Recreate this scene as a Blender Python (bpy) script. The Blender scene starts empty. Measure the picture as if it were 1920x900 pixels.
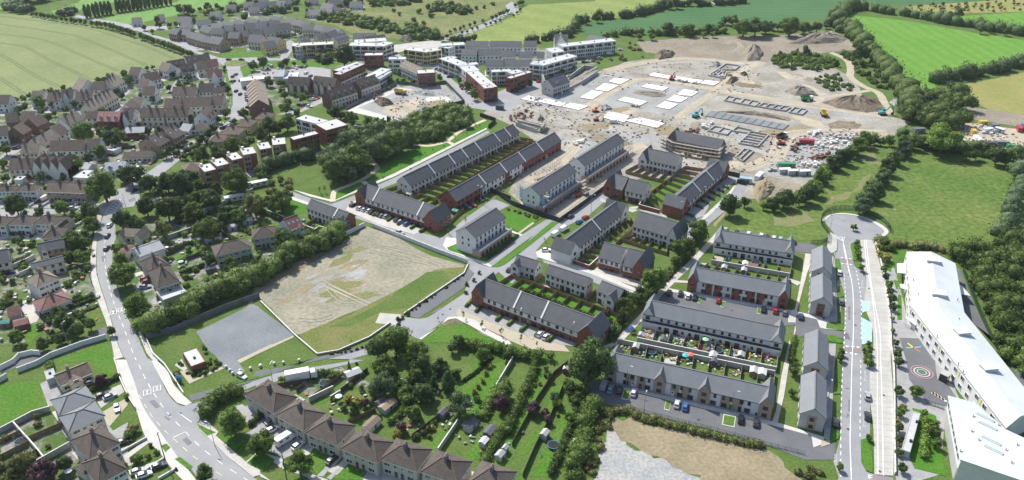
import bpy,bmesh,math,random
import numpy as np
from mathutils import Vector,Matrix
from mathutils.geometry import tessellate_polygon
random.seed(7)
rng=np.random.default_rng(11)
R=math.radians
SC=bpy.context.scene
COL=SC.collection
# ------------------------------------------------------------------ camera, sky, sun, exposure
CAM_H,PITCH,FPX=165.0,29.0,1472.0
cd=bpy.data.cameras.new('camera');cam=bpy.data.objects.new('camera',cd);COL.objects.link(cam)
cd.sensor_width=36.0;cd.lens=FPX/1920*36.0;cd.clip_start=1.0;cd.clip_end=9000
cam.location=(0,0,CAM_H);cam.rotation_euler=(R(90-PITCH),0,0)
SC.camera=cam
SUN_EL,SUN_AZ=49.0,125.0# direction towards the sun, measured from +x counter-clockwise
W=bpy.data.worlds.new('World');SC.world=W;W.use_nodes=True
_n=W.node_tree.nodes;_bg=_n['Background']
_sky=_n.new('ShaderNodeTexSky');_sky.sky_type='NISHITA';_sky.sun_disc=False
_sky.sun_elevation=R(SUN_EL);_sky.sun_rotation=R(90-SUN_AZ);_sky.air_density=1.0;_sky.dust_density=1.6
W.node_tree.links.new(_sky.outputs[0],_bg.inputs[0]);_bg.inputs[1].default_value=0.13
sl=bpy.data.lights.new('sun','SUN');sl.energy=4.5;sl.angle=R(0.6);sl.color=(1.0,0.955,0.88)
sun=bpy.data.objects.new('sun',sl);COL.objects.link(sun)
sun.location=(-200,300,400)
_d=Vector((math.cos(R(SUN_AZ))*math.cos(R(SUN_EL)),math.sin(R(SUN_AZ))*math.cos(R(SUN_EL)),math.sin(R(SUN_EL))))
sun.rotation_euler=_d.to_track_quat('Z','Y').to_euler()
SC.view_settings.view_transform='Standard';SC.view_settings.look='None'
SC.view_settings.exposure=0.36;SC.view_settings.gamma=1.0;SC.view_settings.use_curve_mapping=False

# ------------------------------------------------------------------ photo pixel -> place on the ground
_c,_s=math.cos(R(PITCH)),math.sin(R(PITCH))
def G(p,z=0.0):
 u=(p[0]-960)/FPX;v=(p[1]-450)/FPX
 dx,dy,dz=u,_c-v*_s,-_s-v*_c
 k=(z-CAM_H)/dz
 return Vector((dx*k,dy*k))
def pxm(p,z=0.0):# pixels per metre at that place
 g=G(p,z);depth=g.y*_c+(CAM_H-z)*_s
 return FPX/depth
ZO=dict(a=(1120,420,4),b=(1120,630,4),c=(860,500,6),d=(640,220,4.092),e=(0,120,7.5),f=(230,90,7.5),g=(0,220,7.5),
 h=(230,180,7.5),i=(0,330,7.5),j=(0,440,7.5),k=(220,400,7.5),l=(420,350,7.5),m=(0,550,7.5),n=(0,660,7.5),o=(0,780,7.5),
 p=(270,620,7.5),q=(400,130,7.5),r=(320,0,7.5),s=(840,60,7.5),t=(640,60,7.5),u=(820,370,6),v=(1010,360,6),
 w=(1120,260,5.625),x=(940,240,5),y=(1640,450,3.914),z=(1640,660,3.75),A=(1130,600,5.486),B=(480,190,7.5),
 C=(900,150,6.4286),D=(1160,80,6.4286),E=(1220,200,6.4286),F=(1420,180,5.625),G=(640,140,6.4286),H=(1680,180,6.429),
 I=(330,270,7.5),J=(420,720,5),K=(260,780,7.5),L=(170,480,6),M=(1520,370,6),N=(1500,680,7.5),P=(0,0,1))
def pts(s):
 o=ZO['P'];out=[]
 for t in s.split():
  if ',' in t:
   x,y=t.split(',');out.append((o[0]+float(x)/o[2],o[1]+float(y)/o[2]))
  elif t.isdigit():
   o=(480*int(t[1]),225*int(t[0]),4)
  else:o=ZO[t]
 return out
def gp(s,z=0.0):return[G(q,z)for q in pts(s)]

# ------------------------------------------------------------------ materials
MATS={}
def _lin(c):return tuple(c)+(1.0,)if len(c)==3 else c
def mat(name,c1,c2=None,rough=0.85,scale=0.3,detail=5,fine=None,bump=0.0,metal=0.0,spec=0.3,obj=False,bands=None,rand=0.0,lo=0.35,hi=0.65):
 """two-colour noise material; fine=(scale,amount) adds grain, bands=(axis,scale,amount) adds courses, rand varies per object"""
 if name in MATS:return MATS[name]
 m=bpy.data.materials.new(name);m.use_nodes=True;nt=m.node_tree;N=nt.nodes;Lk=nt.links.new
 b=N['Principled BSDF'];b.inputs['Roughness'].default_value=rough;b.inputs['Metallic'].default_value=metal
 b.inputs['Specular IOR Level'].default_value=spec
 c2=c2 or tuple(x*0.85 for x in c1)
 if obj:co=N.new('ShaderNodeTexCoord').outputs['Object']
 else:co=N.new('ShaderNodeNewGeometry').outputs['Position']
 nz=N.new('ShaderNodeTexNoise');nz.inputs['Scale'].default_value=scale;nz.inputs['Detail'].default_value=detail;nz.inputs['Roughness'].default_value=0.6
 Lk(co,nz.inputs['Vector'])
 mr=N.new('ShaderNodeMapRange');mr.inputs[1].default_value=lo;mr.inputs[2].default_value=hi;Lk(nz.outputs[0],mr.inputs[0])
 mx=N.new('ShaderNodeMix');mx.data_type='RGBA';mx.inputs[6].default_value=_lin(c1);mx.inputs[7].default_value=_lin(c2)
 Lk(mr.outputs[0],mx.inputs[0]);cur=mx.outputs[2]
 def mul(cur,fac_out):
  k=N.new('ShaderNodeMix');k.data_type='RGBA';k.blend_type='MULTIPLY';k.inputs[0].default_value=1.0
  Lk(cur,k.inputs[6]);Lk(fac_out,k.inputs[7]);return k.outputs[2]
 if fine:
  f=N.new('ShaderNodeTexNoise');f.inputs['Scale'].default_value=fine[0];f.inputs['Detail'].default_value=3;Lk(co,f.inputs['Vector'])
  r2=N.new('ShaderNodeMapRange');r2.inputs[1].default_value=0.3;r2.inputs[2].default_value=0.7
  r2.inputs[3].default_value=1-fine[1];r2.inputs[4].default_value=1+fine[1];Lk(f.outputs[0],r2.inputs[0]);cur=mul(cur,r2.outputs[0])
 if bands:
  w=N.new('ShaderNodeTexWave');w.wave_type='BANDS';w.bands_direction=bands[0];w.inputs['Scale'].default_value=bands[1]
  w.inputs['Distortion'].default_value=bands[3]if len(bands)>3 else 0.4;w.inputs['Detail'].default_value=1;Lk(co,w.inputs['Vector'])
  r3=N.new('ShaderNodeMapRange');r3.inputs[3].default_value=1-bands[2];r3.inputs[4].default_value=1+bands[2]*0.5;Lk(w.outputs[0],r3.inputs[0]);cur=mul(cur,r3.outputs[0])
 if rand:
  oi=N.new('ShaderNodeObjectInfo');r4=N.new('ShaderNodeMapRange');r4.inputs[3].default_value=1-rand;r4.inputs[4].default_value=1+rand
  Lk(oi.outputs['Random'],r4.inputs[0]);cur=mul(cur,r4.outputs[0])
 Lk(cur,b.inputs['Base Color'])
 if bump:
  bp=N.new('ShaderNodeBump');bp.inputs['Strength'].default_value=1.0;bp.inputs['Distance'].default_value=bump
  Lk((f if fine else nz).outputs[0],bp.inputs['Height']);Lk(bp.outputs[0],b.inputs['Normal'])
 MATS[name]=m;return m
def leafmat(name,c1,c2,rand=0.25):
 if name in MATS:return MATS[name]
 m=mat(name,c1,c2,rough=0.6,scale=0.9,detail=3,fine=(1.3,0.55),rand=rand,spec=0.25,obj=False)
 nt=m.node_tree;N=nt.nodes;b=N['Principled BSDF'];out=N['Material Output']
 t=N.new('ShaderNodeBsdfTranslucent');mix=N.new('ShaderNodeMixShader');mix.inputs[0].default_value=0.34
 src=b.inputs['Base Color'].links[0].from_socket;nt.links.new(src,t.inputs[0])
 nt.links.new(b.outputs[0],mix.inputs[1]);nt.links.new(t.outputs[0],mix.inputs[2]);nt.links.new(mix.outputs[0],out.inputs[0])
 return m
def glassmat():
 m=mat('window_glass',(0.02,0.025,0.03),(0.05,0.06,0.07),rough=0.08,scale=0.25,spec=0.8,rand=0.6);return m
def flatc(name,c,rough=0.6,spec=0.3,metal=0.0):return mat(name,c,tuple(x*0.92 for x in c),rough=rough,scale=1.5,spec=spec,metal=metal)

# ------------------------------------------------------------------ mesh and object helpers
class MB:
 def __init__(s):s.v=[];s.f=[];s.m=[]
 def face(s,vs,mi=0):
  i=len(s.v);s.v+=[tuple(v)for v in vs];s.f.append(tuple(range(i,i+len(vs))));s.m.append(mi)
 def box(s,c,d,mi=0,rz=0.0,tilt=None):
  hx,hy,hz=d[0]/2,d[1]/2,d[2]/2
  P=[Vector((x,y,z))for z in(-hz,hz)for y in(-hy,hy)for x in(-hx,hx)]
  if tilt:P=[tilt@p for p in P]
  if rz:M=Matrix.Rotation(rz,3,'Z');P=[M@p for p in P]
  P=[p+Vector(c)for p in P];i=len(s.v);s.v+=[tuple(p)for p in P]
  for q in((0,2,3,1),(4,5,7,6),(0,1,5,4),(2,6,7,3),(0,4,6,2),(1,3,7,5)):s.f.append(tuple(i+k for k in q));s.m.append(mi)
  return s
 def bar(s,a,b,w,h=None,mi=0):
  a,b=Vector(a),Vector(b);d=b-a;L=d.length
  if L<1e-6:return s
  q=d.to_track_quat('X','Z').to_matrix()
  return s.box((a+b)/2,(L,w,h or w),mi,tilt=q)
 def prism(s,poly,z0,z1,mi=0,mtop=None,bottom=False):
  n=len(poly);i=len(s.v)
  s.v+=[(p[0],p[1],z0)for p in poly]+[(p[0],p[1],z1)for p in poly]
  for k in range(n):
   j=(k+1)%n;s.f.append((i+k,i+j,i+n+j,i+n+k));s.m.append(mi)
  s.f.append(tuple(i+n+k for k in range(n)));s.m.append(mi if mtop is None else mtop)
  if bottom:s.f.append(tuple(i+k for k in reversed(range(n))));s.m.append(mi)
  return s
 def extx(s,prof,x0,x1,mi=0,caps=True,mcap=None):# profile (y,z) extruded along x
  n=len(prof);i=len(s.v)
  s.v+=[(x0,p[0],p[1])for p in prof]+[(x1,p[0],p[1])for p in prof]
  for k in range(n):
   j=(k+1)%n;s.f.append((i+k,i+n+k,i+n+j,i+j));s.m.append(mi)
  if caps:
   mc=mi if mcap is None else mcap
   s.f.append(tuple(i+k for k in range(n)));s.m.append(mc);s.f.append(tuple(i+n+k for k in reversed(range(n))));s.m.append(mc)
  return s
 def exty(s,prof,y0,y1,mi=0):
  n=len(prof);i=len(s.v)
  s.v+=[(p[0],y0,p[1])for p in prof]+[(p[0],y1,p[1])for p in prof]
  for k in range(n):
   j=(k+1)%n;s.f.append((i+k,i+j,i+n+j,i+n+k));s.m.append(mi)
  s.f.append(tuple(i+k for k in reversed(range(n))));s.m.append(mi);s.f.append(tuple(i+n+k for k in range(n)));s.m.append(mi)
  return s
 def cyl(s,c,r,h,n=10,mi=0,axis='z',r2=None):
  r2=r if r2 is None else r2;i=len(s.v);c=Vector(c)
  for k,rr in((0,r),(1,r2)):
   for a in range(n):
    t=2*math.pi*a/n;x,y,z=rr*math.cos(t),rr*math.sin(t),k*h
    s.v.append(tuple(c+(Vector((x,y,z))if axis=='z' else Vector((x,z-h/2,y)))))
  for a in range(n):
   b=(a+1)%n;s.f.append((i+a,i+b,i+n+b,i+n+a));s.m.append(mi)
  s.f.append(tuple(i+n+a for a in range(n)));s.m.append(mi);s.f.append(tuple(i+a for a in reversed(range(n))));s.m.append(mi)
  return s
 def mesh(s,name,mats):
  me=bpy.data.meshes.new(name);me.from_pydata(s.v,[],s.f)
  if not isinstance(mats,(list,tuple)):mats=[mats]
  for m in mats:me.materials.append(m)
  if len(mats)>1:me.polygons.foreach_set('material_index',s.m)
  bm=bmesh.new();bm.from_mesh(me);bmesh.ops.recalc_face_normals(bm,faces=bm.faces)if len(s.f)<400 else None
  bm.to_mesh(me);bm.free();me.update();return me
def ob(name,data,parent=None,loc=(0,0,0),rz=0.0,scale=None):
 o=bpy.data.objects.new(name,data);COL.objects.link(o)
 if parent:o.parent=parent
 o.location=loc
 if rz:o.rotation_euler=(0,0,rz)
 if scale:o.scale=scale
 return o
USED={}
def tag(o,label,cat,group=None,kind=None):
 if label:o['label']=label
 if cat:o['category']=cat
 if group:o['group']=group
 if kind:o['kind']=kind
 return o
def root(name,label,cat,loc,rz=0.0,group=None):
 o=ob(name,None,None,(loc[0],loc[1],loc[2]if len(loc)>2 else 0),rz);o.empty_display_size=0.5
 return tag(o,label,cat,group)
def clone(src,label=None,loc=None,rz=None,scale=None,group=None):
 o=src.copy();COL.objects.link(o)
 if label:o['label']=label
 if group:o['group']=group
 if loc is not None:o.location=loc
 if rz is not None:o.rotation_euler=(0,0,rz)
 if scale is not None:o.scale=scale
 for ch in src.children:
  c=ch.copy();COL.objects.link(c);c.parent=o
  for g in ch.children:
   d=g.copy();COL.objects.link(d);d.parent=c
 return o
ORD=['first','second','third','fourth','fifth','sixth','seventh','eighth','ninth','tenth','eleventh','twelfth','thirteenth',
       'fourteenth','fifteenth','sixteenth','seventeenth','eighteenth','nineteenth','twentieth']
def nth(i):
 if i<20:return ORD[i]
 t=['','','twenty','thirty','forty','fifty','sixty'][(i+1)//10]
 return t+'-'+ORD[(i+1)%10-1]if(i+1)%10 else{2:'twentieth',3:'thirtieth',4:'fortieth',5:'fiftieth',6:'sixtieth'}[(i+1)//10]
# ------------------------------------------------------------------ ground
def grass(name,c1,c2,sc=0.08,fine=(1.2,0.22),**k):return mat(name,c1,c2,rough=0.95,scale=sc,detail=8,fine=fine,bump=0.15,spec=0.1,**k)
M_GR=grass('garden_grass',(0.075,0.14,0.026),(0.12,0.165,0.05),0.09)
M_LAWN=grass('lawn_grass',(0.068,0.18,0.02),(0.10,0.18,0.035),0.15)
M_FRESH=grass('new_lawn_grass',(0.06,0.185,0.016),(0.085,0.19,0.028),0.15,fine=(2.5,0.25))
M_DRYL=grass('dry_lawn_grass',(0.13,0.165,0.045),(0.19,0.19,0.075),0.12)
M_ROUGH=grass('rough_grass',(0.12,0.165,0.055),(0.22,0.215,0.095),0.04,fine=(0.5,0.35))
M_MEAD=grass('meadow_grass',(0.08,0.15,0.03),(0.145,0.188,0.052),0.03,fine=(0.45,0.3))
M_WHEAT=mat('wheat',(0.235,0.265,0.125),(0.185,0.225,0.10),rough=0.95,scale=0.02,detail=9,fine=(0.35,0.10),spec=0.05)
M_TRAM=mat('crushed_crop',(0.085,0.12,0.05),(0.12,0.15,0.06),rough=0.95,scale=0.2)
M_BRIGHT=grass('silage_grass',(0.115,0.265,0.038),(0.14,0.275,0.05),0.03,fine=(0.25,0.10),bands=('X',.03,.07,1.5))
M_BRIGHT2=grass('far_silage_grass',(0.14,0.28,0.075),(0.17,0.29,0.09),0.03,fine=(0.2,0.08),bands=('X',.02,.06,1.5))
M_PALE=grass('hay_meadow',(0.19,0.255,0.07),(0.235,0.275,0.09),0.015,fine=(0.2,0.1),bands=('DIAGONAL',.015,.07,2))
M_CROP=mat('green_crop',(0.06,0.145,0.058),(0.08,0.165,0.068),rough=0.95,scale=0.02,detail=6,fine=(0.4,0.12),spec=0.1,bands=('Y',.03,.1,1.0))
M_STUB=mat('stubble',(0.30,0.27,0.11),(0.225,0.245,0.08),rough=0.95,scale=0.03,detail=8,fine=(0.4,0.12),spec=0.05)
M_DIRT=mat('pale_site_soil',(0.395,0.378,0.33),(0.25,0.235,0.20),rough=0.95,scale=0.05,detail=10,fine=(0.6,0.18),bump=0.12,spec=0.05)
M_DIRTG=mat('grey_site_stone',(0.37,0.375,0.365),(0.26,0.262,0.25),rough=0.95,scale=0.06,detail=10,fine=(0.8,0.15),bump=0.1,spec=0.05)
M_SAND=mat('track_sand',(0.47,0.42,0.32),(0.38,0.335,0.255),rough=0.95,scale=0.15,detail=8,fine=(1.0,0.12),spec=0.05)
M_BROWN=mat('brown_topsoil',(0.225,0.195,0.15),(0.30,0.268,0.215),rough=0.95,scale=0.04,detail=10,fine=(0.5,0.2),bump=0.15,spec=0.05)
M_DARKS=mat('dark_spoil',(0.16,0.125,0.09),(0.26,0.22,0.16),rough=0.95,scale=0.12,detail=9,fine=(0.8,0.25),bump=0.3,spec=0.05)
M_STRAW=mat('dry_topsoil',(0.31,0.26,0.17),(0.235,0.205,0.13),rough=0.95,scale=0.08,detail=10,fine=(0.9,0.18),bump=0.12,spec=0.05)
M_GRAV=mat('blue_grey_gravel',(0.175,0.195,0.21),(0.235,0.25,0.26),rough=0.9,scale=0.07,detail=9,fine=(1.5,0.14),bump=0.05,spec=0.1)
M_GRAVL=mat('pale_broken_stone',(0.30,0.32,0.33),(0.40,0.385,0.355),rough=0.9,scale=0.12,detail=10,fine=(1.2,0.22),bump=0.12,spec=0.1)
M_WASTE=mat('waste_ground',(0.335,0.305,0.235),(0.235,0.235,0.175),rough=0.95,scale=0.06,detail=12,fine=(0.7,0.2),bump=0.1,spec=0.05)
M_ASPH=mat('grey_asphalt',(0.27,0.278,0.286),(0.325,0.33,0.334),rough=0.85,scale=0.1,detail=9,fine=(3.0,0.08),spec=0.25)
M_ASPD=mat('dark_asphalt',(0.125,0.13,0.14),(0.155,0.16,0.168),rough=0.85,scale=0.15,detail=9,fine=(3.0,0.1),spec=0.25)
M_ASPN=mat('new_estate_asphalt',(0.255,0.265,0.275),(0.305,0.312,0.32),rough=0.85,scale=0.12,detail=9,fine=(3.0,0.08),spec=0.25)
M_CONC=mat('pale_concrete',(0.48,0.47,0.435),(0.40,0.395,0.365),rough=0.85,scale=0.2,detail=9,fine=(2.0,0.07),spec=0.2)
M_CONCW=mat('bright_concrete',(0.58,0.57,0.53),(0.49,0.48,0.445),rough=0.85,scale=0.2,detail=8,fine=(2.0,0.06),spec=0.2)
M_FOOT=mat('footpath_concrete',(0.44,0.42,0.385),(0.52,0.50,0.465),rough=0.85,scale=0.25,detail=8,fine=(2.0,0.07),spec=0.2)
M_BEIGE=mat('beige_paving',(0.44,0.395,0.30),(0.40,0.36,0.275),rough=0.85,scale=0.3,detail=7,fine=(2.0,0.06),spec=0.2)
M_PAVE=mat('grey_paving',(0.36,0.36,0.36),(0.29,0.29,0.29),rough=0.85,scale=0.3,detail=8,fine=(2.0,0.12),spec=0.2)
M_SLAB=mat('white_slab_membrane',(0.80,0.79,0.78),(0.74,0.73,0.71),rough=0.7,scale=0.3,fine=(1.0,0.04))
M_PAINT=mat('road_paint',(0.78,0.78,0.75),(0.60,0.60,0.58),rough=0.7,scale=1.0)
M_YPAINT=mat('yellow_road_paint',(0.75,0.68,0.40),(0.62,0.56,0.33),rough=0.7,scale=1.0)
M_BLUE=mat('pale_blue_paint',(0.33,0.55,0.66),(0.42,0.60,0.68),rough=0.8,scale=0.4,fine=(2,0.08))
M_PURP=mat('maroon_ramp',(0.235,0.205,0.21),(0.27,0.235,0.24),rough=0.85,scale=0.5)
M_TRACKP=mat('gravel_path',(0.50,0.445,0.31),(0.56,0.50,0.37),rough=0.95,scale=0.4,fine=(2,0.1))

def struct(o):o['kind']='structure';return o
def poly_mesh(name,P,z,m,skirt=0.0):
 P=[Vector((p[0],p[1],0))for p in P]
 tri=tessellate_polygon([P]);v=[(p.x,p.y,z)for p in P];f=[tuple(t)for t in tri];n=len(P)
 f=[t if(Vector(v[t[1]])-Vector(v[t[0]])).cross(Vector(v[t[2]])-Vector(v[t[0]])).z>0 else t[::-1]for t in f]
 if skirt:
  v+=[(p.x,p.y,z-skirt)for p in P]
  area=sum(P[i].x*P[(i+1)%n].y-P[(i+1)%n].x*P[i].y for i in range(n))
  for i in range(n):
   j=(i+1)%n;q=(i,n+i,n+j,j);f.append(q if area>0 else q[::-1])
 me=bpy.data.meshes.new(name);me.from_pydata(v,[],f);me.materials.append(m);me.update();return me
def jitter(P,amp,step):
 out=[]
 for i,a in enumerate(P):
  b=P[(i+1)%len(P)];k=max(1,int((b-a).length/step))
  for t in range(k):q=a.lerp(b,t/k);out.append(q+Vector((random.uniform(-amp,amp),random.uniform(-amp,amp))))
 return out
_lay={}
def patch(name,s,m,layer=1,jit=0.0,step=4.0,up=0.0):
 P=gp(s)if isinstance(s,str)else s
 if jit:P=jitter(P,jit,step)
 _lay[layer]=_lay.get(layer,0)+1
 z=0.02*layer+0.0004*(_lay[layer]%40)+up
 return struct(ob(name,poly_mesh(name,P,z,m,0.015+up),None))
def smooth(P,n=4):
 out=[]
 for i in range(len(P)-1):
  p0=P[max(i-1,0)];p1=P[i];p2=P[i+1];p3=P[min(i+2,len(P)-1)]
  for k in range(n):
   t=k/n;out.append(0.5*((2*p1)+(p2-p0)*t+(2*p0-5*p1+4*p2-p3)*t*t+(3*p1-p0-3*p2+p3)*t**3))
 return out+[P[-1]]
def offset(P,d):
 out=[]
 for i,p in enumerate(P):
  t=(P[min(i+1,len(P)-1)]-P[max(i-1,0)]).normalized();out.append(p+Vector((-t.y,t.x))*d)
 return out
def ribbon(name,s,w,m,layer,n=4,up=0.0):
 P=gp(s)if isinstance(s,str)else s
 if n>1:P=smooth(P,n)
 return patch(name,offset(P,w/2)+offset(P,-w/2)[::-1],m,layer,up=up)
def dashes(name,s,dash,gap,w,m,layer=7,n=4):
 P=gp(s)if isinstance(s,str)else s
 if n>1:P=smooth(P,n)
 mb=MB();acc=0.0;on=True;z=0.02*layer;cur=[P[0]];i=0;lim=dash
 pos=P[0]
 def emit(c):
  if len(c)<2:return
  a,b=offset(c,w/2),offset(c,-w/2)
  for q in range(len(c)-1):mb.face([(*b[q],z),(*b[q+1],z),(*a[q+1],z),(*a[q],z)])
 for nx in P[1:]:
  seg=(nx-pos).length
  while acc+seg>=lim:
   t=(lim-acc)/seg;pos=pos.lerp(nx,t);seg=(nx-pos).length;cur.append(pos)
   if on:emit(cur)
   on=not on if gap else True;acc=0.0;lim=dash if on else gap;cur=[pos]
  acc+=seg;pos=nx;cur.append(pos)
 if on:emit(cur)
 me=mb.mesh(name,m);return struct(ob(name,me))
def line(name,s,w,m=None,layer=7,n=4):return dashes(name,s,1e9,0,w,m or M_PAINT,layer,n)

g0=poly_mesh('ground',[(-3500,-300),(3500,-300),(3500,5500),(-3500,5500)],0.0,M_GR);struct(ob('ground',g0))
# --- fields
patch('wheat_field','00 -400,70 180,112 600,180 900,255 1180,330 1460,425 1400,445 1180,500 900,560 700,620 450,670 200,720 -40,770 -600,900',M_WHEAT,1,0.4,12)
for s in('-10,120 400,170 700,220 880,280 1100,350 1300,440','-10,180 250,215 550,265 650,300 850,380 1100,490','-10,255 250,285 420,330 600,410 890,535',
          '-10,320 180,350 280,400 430,480 690,600','-10,405 80,450 200,530 330,600 440,650','-10,580 80,640 190,712'):
 P=smooth(gp('00 '+s),5)
 for d in(-1.0,1.0):ribbon('tramline',offset(P,d),0.75,M_TRAM,2,n=1)
patch('silage_field','00 380,85 480,55 590,20 700,-80 1300,-80 1000,-10 860,15 720,40 620,60 560,95 430,110',M_BRIGHT2,1,0.5,15)
patch('silage_field','00 770,140 1330,15 1500,-80 01 800,-80 560,-20 100,10 00 1850,20 1700,50 1500,70 1350,110 1150,150 1000,180 900,185',M_BRIGHT2,1,0.5,15)
patch('silage_field','00 -300,-80 0,-80 30,20 20,70 -300,60',M_BRIGHT2,1)
patch('scrub_ground','01 600,-80 2100,-80 1900,50 1600,220 1390,300 1060,295 720,245 600,190 380,150 640,70',M_ROUGH,1,1.0,10)
patch('hay_field','01 1500,285 1640,305 1920,325 02 100,330 330,285 430,255 480,190 510,150 640,125 780,135 1060,90 1160,40 1260,20 1600,-80 660,-80 620,10 130,35 20,95 0,130',M_PALE,1,0.6,12)
patch('crop_field','02 480,230 560,175 800,150 1000,125 1150,85 1300,60 1700,45 1960,-80 03 2200,-80 1920,0 1350,30 640,40 580,80 500,130 440,150 200,150 0,165 02 1920,160 1700,160 1500,195 1100,245 900,240 700,275 560,260',M_CROP,1,0.6,12)
patch('silage_field','03 560,185 600,140 660,118 960,145 1200,185 1600,255 1920,300 2300,350 2300,430 1920,455 1750,500 1550,540 1330,570 1250,620 1290,770 1150,770 1120,680 1050,590 950,490 850,390 740,300 690,240 600,220',M_BRIGHT,1,0.5,10)
patch('silage_field','03 1380,130 1500,118 1920,90 2300,70 2300,290 1920,245 1750,215 1640,180',M_BRIGHT,1,0.5,10)
patch('scrub_ground','03 1000,50 1450,20 2300,-40 2300,80 1920,88 1480,100 1150,90',M_STUB,1,0.5,8)
patch('stubble_field','03 1490,630 1700,590 1900,545 2300,480 2300,900 1920,870 1680,830 1520,760 1490,700',M_STUB,1,0.5,8)
patch('ploughed_strip','03 1490,800 1680,825 1920,865 2300,905 13 2300,100 1920,60 1640,10 1470,-10',M_BROWN,2,0.5,6)
patch('meadow','13 1000,300 1130,220 1920,330 2200,340 2200,700 23 2200,400 1500,220 1360,130 1230,80 1030,80 900,70 800,0 13 890,860 800,700 830,600 900,480 960,400',M_MEAD,1,0.5,8)
patch('meadow','12 1600,850 1700,700 1800,640 1920,660 13 100,680 270,655 350,580 480,460 700,220 830,180 970,195 900,300 830,430 660,580 640,660 480,680 400,750 440,870 23 330,0 0,-10 12 1700,860',M_MEAD,1,0.6,6)
patch('bare_earth','13 690,260 800,250 850,330 760,330 700,300',mat('thin_grass',(0.22,0.20,0.10),(0.15,0.19,0.06),rough=0.95,scale=0.15,detail=9,fine=(1,.2)),2,1.2,3)
patch('bare_earth','13 500,560 640,540 720,430 770,400 700,520 600,590 420,640',MATS['thin_grass'],2,1.2,3)
patch('bare_earth','13 60,720 260,690 340,760 200,800 40,790',MATS['thin_grass'],2,1.2,3)
# --- big building site
patch('building_site','P 905,212 950,185 1010,170 1060,150 1130,132 1180,115 1250,108 1300,100 1440,104 1500,125 1560,125 1605,150 1622,190 1660,215 1705,228 1685,250 1640,272 1570,300 1530,345 1500,352 1455,345 1425,372 1390,372 1370,330 1300,332 1200,335 1150,352 1115,392 1060,420 988,388 955,362 975,325 1045,280 1000,262 960,235 930,222',M_DIRT,2,0.8,6)
patch('topsoil_field','02 930,318 1100,300 1500,275 1700,270 1860,262 1920,268 03 150,260 470,232 560,268 630,320 650,375 470,390 380,405 200,395 60,420 0,470 02 1880,460 1700,470 1500,445 1210,435 1100,405 1000,395',M_BROWN,3,0.8,6)
for s,m in(('02 0,700 240,720 330,660 560,590 870,560 940,590 760,690 560,800 500,840 200,800',M_DIRTG),('02 560,800 740,700 960,610 1160,620 1480,690 1290,880 1100,860 860,800 640,830',M_DIRTG),
             ('02 1400,690 1900,740 03 300,790 900,870 880,900 03 300,850 0,760 02 1560,720',M_DIRTG),('13 60,260 160,180 300,130 560,130 640,190 520,280 430,380 320,440 60,420 -60,390',M_DIRTG),
             ('12 1560,60 1900,140 13 170,90 130,150 12 1800,190 1500,60',M_DIRTG),('12 300,100 640,170 560,260 420,340 200,420 120,450 330,280',M_DIRTG),('12 640,60 900,100 1100,120 1000,190 800,160',M_DIRTG)):
 patch('hardcore',s,m,4,0.9,4)
for s,w in(('02 700,530 1000,470 1250,440 1500,450 1700,475 1860,470',7),('02 1870,465 1700,560 1560,670',9),('02 1240,890 1400,770 1530,690',6),('02 1530,680 1900,740 03 300,790 900,870',9),
             ('02 530,840 700,710 900,610 1060,600 1530,675',7),('03 470,395 590,450 620,520 620,580 720,650 830,700 880,790 920,860',5),('03 360,780 380,740 560,710 760,680',4),('03 240,630 330,660 410,720 370,770',4),
             ('12 1440,420 1640,330 1760,360 13 0,300 60,270 150,120 340,90 700,90 900,100',9),('12 300,700 500,560 640,420 860,230 1000,190',8),('12 130,470 340,330 470,200 520,140',8)):
 ribbon('haul_road',''+s,w,M_SAND,5)
# --- small building site
patch('building_site','G 60,440 170,375 430,245 680,125 720,148 960,118 1255,128 1330,200 1445,310 1440,380 1250,395 1080,440 900,500 720,580 690,570 400,465',M_DIRTG,2,0.3,6)
patch('sand_ground','G 560,340 780,330 900,280 990,310 900,400 920,470 720,520 500,450',M_SAND,3,1.0,5)
patch('concrete_path','G 75,430 430,262 700,160 860,180 840,192 700,178 540,262 200,400 480,480 690,540 600,575 430,520 80,440',M_CONCW,4)
patch('concrete_pad','G 990,280 1270,258 1350,330 1320,365 1230,300 1040,325',M_CONCW,4)
patch('excavated_earth','G 935,350 1220,305 1310,370 1060,440 930,430',M_STRAW,4,0.6,4)
# --- empty plots in the middle and at the bottom
patch('waste_plot','20 1900,440 21 60,370 400,180 680,0 720,-20 830,-100 11 1050,880 21 1300,110 1560,190 1560,250 1330,230 1150,330 900,470 500,630 360,710 280,700 0,420',M_WASTE,1,0.6,6)
patch('mown_slope','21 20,430 120,520 300,720 700,560 960,430 1150,330 1330,225 1570,200 1560,245 1200,500 1010,625 850,740 460,860',M_DRYL,2,0.5,6)
patch('green_slope','21 560,650 800,540 1000,430 1290,240 1400,240 1450,290 1180,500 920,540 700,660',M_GR,3,0.8,5)
patch('dry_grass_strip','20 1860,540 21 40,380 400,180 680,-10 640,20 350,150 0,330',M_STRAW,2,1.0,5)
patch('gravel_plot','20 1475,690 1900,480 1925,495 21 0,490 285,712 0,840 20 1780,895 30 1650,0 1640,20 1740,110 1660,0 20 1560,830',M_GRAV,3,0.1,5)
patch('gravel_plot','p 1310,420 1420,570 1340,620 1100,480 880,190 740,0 1200,0',M_GRAV,3)
patch('kerb_strip','p 1310,420 1800,190 1800,235 1335,445',M_BEIGE,4)
patch('kerb_strip','20 1780,900 21 280,716 285,730 0,862 20 1800,925',M_BEIGE,4)
patch('gravel_plot','32 620,900 560,960 1500,960 1390,870 1200,790 1050,720 880,640 780,560 730,500 700,560 680,700',M_GRAVL,3,1.3,2.2)
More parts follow.
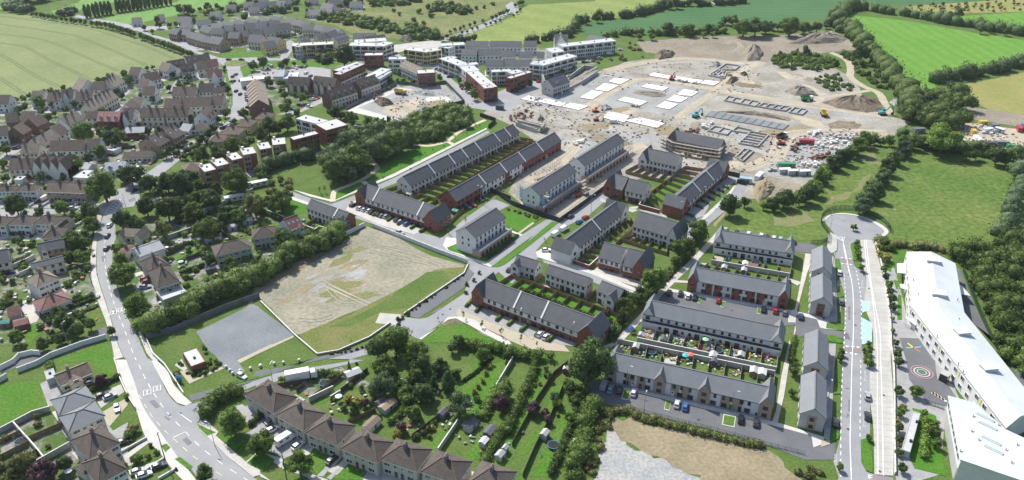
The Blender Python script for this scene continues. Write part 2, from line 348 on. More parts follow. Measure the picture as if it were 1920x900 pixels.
patch('dry_plot','32 730,430 800,440 900,430 1100,490 1500,580 1900,670 33 150,790 240,880 220,960 32 1450,960 1390,870 1050,720 880,640 780,560',M_STRAW,3,1.3,2.2)
patch('concrete_base','21 930,548 1090,560 1060,640 895,625',M_CONC,5)
M_MIX=mat('mixed_garden_ground',(0.075,0.13,0.03),(0.25,0.24,0.21),rough=.95,scale=.13,detail=6,fine=(1.2,.25),lo=.46,hi=.6)
for s in('P 0,195 60,180 170,150 260,120 420,108 432,200 330,290 262,330 200,345 0,345','P 0,420 160,420 172,520 190,600 100,640 0,650','P 230,430 430,385 600,425 480,515 270,590 250,540','P 460,80 560,60 700,70 720,160 640,200 470,200','P 340,50 500,20 640,60 620,95 480,95 350,70','P 0,770 60,760 240,890 240,960 0,960','P 430,740 640,690 700,720 560,760','P 950,120 960,90 1120,90 1120,130 1000,170'):patch('garden_plots',s,M_MIX,.5,.6,6)
# --- long road on the left
RL='30 1600,980 1500,900 1440,830 1300,680 1200,540 1100,400 1040,270 1010,170 950,0 20 930,880 880,760 840,610 800,480 750,330 725,200 730,0 10 735,900 745,830 765,750 780,715'
RR='10 865,800 868,900 20 862,0 845,100 850,260 905,440 960,590 1030,720 1100,880 30 1130,0 1190,110 1250,240 1310,315 1360,345 1420,350 1490,470 1500,530 1580,600 1700,720 1900,880 2050,980'
patch('road',smooth(gp(RL),3)+smooth(gp(RR),3),M_ASPH,3)
patch('road','10 690,655 780,715 770,760 865,800 850,740 920,660 1000,650 1050,590 1040,520 1060,470 1010,470 870,525 905,540 800,620',M_ASPH,3)
patch('road',gp('10 865,545 1050,430 1200,330 1300,260 1400,195 1560,110 1680,30 1720,0 00 1690,890 1742,800 1740,680 1710,560')+gp('00 1800,500 1830,600 1842,700 1862,830 1850,900 10 1770,0 1640,95 1500,190 1420,245 1330,315 1220,405 1060,490'),M_ASPH,3)
patch('road','10 690,600 760,640 700,660 620,660 560,695 0,735 -300,760 -300,710 0,670 400,665 600,640',M_ASPH,3)
patch('road','10 1000,600 1050,590 1380,570 1410,580 1360,620 1040,605',M_ASPH,3)
patch('road','00 1710,560 1695,500 1640,470 1560,432 1440,390 1270,312 1150,280 1000,220 860,180 700,150 560,130 545,115 580,112 720,140 880,165 1010,205 1160,265 1290,300 1400,345 1480,385 1560,405 1640,432 1720,440 1900,428 01 0,422 100,436 240,440 560,435 680,430 790,418 800,446 580,448 420,450 100,455 0,474 00 1860,480 1800,500',M_ASPH,4)
patch('road','01 700,420 1060,395 1130,455 1320,490 1370,478 1440,570 1500,620 1640,740 1740,770 1900,735 02 0,700 100,690 150,740 0,800 01 1920,860 1560,800 1420,610 1320,510 1130,475 1040,445 800,448',M_ASPH,4)
patch('paved_yard','01 -60,530 120,520 300,510 420,500 560,520 560,620 380,610 300,600 0,590',M_PAVE,4)
patch('paved_yard','01 820,560 1000,510 1000,540 740,620 640,640 700,590',M_PAVE,4)
patch('driveway_court','01 340,820 480,740 560,700 620,690 720,690 560,720 500,770 300,860 150,860',M_PAVE,4)
patch('paved_yard','01 1700,740 02 -10,650 40,600 170,600 250,640 200,700 60,700 0,770 01 1860,760',M_ASPH,4)
patch('side_road','01 180,440 230,310 260,300 300,330 260,400 230,440',M_ASPH,4)
patch('paved_court','00 1280,670 1320,600 1360,600 1330,680 1230,700',M_ASPH,4)
patch('paved_court','00 1280,285 1460,385 1640,370 1730,340 1560,375 1500,385 1400,310 1250,280',M_PAVE,4)
patch('farm_yard','00 550,120 600,135 720,165 800,165 960,180 1000,200 1250,195 1260,225 1000,230 760,150',M_PAVE,3)
patch('far_lane','01 1320,320 1400,285 1560,240 1760,150 1890,80 1870,40 02 0,10 60,70 20,110 01 1920,90 1800,170 1600,255 1420,310',M_ASPH,3)
patch('roadside_yard','t 700,190 1000,150 1400,110 1400,200 1200,330 900,260 760,300',M_CONC,3)
patch('footpath',smooth(gp('30 870,0 900,110 960,250 1030,400 1090,580 1200,700 1300,830 1400,930'),3)+smooth(gp('30 1470,900 1300,680 1200,540 1100,400 1040,270 1010,170 948,0'),3),M_CONCW,4,up=0.08)
patch('footpath',smooth(gp('20 700,0 680,130 690,300 720,420 790,600 830,740 860,900'),3)+smooth(gp('20 925,880 875,760 835,610 795,480 745,330 720,200 728,0'),3),M_FOOT,4,up=0.08)
patch('footpath',smooth(gp('30 1135,8 1180,10 1260,90 1300,180 1380,270 1440,325'),3)+gp('30 1400,345 1330,325 1270,260 1200,130'),M_CONCW,4,up=0.08)
patch('footpath','20 1035,690 1060,690 1130,830 1190,900 30 1180,15 1140,0 20 1100,850',M_FOOT,4,up=0.08)
patch('footpath','30 1490,480 1530,400 1570,480 1640,540 1620,570 1700,640 1850,770 1960,860 1900,880 1700,720 1580,600 1500,530',M_FOOT,4,up=0.08)
patch('verge','30 1480,480 1560,520 1620,545 1555,572 1500,520',M_LAWN,5,up=0.1)
patch('verge','30 1210,645 1250,630 1280,660 1240,695',M_LAWN,5,up=0.1);patch('verge','30 1310,745 1350,730 1445,800 1420,830',M_LAWN,5,up=0.1)
patch('verge','30 1645,590 1700,560 1830,600 1845,620 1760,680',M_LAWN,5,up=0.1);patch('verge','J 215,745 300,660 360,640 480,715 370,825',M_LAWN,5,up=0.1)
patch('bare_pavement','30 1840,770 1920,700 31 60,720 30,850 100,900 220,960 30 1960,880',M_FOOT,4,up=0.06)
patch('footpath','31 60,700 200,740 230,800 420,860 540,900 480,960 380,880 180,810',M_CONC,5,up=0.08)
patch('footpath','00 1690,560 1712,560 1745,680 1745,800 1700,880 1690,870 1730,790 1728,690',M_FOOT,4)
patch('verge','00 1660,500 1690,510 1712,570 1745,690 1745,790 1715,860 1700,860 1732,780 1728,690 1690,580',M_LAWN,5)
patch('roundabout_island',[G(pts('00 1768,474')[0])+Vector((math.cos(a*.3491)*8.2,math.sin(a*.3491)*8.2))for a in range(18)],M_ROUGH,6,up=0.15)
patch('verge','00 1640,425 1700,400 1880,385 01 20,375 180,385 170,410 100,425 0,430 00 1720,438',M_LAWN,5)
patch('verge','01 -20,500 30,470 230,455 560,450 760,450 740,470 560,500 300,505',M_LAWN,5);patch('verge','00 1800,520 1860,490 1920,470 1920,540 1830,570',M_LAWN,5)
patch('footpath','10 700,660 760,620 870,545 905,540 800,640 740,660',mat('pink_paving',(0.42,0.36,0.34),(0.36,0.31,0.30),scale=.4),4,up=0.05)
patch('footpath','10 765,720 745,830 735,900 700,900 720,800 740,770 620,700 640,690',MATS['pink_paving'],4,up=0.05)
# markings on the long road
cl='10 830,760 820,830 20 785,20 785,120 800,270 840,430 880,540 925,650 975,790 1020,900 30 1030,10 1090,140 1160,260 1250,390 1380,530 1500,650 1650,770 1800,870 1900,930'
dashes('centre_line',cl,3.0,3.0,0.22,M_PAINT,n=4)
dashes('edge_line','30 1010,200 1060,290 1130,410 1230,525 1320,610 1470,740 1650,860 1750,930',2.6,2.8,0.2,M_YPAINT)
line('stop_line','30 1300,585 1395,540',0.3,n=1);line('stop_line','30 1340,400 1440,470',0.25,n=1)
for q,w in(('20 850,545',0),('20 912,525',0),('30 1105,245',0),('30 1178,215',0)):
 c=G(pts(q)[0]);mb=MB();t=R(-68)
 M3=Matrix.Rotation(t,2)
 for poly in([(-1.5,-1.2),(1.5,-1.2),(1.5,-1.0),(-1.5,-1.0)],[(-1.5,1.0),(1.5,1.0),(1.5,1.2),(-1.5,1.2)],[(-1.5,-1.0),(-1.3,-1.0),(-1.3,1.0),(-1.5,1.0)],[(1.3,-1.0),(1.5,-1.0),(1.5,1.0),(1.3,1.0)],[(-1.0,-.6),(0,0),(-1.0,.6)],[(1.0,.6),(0,0),(1.0,-.6)]):
  mb.face([(*(c+M3@Vector(p)),0.145)for p in poly])
 struct(ob('road_marking',mb.mesh('road_marking',M_PAINT)))
hp=gp('10 790,700 830,640 890,590');hq=gp('10 860,700 890,650 930,600')
line('hatch_line',hp,0.25);line('hatch_line',hq,0.25)
for k in range(7):
 t=k/6*(len(hp)-1);i=min(int(t),1);a=hp[i].lerp(hp[i+1],t-i);b=hq[i].lerp(hq[i+1],t-i);line('hatch_line',[a,b+Vector((0,-1.5))],0.35,n=1)
# --- estate roads in the middle
patch('estate_road','11 240,575 262,535 400,585 560,632 640,605 760,558 1040,432 1740,78 1755,95 1060,470 930,520 760,600 690,640 680,680 700,705 1340,872 1400,882 1560,745 1780,590 1905,640 1660,760 1500,890 21 1400,30 1460,90 1700,190 1640,215 1590,180 1310,70 1000,-60 11 900,790 770,745 690,720 590,662 390,622',M_ASPN,3)
patch('estate_road','21 1000,640 1080,575 1220,592 1290,582 1560,402 1575,355 1600,180 1700,190 1760,205 1860,180 22 170,-40 300,-180 12 340,770 440,715 700,545 730,580 570,720 22 300,-50 180,80 200,130 190,140 0,330 21 1820,240 1700,330 1540,500 1500,575 1370,645 1220,745 1090,680 1030,650',M_ASPN,3)
patch('estate_road','21 450,888 840,790 1000,745 1080,570 1130,700 1000,780 860,850 700,900 31 700,10 230,85 0,130 30 1900,160 1750,225 1600,285 1440,330 1360,350 1420,440 1480,470 1540,390 1650,300 1800,240 1920,190 31 0,200 820,0',M_ASPN,3)
patch('cycle_path','21 450,885 600,850 840,788 840,812 620,875 31 230,50 0,85 30 1900,130 1780,170 1600,215 1410,270 1440,310 1600,260 1800,190 1920,155',M_ASPD,4)
patch('cycle_path','21 1120,560 1220,590 1560,360 1640,250 1590,210 1420,330 1200,490',M_ASPD,4)
patch('cycle_path','u 535,740 660,640 860,480 1230,250 1290,280 1150,380 900,560 620,775',M_ASPN,5)
patch('footpath','u 100,450 240,470 230,520 110,570 130,600 560,735 615,775 600,790 400,715 110,600 60,540',M_CONCW,5,up=0.08)
patch('new_lawn','u 120,570 160,545 240,580 560,690 555,735 400,690 140,600',M_FRESH,6,up=0.1)
patch('new_lawn','u 610,785 800,650 1060,470 1290,275 1360,290 1180,430 900,650 760,755 690,785',M_FRESH,6,up=0.1)
patch('new_lawn','u 730,180 800,130 1180,235 1120,270 930,400 780,330 770,220',M_FRESH,6,up=0.1)
patch('beige_path','u 910,400 1070,285 1095,295 935,412',M_BEIGE,7,up=0.1)
patch('footpath','u 830,375 965,425 945,440 840,400',M_CONCW,7,up=0.1)
patch('footpath','11 290,530 400,575 555,612 590,612 640,590 760,540 940,465 1040,425 1735,70 1725,62 1040,400 930,450 760,525 600,600 560,600 280,525',M_CONCW,5,up=0.08)
patch('footpath','11 250,570 390,618 560,655 560,670 390,640 240,590',M_CONCW,5,up=0.08)
patch('driveway_row','d 45,690 70,650 115,640 640,870 560,900 300,830 60,730 35,710',M_FOOT,5,up=0.05)
patch('park_lawn','11 230,580 390,622 370,690 250,720 140,700 200,640',M_FRESH,2,0.2)
patch('park_lawn','11 420,560 540,600 550,560 600,520 720,480 800,440 880,380 920,330 1180,220 1300,180 1390,180 1440,180 1490,190 1040,390 760,520 610,600 560,610 430,580',M_FRESH,2,0.3)
patch('park_lawn','11 1460,170 1540,120 1720,10 1790,20 1740,70 1520,180',M_FRESH,2,0.2);patch('park_lawn','11 1290,180 1420,150 1600,60 1520,100 1400,80 1350,100',M_FRESH,2,0.3)
for s,w in(('11 575,615 580,560 600,530 700,490 800,445 870,400 910,360 880,320 870,290',2.6),('11 1180,185 1290,195 1390,175 1450,150 1540,80 1720,0',2.6),('11 1440,165 1490,190',2.4),('11 800,460 840,490',2.6)):
 ribbon('gravel_path',s,w,M_TRACKP,5)
patch('old_railway_grass','11 0,640 180,560 300,500 460,420 560,320 460,290 300,390 160,470 0,520',M_GR,2,0.5)
# --- shared surface and gardens in front of the long brick terrace
patch('shared_street','c -30,520 0,470 40,460 600,720 1180,880 1250,960 800,930 400,760 0,600',M_BEIGE,4,up=0.02)
patch('footpath','21 1220,742 1380,648 1440,580 1520,575 1640,600 1760,690 1900,760 22 0,790 -10,800 21 1880,790 1740,720 1600,640 1500,590 1440,600 1240,750',M_CONCW,5,up=0.06)
patch('driveway_row','c 10,460 150,330 170,410 300,470 620,590 950,710 1360,850 1300,900 1150,880 600,720 200,560 20,490',M_PAVE,5,up=0.04)
patch('park_lawn','21 1230,745 1400,610 1500,590 1650,690 1900,760 22 0,800 400,900 32 350,30 300,30 22 0,880 21 1800,830 1560,790 1420,770 1300,770',M_LAWN,3)
for s in('21 1360,650 1400,620 1500,590 1600,625 1440,640','21 1670,675 1730,665 1860,730 1800,750 1680,700'):patch('planting_bed',s,M_DARKS,5,0.4,2)
patch('footpath','22 190,130 180,90 240,60 280,100 420,165 650,245 940,370 1000,380 980,400 900,380 600,260 420,200 250,150',M_CONCW,5,up=0.06)
patch('estate_road','22 230,150 420,200 650,270 960,390 930,430 640,330 400,230 240,170',M_ASPN,4)
patch('driveway_row','22 600,240 650,200 840,240 1000,300 1050,330 990,370 800,310',M_FOOT,5)
patch('driveway_row','12 1260,740 1320,640 1620,400 1700,440 1500,600 1440,720 1330,760',M_PAVE,4);patch('estate_road','12 1320,790 1440,720 1680,490 1760,500 1720,590 1480,780 1400,900 22 1380,30 1300,40',M_ASPN,4)
patch('footpath','12 1400,780 1440,720 1600,580 1660,500 1680,490 1640,560 1480,720',M_CONCW,5,up=0.05)
patch('estate_road','v 700,60 760,100 980,180 1100,190 1130,160 1000,170 1440,290 1440,250 1130,200 1060,230 950,200 690,100',M_CONC,3)
# --- right-hand estate
patch('court_asphalt','a 420,590 540,500 790,550 1430,660 1670,725 1670,775 1880,820 1900,870 1700,830 1480,850 1480,760 1400,765 1300,750 900,685 440,635',M_ASPD,4)
patch('court_asphalt','b -60,330 180,395 560,470 1050,590 1380,670 1610,740 1620,835 1780,790 1790,930 1560,930 1300,830 900,715 240,555 -80,470',M_ASPD,4)
patch('court_asphalt','a 900,60 1100,55 1420,120 1490,140 1640,150 1630,220 1480,210 1380,140',M_ASPD,4)
patch('footpath','a 900,50 930,60 880,130 740,290 620,400 480,540 340,720 200,870 b -20,160 b -60,130 a 110,890 330,670 480,480 700,270 860,100',M_FOOT,4,up=0.05)
patch('footpath','a 540,485 790,535 1430,645 1680,700 1700,735 1670,725 1430,665 790,555 530,505',M_CONCW,5,up=0.08)
patch('footpath','b 180,385 560,460 1050,580 1380,660 1620,735 1700,760 1700,810 1620,838 1605,750 1380,690 1050,605 560,490 200,400',M_CONCW,5,up=0.08)
patch('front_paving','b 40,340 220,370 560,450 1050,560 1300,620 1290,640 1050,590 560,470 200,395',M_PAVE,5,up=0.06)
patch('front_paving','a 690,510 820,530 1400,620 1390,640 800,545',M_PAVE,5,up=0.06)
patch('footpath','a 1480,215 1560,225 1530,400 1500,560 1480,640 1430,660 1430,740 1480,740 1490,800 1450,900 b 1440,30 1380,300 1340,560 1310,640 b 1350,660 1400,450 1440,200 1470,0 a 1500,640 1570,380 1620,250 1640,230',M_FOOT,5,up=0.05)
patch('footpath','a 1440,410 1530,440 1500,465 1440,430',M_FOOT,6,up=0.06);patch('footpath','a 560,420 690,430 690,445 570,440',M_FOOT,6,up=0.06);patch('footpath','a 730,290 840,300 840,310 720,305',M_FOOT,6,up=0.06)
patch('footpath','a 1750,230 1790,270 1790,400 1800,740 1700,730 1740,560',M_PAVE,5,up=0.08);patch('footpath','b 1790,60 1770,380 1760,600 1740,790 1700,770 1700,300 1720,60',M_PAVE,5,up=0.08)
patch('footpath','a 1640,700 1720,730 1830,770 1860,795 1850,800 1710,790 1670,780',M_CONCW,6,up=0.09)
patch('tactile_paving','b 1675,780 1745,790 1745,815 1680,835',M_BEIGE,7,up=0.1)
for s in('a 1780,260 1815,265 1830,345 1785,345','a 1800,520 1855,545 1800,555','a 1720,745 1800,735 1855,785 1840,800 1715,785','a 1715,840 1790,835 1840,880 1840,900 1720,880','b 1770,380 1830,405 1825,435 1770,440','b 1750,720 1820,730 1810,770 1745,810'):
 patch('verge',s,M_LAWN,7,up=0.12)
for s in('a 770,548 795,552 770,600 745,595','a 935,580 965,585 945,630 920,625','a 1200,628 1225,632 1220,680 1195,675','b 200,400 250,415 235,485 180,475','b 515,480 555,485 540,565 500,555','b 945,588 1040,608 1028,690 933,670'):
 P=gp(s);c=sum(P,Vector((0,0)))/len(P)
 patch('planter_kerb',P,M_CONCW,7,up=0.1);patch('verge',[c+(p-c)*0.84 for p in P],M_LAWN,8,up=0.12)
for k in range(6):pass
# --- avenue and busway on the right
patch('avenue_road',smooth(gp('M 225,610 300,610 300,480 280,430 200,330 165,270 230,205 330,190 480,205 620,240 740,310 815,380 790,440 730,470 540,490 460,520 450,560 470,640 490,760 590,820 600,900'),3)+gp('23 700,215 740,300 745,420 760,470 700,470 700,770 33 720,0 765,50 765,580 695,600 700,770 740,840 800,860 33 800,960 500,960 530,880 490,760 33 510,700 540,590 560,0 23 575,700 575,420 500,130 480,60 460,40'),M_ASPN,3)
def resample(P,n):
 d=[0.0]
 for a,b in zip(P[:-1],P[1:]):d.append(d[-1]+(b-a).length)
 out=[];i=0
 for k in range(n+1):
  t=d[-1]*k/n
  while i<len(P)-2 and d[i+1]<t:i+=1
  out.append(P[i].lerp(P[i+1],(t-d[i])/max(d[i+1]-d[i],1e-6)))
 return out
bl=resample(smooth(gp('23 690,0 700,80 695,150 740,300 722,480 780,650 790,800 33 765,50 765,300 790,500 798,860'),3),52);br=resample(smooth(gp('23 790,0 830,150 870,300 900,480 920,700 920,900 33 940,300 940,870'),3),52)
bw=patch('busway',bl+br[::-1],mat('joint_filler',(.36,.35,.325),(.40,.39,.36),scale=.5),4,up=0.0)
for k in range(52):ob('concrete_bay',poly_mesh('concrete_bay',[bl[k].lerp(bl[k+1],.01),br[k].lerp(br[k+1],.01),br[k].lerp(br[k+1],.985),bl[k].lerp(bl[k+1],.985)],.112,M_CONC,.01),bw)
for s in('23 735,0 770,300 800,480 840,700 845,900 33 855,300 865,870','23 720,0 740,180 780,420 810,700 820,900 33 820,300 825,860'):line('busway_line',s,0.3,layer=9)
line('centre_line','23 570,40 600,190 630,330 640,480 640,700 33 630,0 620,400 615,600 625,900',0.3)
dashes('lane_line','23 655,200 675,300 695,420 700,600 700,760',1.6,1.6,0.3,M_PAINT);dashes('lane_line','33 695,0 695,200 690,400 690,590',1.6,1.6,0.3,M_PAINT)
dashes('lane_line','23 570,260 580,420 580,600 570,760 33 560,60 550,300 545,600 545,880',1.6,1.6,0.3,M_PAINT)
patch('blue_bay','23 700,455 760,462 762,525 705,548',M_BLUE,6);patch('blue_bay','23 700,580 778,625 780,770 702,785',M_BLUE,6)
patch('speed_ramp','23 545,138 635,150 645,190 555,180',M_PURP,6);patch('speed_ramp','23 575,800 700,805 700,850 570,845',M_PURP,6);patch('speed_ramp','33 790,860 940,885 940,940 780,930',M_PURP,6)
for q in('23 560,135','23 590,138','23 620,142','23 565,178','23 595,182','23 625,186','23 600,800','23 640,803','23 680,806','23 590,845','23 630,850','23 665,858','33 770,870','33 770,885'):
 c=G(pts(q)[0]);ob_=MB();ob_.face([(c.x-.7,c.y+.5,.16),(c.x-.7,c.y-.5,.16),(c.x+.7,c.y,.16)]);struct(ob('ramp_arrow',ob_.mesh('ramp_arrow',M_PAINT)))
patch('kerb_ring',[Vector(p)for p in smooth(gp('M 150,270 125,262 180,210 300,183 400,182 520,200 640,235 760,290 840,340 875,385 860,420 800,460 770,455 820,400 815,370 740,310 620,245 480,205 330,192 230,205 165,265'),2)],M_CONCW,5,up=0.1)
patch('footpath','M 195,400 230,400 300,440 295,600 220,640 185,560 190,500',M_CONC,5,up=0.08)
line('give_way','M 365,450 385,445 365,500 370,560 395,680',0.3,layer=8,n=1);line('centre_line','M 415,770 445,900',0.3,layer=8,n=1)
cg=G(pts('M 337,470')[0]);mb=MB()
for a,b in(((-1.2,1.6),(1.2,1.6)),((1.2,1.6),(0,-2)),((0,-2),(-1.2,1.6))):mb.bar((cg.x+a[0],cg.y+a[1],.15),(cg.x+b[0],cg.y+b[1],.15),.45,.01)
struct(ob('give_way_triangle',mb.mesh('gwt',M_PAINT)))
patch('verge','M 450,560 480,520 530,500 560,560 570,640 580,720 480,715 465,640',M_LAWN,6,up=0.12);patch('verge','M 490,750 560,760 600,820 500,790',M_LAWN,6,up=0.12)
patch('verge','33 695,600 770,600 785,760 785,850 740,835 705,780',M_FRESH,6,up=0.12);patch('verge','33 705,-10 795,0 795,50 760,50',M_FRESH,6,up=0.12)
# --- school grounds
patch('school_yard','23 800,0 840,40 930,150 1000,400 1050,600 1300,900 33 1440,300 1330,420 1290,860 960,960 950,300 930,0 23 925,700 900,400 860,200',M_PAVE,3)
patch('play_tarmac','23 985,735 1130,740 1240,900 33 1250,0 1270,150 1340,170 1410,280 1340,350 1190,320 1060,150 1035,0 23 1010,820',M_ASPD,5)
patch('play_tarmac','23 1410,200 1440,220 1480,330 1600,600 1800,900 33 1960,300 1960,100 1850,-40 23 1560,640 1470,540 1440,380',M_ASPD,5)
patch('school_lawn','z 265,395 330,410 430,450 460,600 500,875 280,820 250,760',M_FRESH,6)
for s in('23 860,150 965,170 970,205 925,210 925,240 890,230','23 940,300 990,310 990,370 960,370','23 950,90 1000,75 1040,90 1030,150 980,150','23 975,410 1000,420 1005,600 970,600'):patch('school_lawn',s,M_FRESH,6)
for k,(r1,c)in enumerate(((3.4,(0.5,0.25,0.27)),(2.4,(0.6,0.6,0.55)),(1.4,(0.35,0.5,0.35)))):
 cc=G(pts('33 1153,93')[0]);P=[cc+Vector((math.cos(a*.262)*r1,math.sin(a*.262)*r1))for a in range(25)]
 line('playground_ring',P,0.35,flatc('ring_paint_%d'%k,c),layer=9,n=1)
for q,e,c in(('23 1090,810',(-.9,2.6),(0.8,0.75,0.1)),('23 1090,810',(2.8,.4),(0.2,0.5,0.6)),('23 1090,810',(1.2,-2.2),(0.7,0.15,0.15)),('23 1090,810',(-2.6,-.2),(0.3,0.55,0.35))):
 c0=G(pts(q)[0]);line('playground_star',[c0,c0+Vector(e)],0.5,flatc('star_%d'%int(c[0]*100),c),layer=9,n=1)
for k in range(9):
 c0=G(pts('33 1225,250')[0]).lerp(G(pts('33 1320,310')[0]),k/8)+Vector((0,(k%2)*.5));line('hopscotch',[c0,c0+Vector((.9,0))],.8,flatc('hop_%d'%(k%3),((.75,.65,.3),(.7,.45,.35),(.6,.65,.6))[k%3]),layer=9,n=1)
# painted words in the set-down bays beside the busway
def words(q,txt,size,rz,m=M_PAINT,sy=1.9):
 for k,w in enumerate(txt.split('/')):
  cu=bpy.data.curves.new('road_words','FONT');cu.body=w;cu.size=size;cu.align_x='CENTER';cu.materials.append(m);cu.extrude=0.0
  o=ob('road_words',cu);c=G(pts(q)[0]);d=Vector((-math.sin(rz),math.cos(rz)))
  o.location=(c.x-d.x*k*size*1.0,c.y-d.y*k*size*1.0,0.17);o.rotation_euler=(0,0,rz);o.scale=(1.0,1.0,1);struct(o)
words('33 738,125','SET DOWN',1.15,R(69));words('23 715,335','SET DOWN',1.15,R(69));words('33 735,462','SET DOWN',1.15,R(69))
words('33 516,750','LOADING',1.0,R(69));words('23 548,520','LOADING',1.0,R(69));words('23 530,330','LOADING',1.0,R(69))
# --- drives, patios and lawns of the old houses
for s in('n 565,450 640,410 800,380 880,590 860,600 760,660 750,740 680,770 620,600','30 310,170 430,150 460,230 400,300 420,340 360,350'):patch('concrete_yard',s,M_PAVE,3)
patch('big_lawn','30 -40,200 300,150 360,350 80,480 -60,530',M_LAWN,2);patch('big_lawn','m 900,900 1500,680 1600,900 n 1640,300 1500,340 1410,300 1290,120 900,150 820,200 800,110',M_LAWN,2)
patch('lane','20 800,740 700,780 500,850 300,900 30 -30,110 -30,60 20 200,880 500,790 640,740 780,650 800,665',M_ASPD,3)
patch('driveway','n 1320,620 1700,455 1750,560 1420,790',M_CONC,4);patch('driveway','n 1450,840 1760,660 1800,740 o 1550,140 1480,130',M_BEIGE,4)
for s in('o 1530,240 1800,90 1800,160 1740,240 1740,300 1600,330','o 1700,460 1800,420 1800,520 1720,600'):patch('driveway',s,M_PAVE,4)
for s in('30 900,740 1110,590 1120,620 920,770','30 960,830 1230,740 1245,760 1040,900'):patch('driveway',s,M_FOOT,4)
for s in('J 100,210 170,190 330,300 230,360','J 210,465 370,365 440,400 520,400 770,540 820,600 700,640 560,700 380,600','J 960,880 1100,770 1100,800 1000,900','J 870,860 980,755 1010,770 930,870'):patch('driveway',s,M_PAVE,3)
patch('driveway','31 800,890 840,830 930,840 950,900',M_PAVE,3)
for s in('31 370,760 430,660 560,720 540,770 460,860','31 580,890 700,770 850,840 800,900','J 780,700 850,600 960,670 960,770 880,840'):patch('lawn',s,M_LAWN,2)
for s in('31 1290,690 1370,540 1480,460 1540,470 1420,640 1370,720','31 1550,770 1690,520 1780,440 1800,460 1640,760','31 1770,800 1860,600 1920,480 1920,700 1830,860','32 -20,440 120,150 180,40 230,60 60,500 -10,640','32 60,850 240,480 330,250 380,240 200,640 110,880','31 440,330 540,270 560,290 470,345','31 540,235 640,150 680,160 590,240','31 1560,150 1660,10 1800,30 1920,-40 1920,60 1800,250 1660,440 1540,420 1540,250','31 1300,700 1480,480 1540,470 1480,560','31 700,500 920,370 940,400 760,500','32 -60,700 150,100 250,100 60,640','32 30,700 250,450 300,200 380,190 180,600 100,720','32 130,870 280,620 380,400 500,330 520,360 300,880'):patch('lawn',s,M_LAWN,2)
patch('vegetable_plot','m 1040,350 1400,230 1460,410 1250,430',M_MEAD,3,.3,2);patch('bare_path','m 1030,335 1380,205 1385,225 1060,350',M_STRAW,4);patch('vegetable_plot','m 990,80 1310,0 1330,30 1010,110',M_ROUGH,3,.2,2)
patch('gravel_yard','m 320,110 480,70 520,170 580,290 520,400 420,430 330,360 300,250',M_FOOT,3);patch('lawn','m 340,640 420,440 580,430 600,560 480,640 420,780',M_LAWN,3)
patch('driveway','j 80,600 240,510 450,430 460,500 300,580 60,680',M_CONC,4);patch('driveway','k 230,850 430,790 430,830 260,895',M_CONCW,4);patch('driveway','L 500,350 560,280 690,300 740,370 600,420 520,400',M_PAVE,4)
patch('driveway','L 680,510 760,440 805,530 700,550',M_PAVE,4);patch('yard','k 650,450 1040,300 1150,340 1080,420 830,520 690,580',M_PAVE,3)
for s in('k 780,640 1090,490 1160,580 870,700','k 1370,440 1520,380 1640,430 1500,510','k 1240,510 1450,550 1390,610 1290,560','l 160,710 380,690 330,790 250,760','l 340,570 560,610 450,680 380,650','l 480,480 770,540 660,580','l -60,760 140,830 0,890 -80,880','l 1110,470 1180,440 1260,490 1140,540','l 1200,570 1330,510 1450,570 1290,640'):patch('lawn',s,M_LAWN,2)
patch('dry_bank','l 720,420 880,340 1030,400 960,450 870,460 780,450',M_STRAW,2,.3,2);patch('paved_court','l 1010,700 1120,640 1200,700 1160,760 1010,840',mat('brick_paving',(0.25,0.18,0.16),(0.3,0.22,0.19),scale=.5),3)
for s in('i -40,420 40,390 60,440 -40,480','i 400,440 560,330 700,330 1060,330 1230,320 1260,330 1040,420 960,450 640,450','g 0,640 160,570 300,450 400,360 300,350 100,470 0,560','h 870,650 1000,620 1060,660 820,800 660,780'):patch('driveway',s,M_PAVE,2)
for s in('I 940,440 1000,400 1060,340 1300,330 1400,280 1560,220 1640,240 1400,320 1130,430 1010,490','B 830,740 1040,640 1240,540 1400,480 1500,510 1500,560 1340,570 1000,700 850,760'):patch('estate_parking',s,M_ASPH,3)
patch('scrap_yard','H 690,340 860,330 1000,340 1480,400 1560,420 1560,600 1480,660 1200,640 900,600 600,600 500,600 400,500 700,430',M_SAND,3,.5,4)
patch('storage_yard_soil','13 0,420 100,440 250,490 230,560 0,580 12 1850,600 1800,470',M_BROWN,3,.4,3)
patch('path_strip','12 1500,790 1600,690 1620,690 1530,800',M_STRAW,3,.3,3)
# ------------------------------------------------------------------ building materials
WL=dict(
 white=mat('white_render',(0.69,0.69,0.675),(0.61,0.61,0.60),rough=0.8,scale=0.25,fine=(1.5,0.03)),
 cream=mat('cream_render',(0.62,0.58,0.48),(0.55,0.515,0.43),rough=0.85,scale=0.3,fine=(1.5,0.05)),
 dash=mat('pebble_dash',(0.52,0.49,0.43),(0.44,0.415,0.37),rough=0.9,scale=0.4,fine=(2,0.08)),
 grey=mat('grey_render',(0.45,0.45,0.44),(0.40,0.40,0.39),rough=0.85,scale=0.3,fine=(1.5,0.04)),
 brick=mat('red_brick',(0.27,0.10,0.07),(0.21,0.08,0.06),rough=0.9,scale=0.8,fine=(5,0.15)),
 dbrick=mat('dark_brick',(0.20,0.12,0.095),(0.16,0.10,0.085),rough=0.9,scale=0.8,fine=(5,0.15)),
 bbrick=mat('buff_brick',(0.42,0.31,0.225),(0.36,0.265,0.195),rough=0.9,scale=0.8,fine=(5,0.12)),
 yellow=mat('yellow_render',(0.60,0.48,0.28),(0.54,0.43,0.26),rough=0.85,scale=0.3),
 wood=mat('timber_cladding',(0.27,0.15,0.075),(0.20,0.11,0.06),rough=0.8,scale=0.6,fine=(4,0.15)))
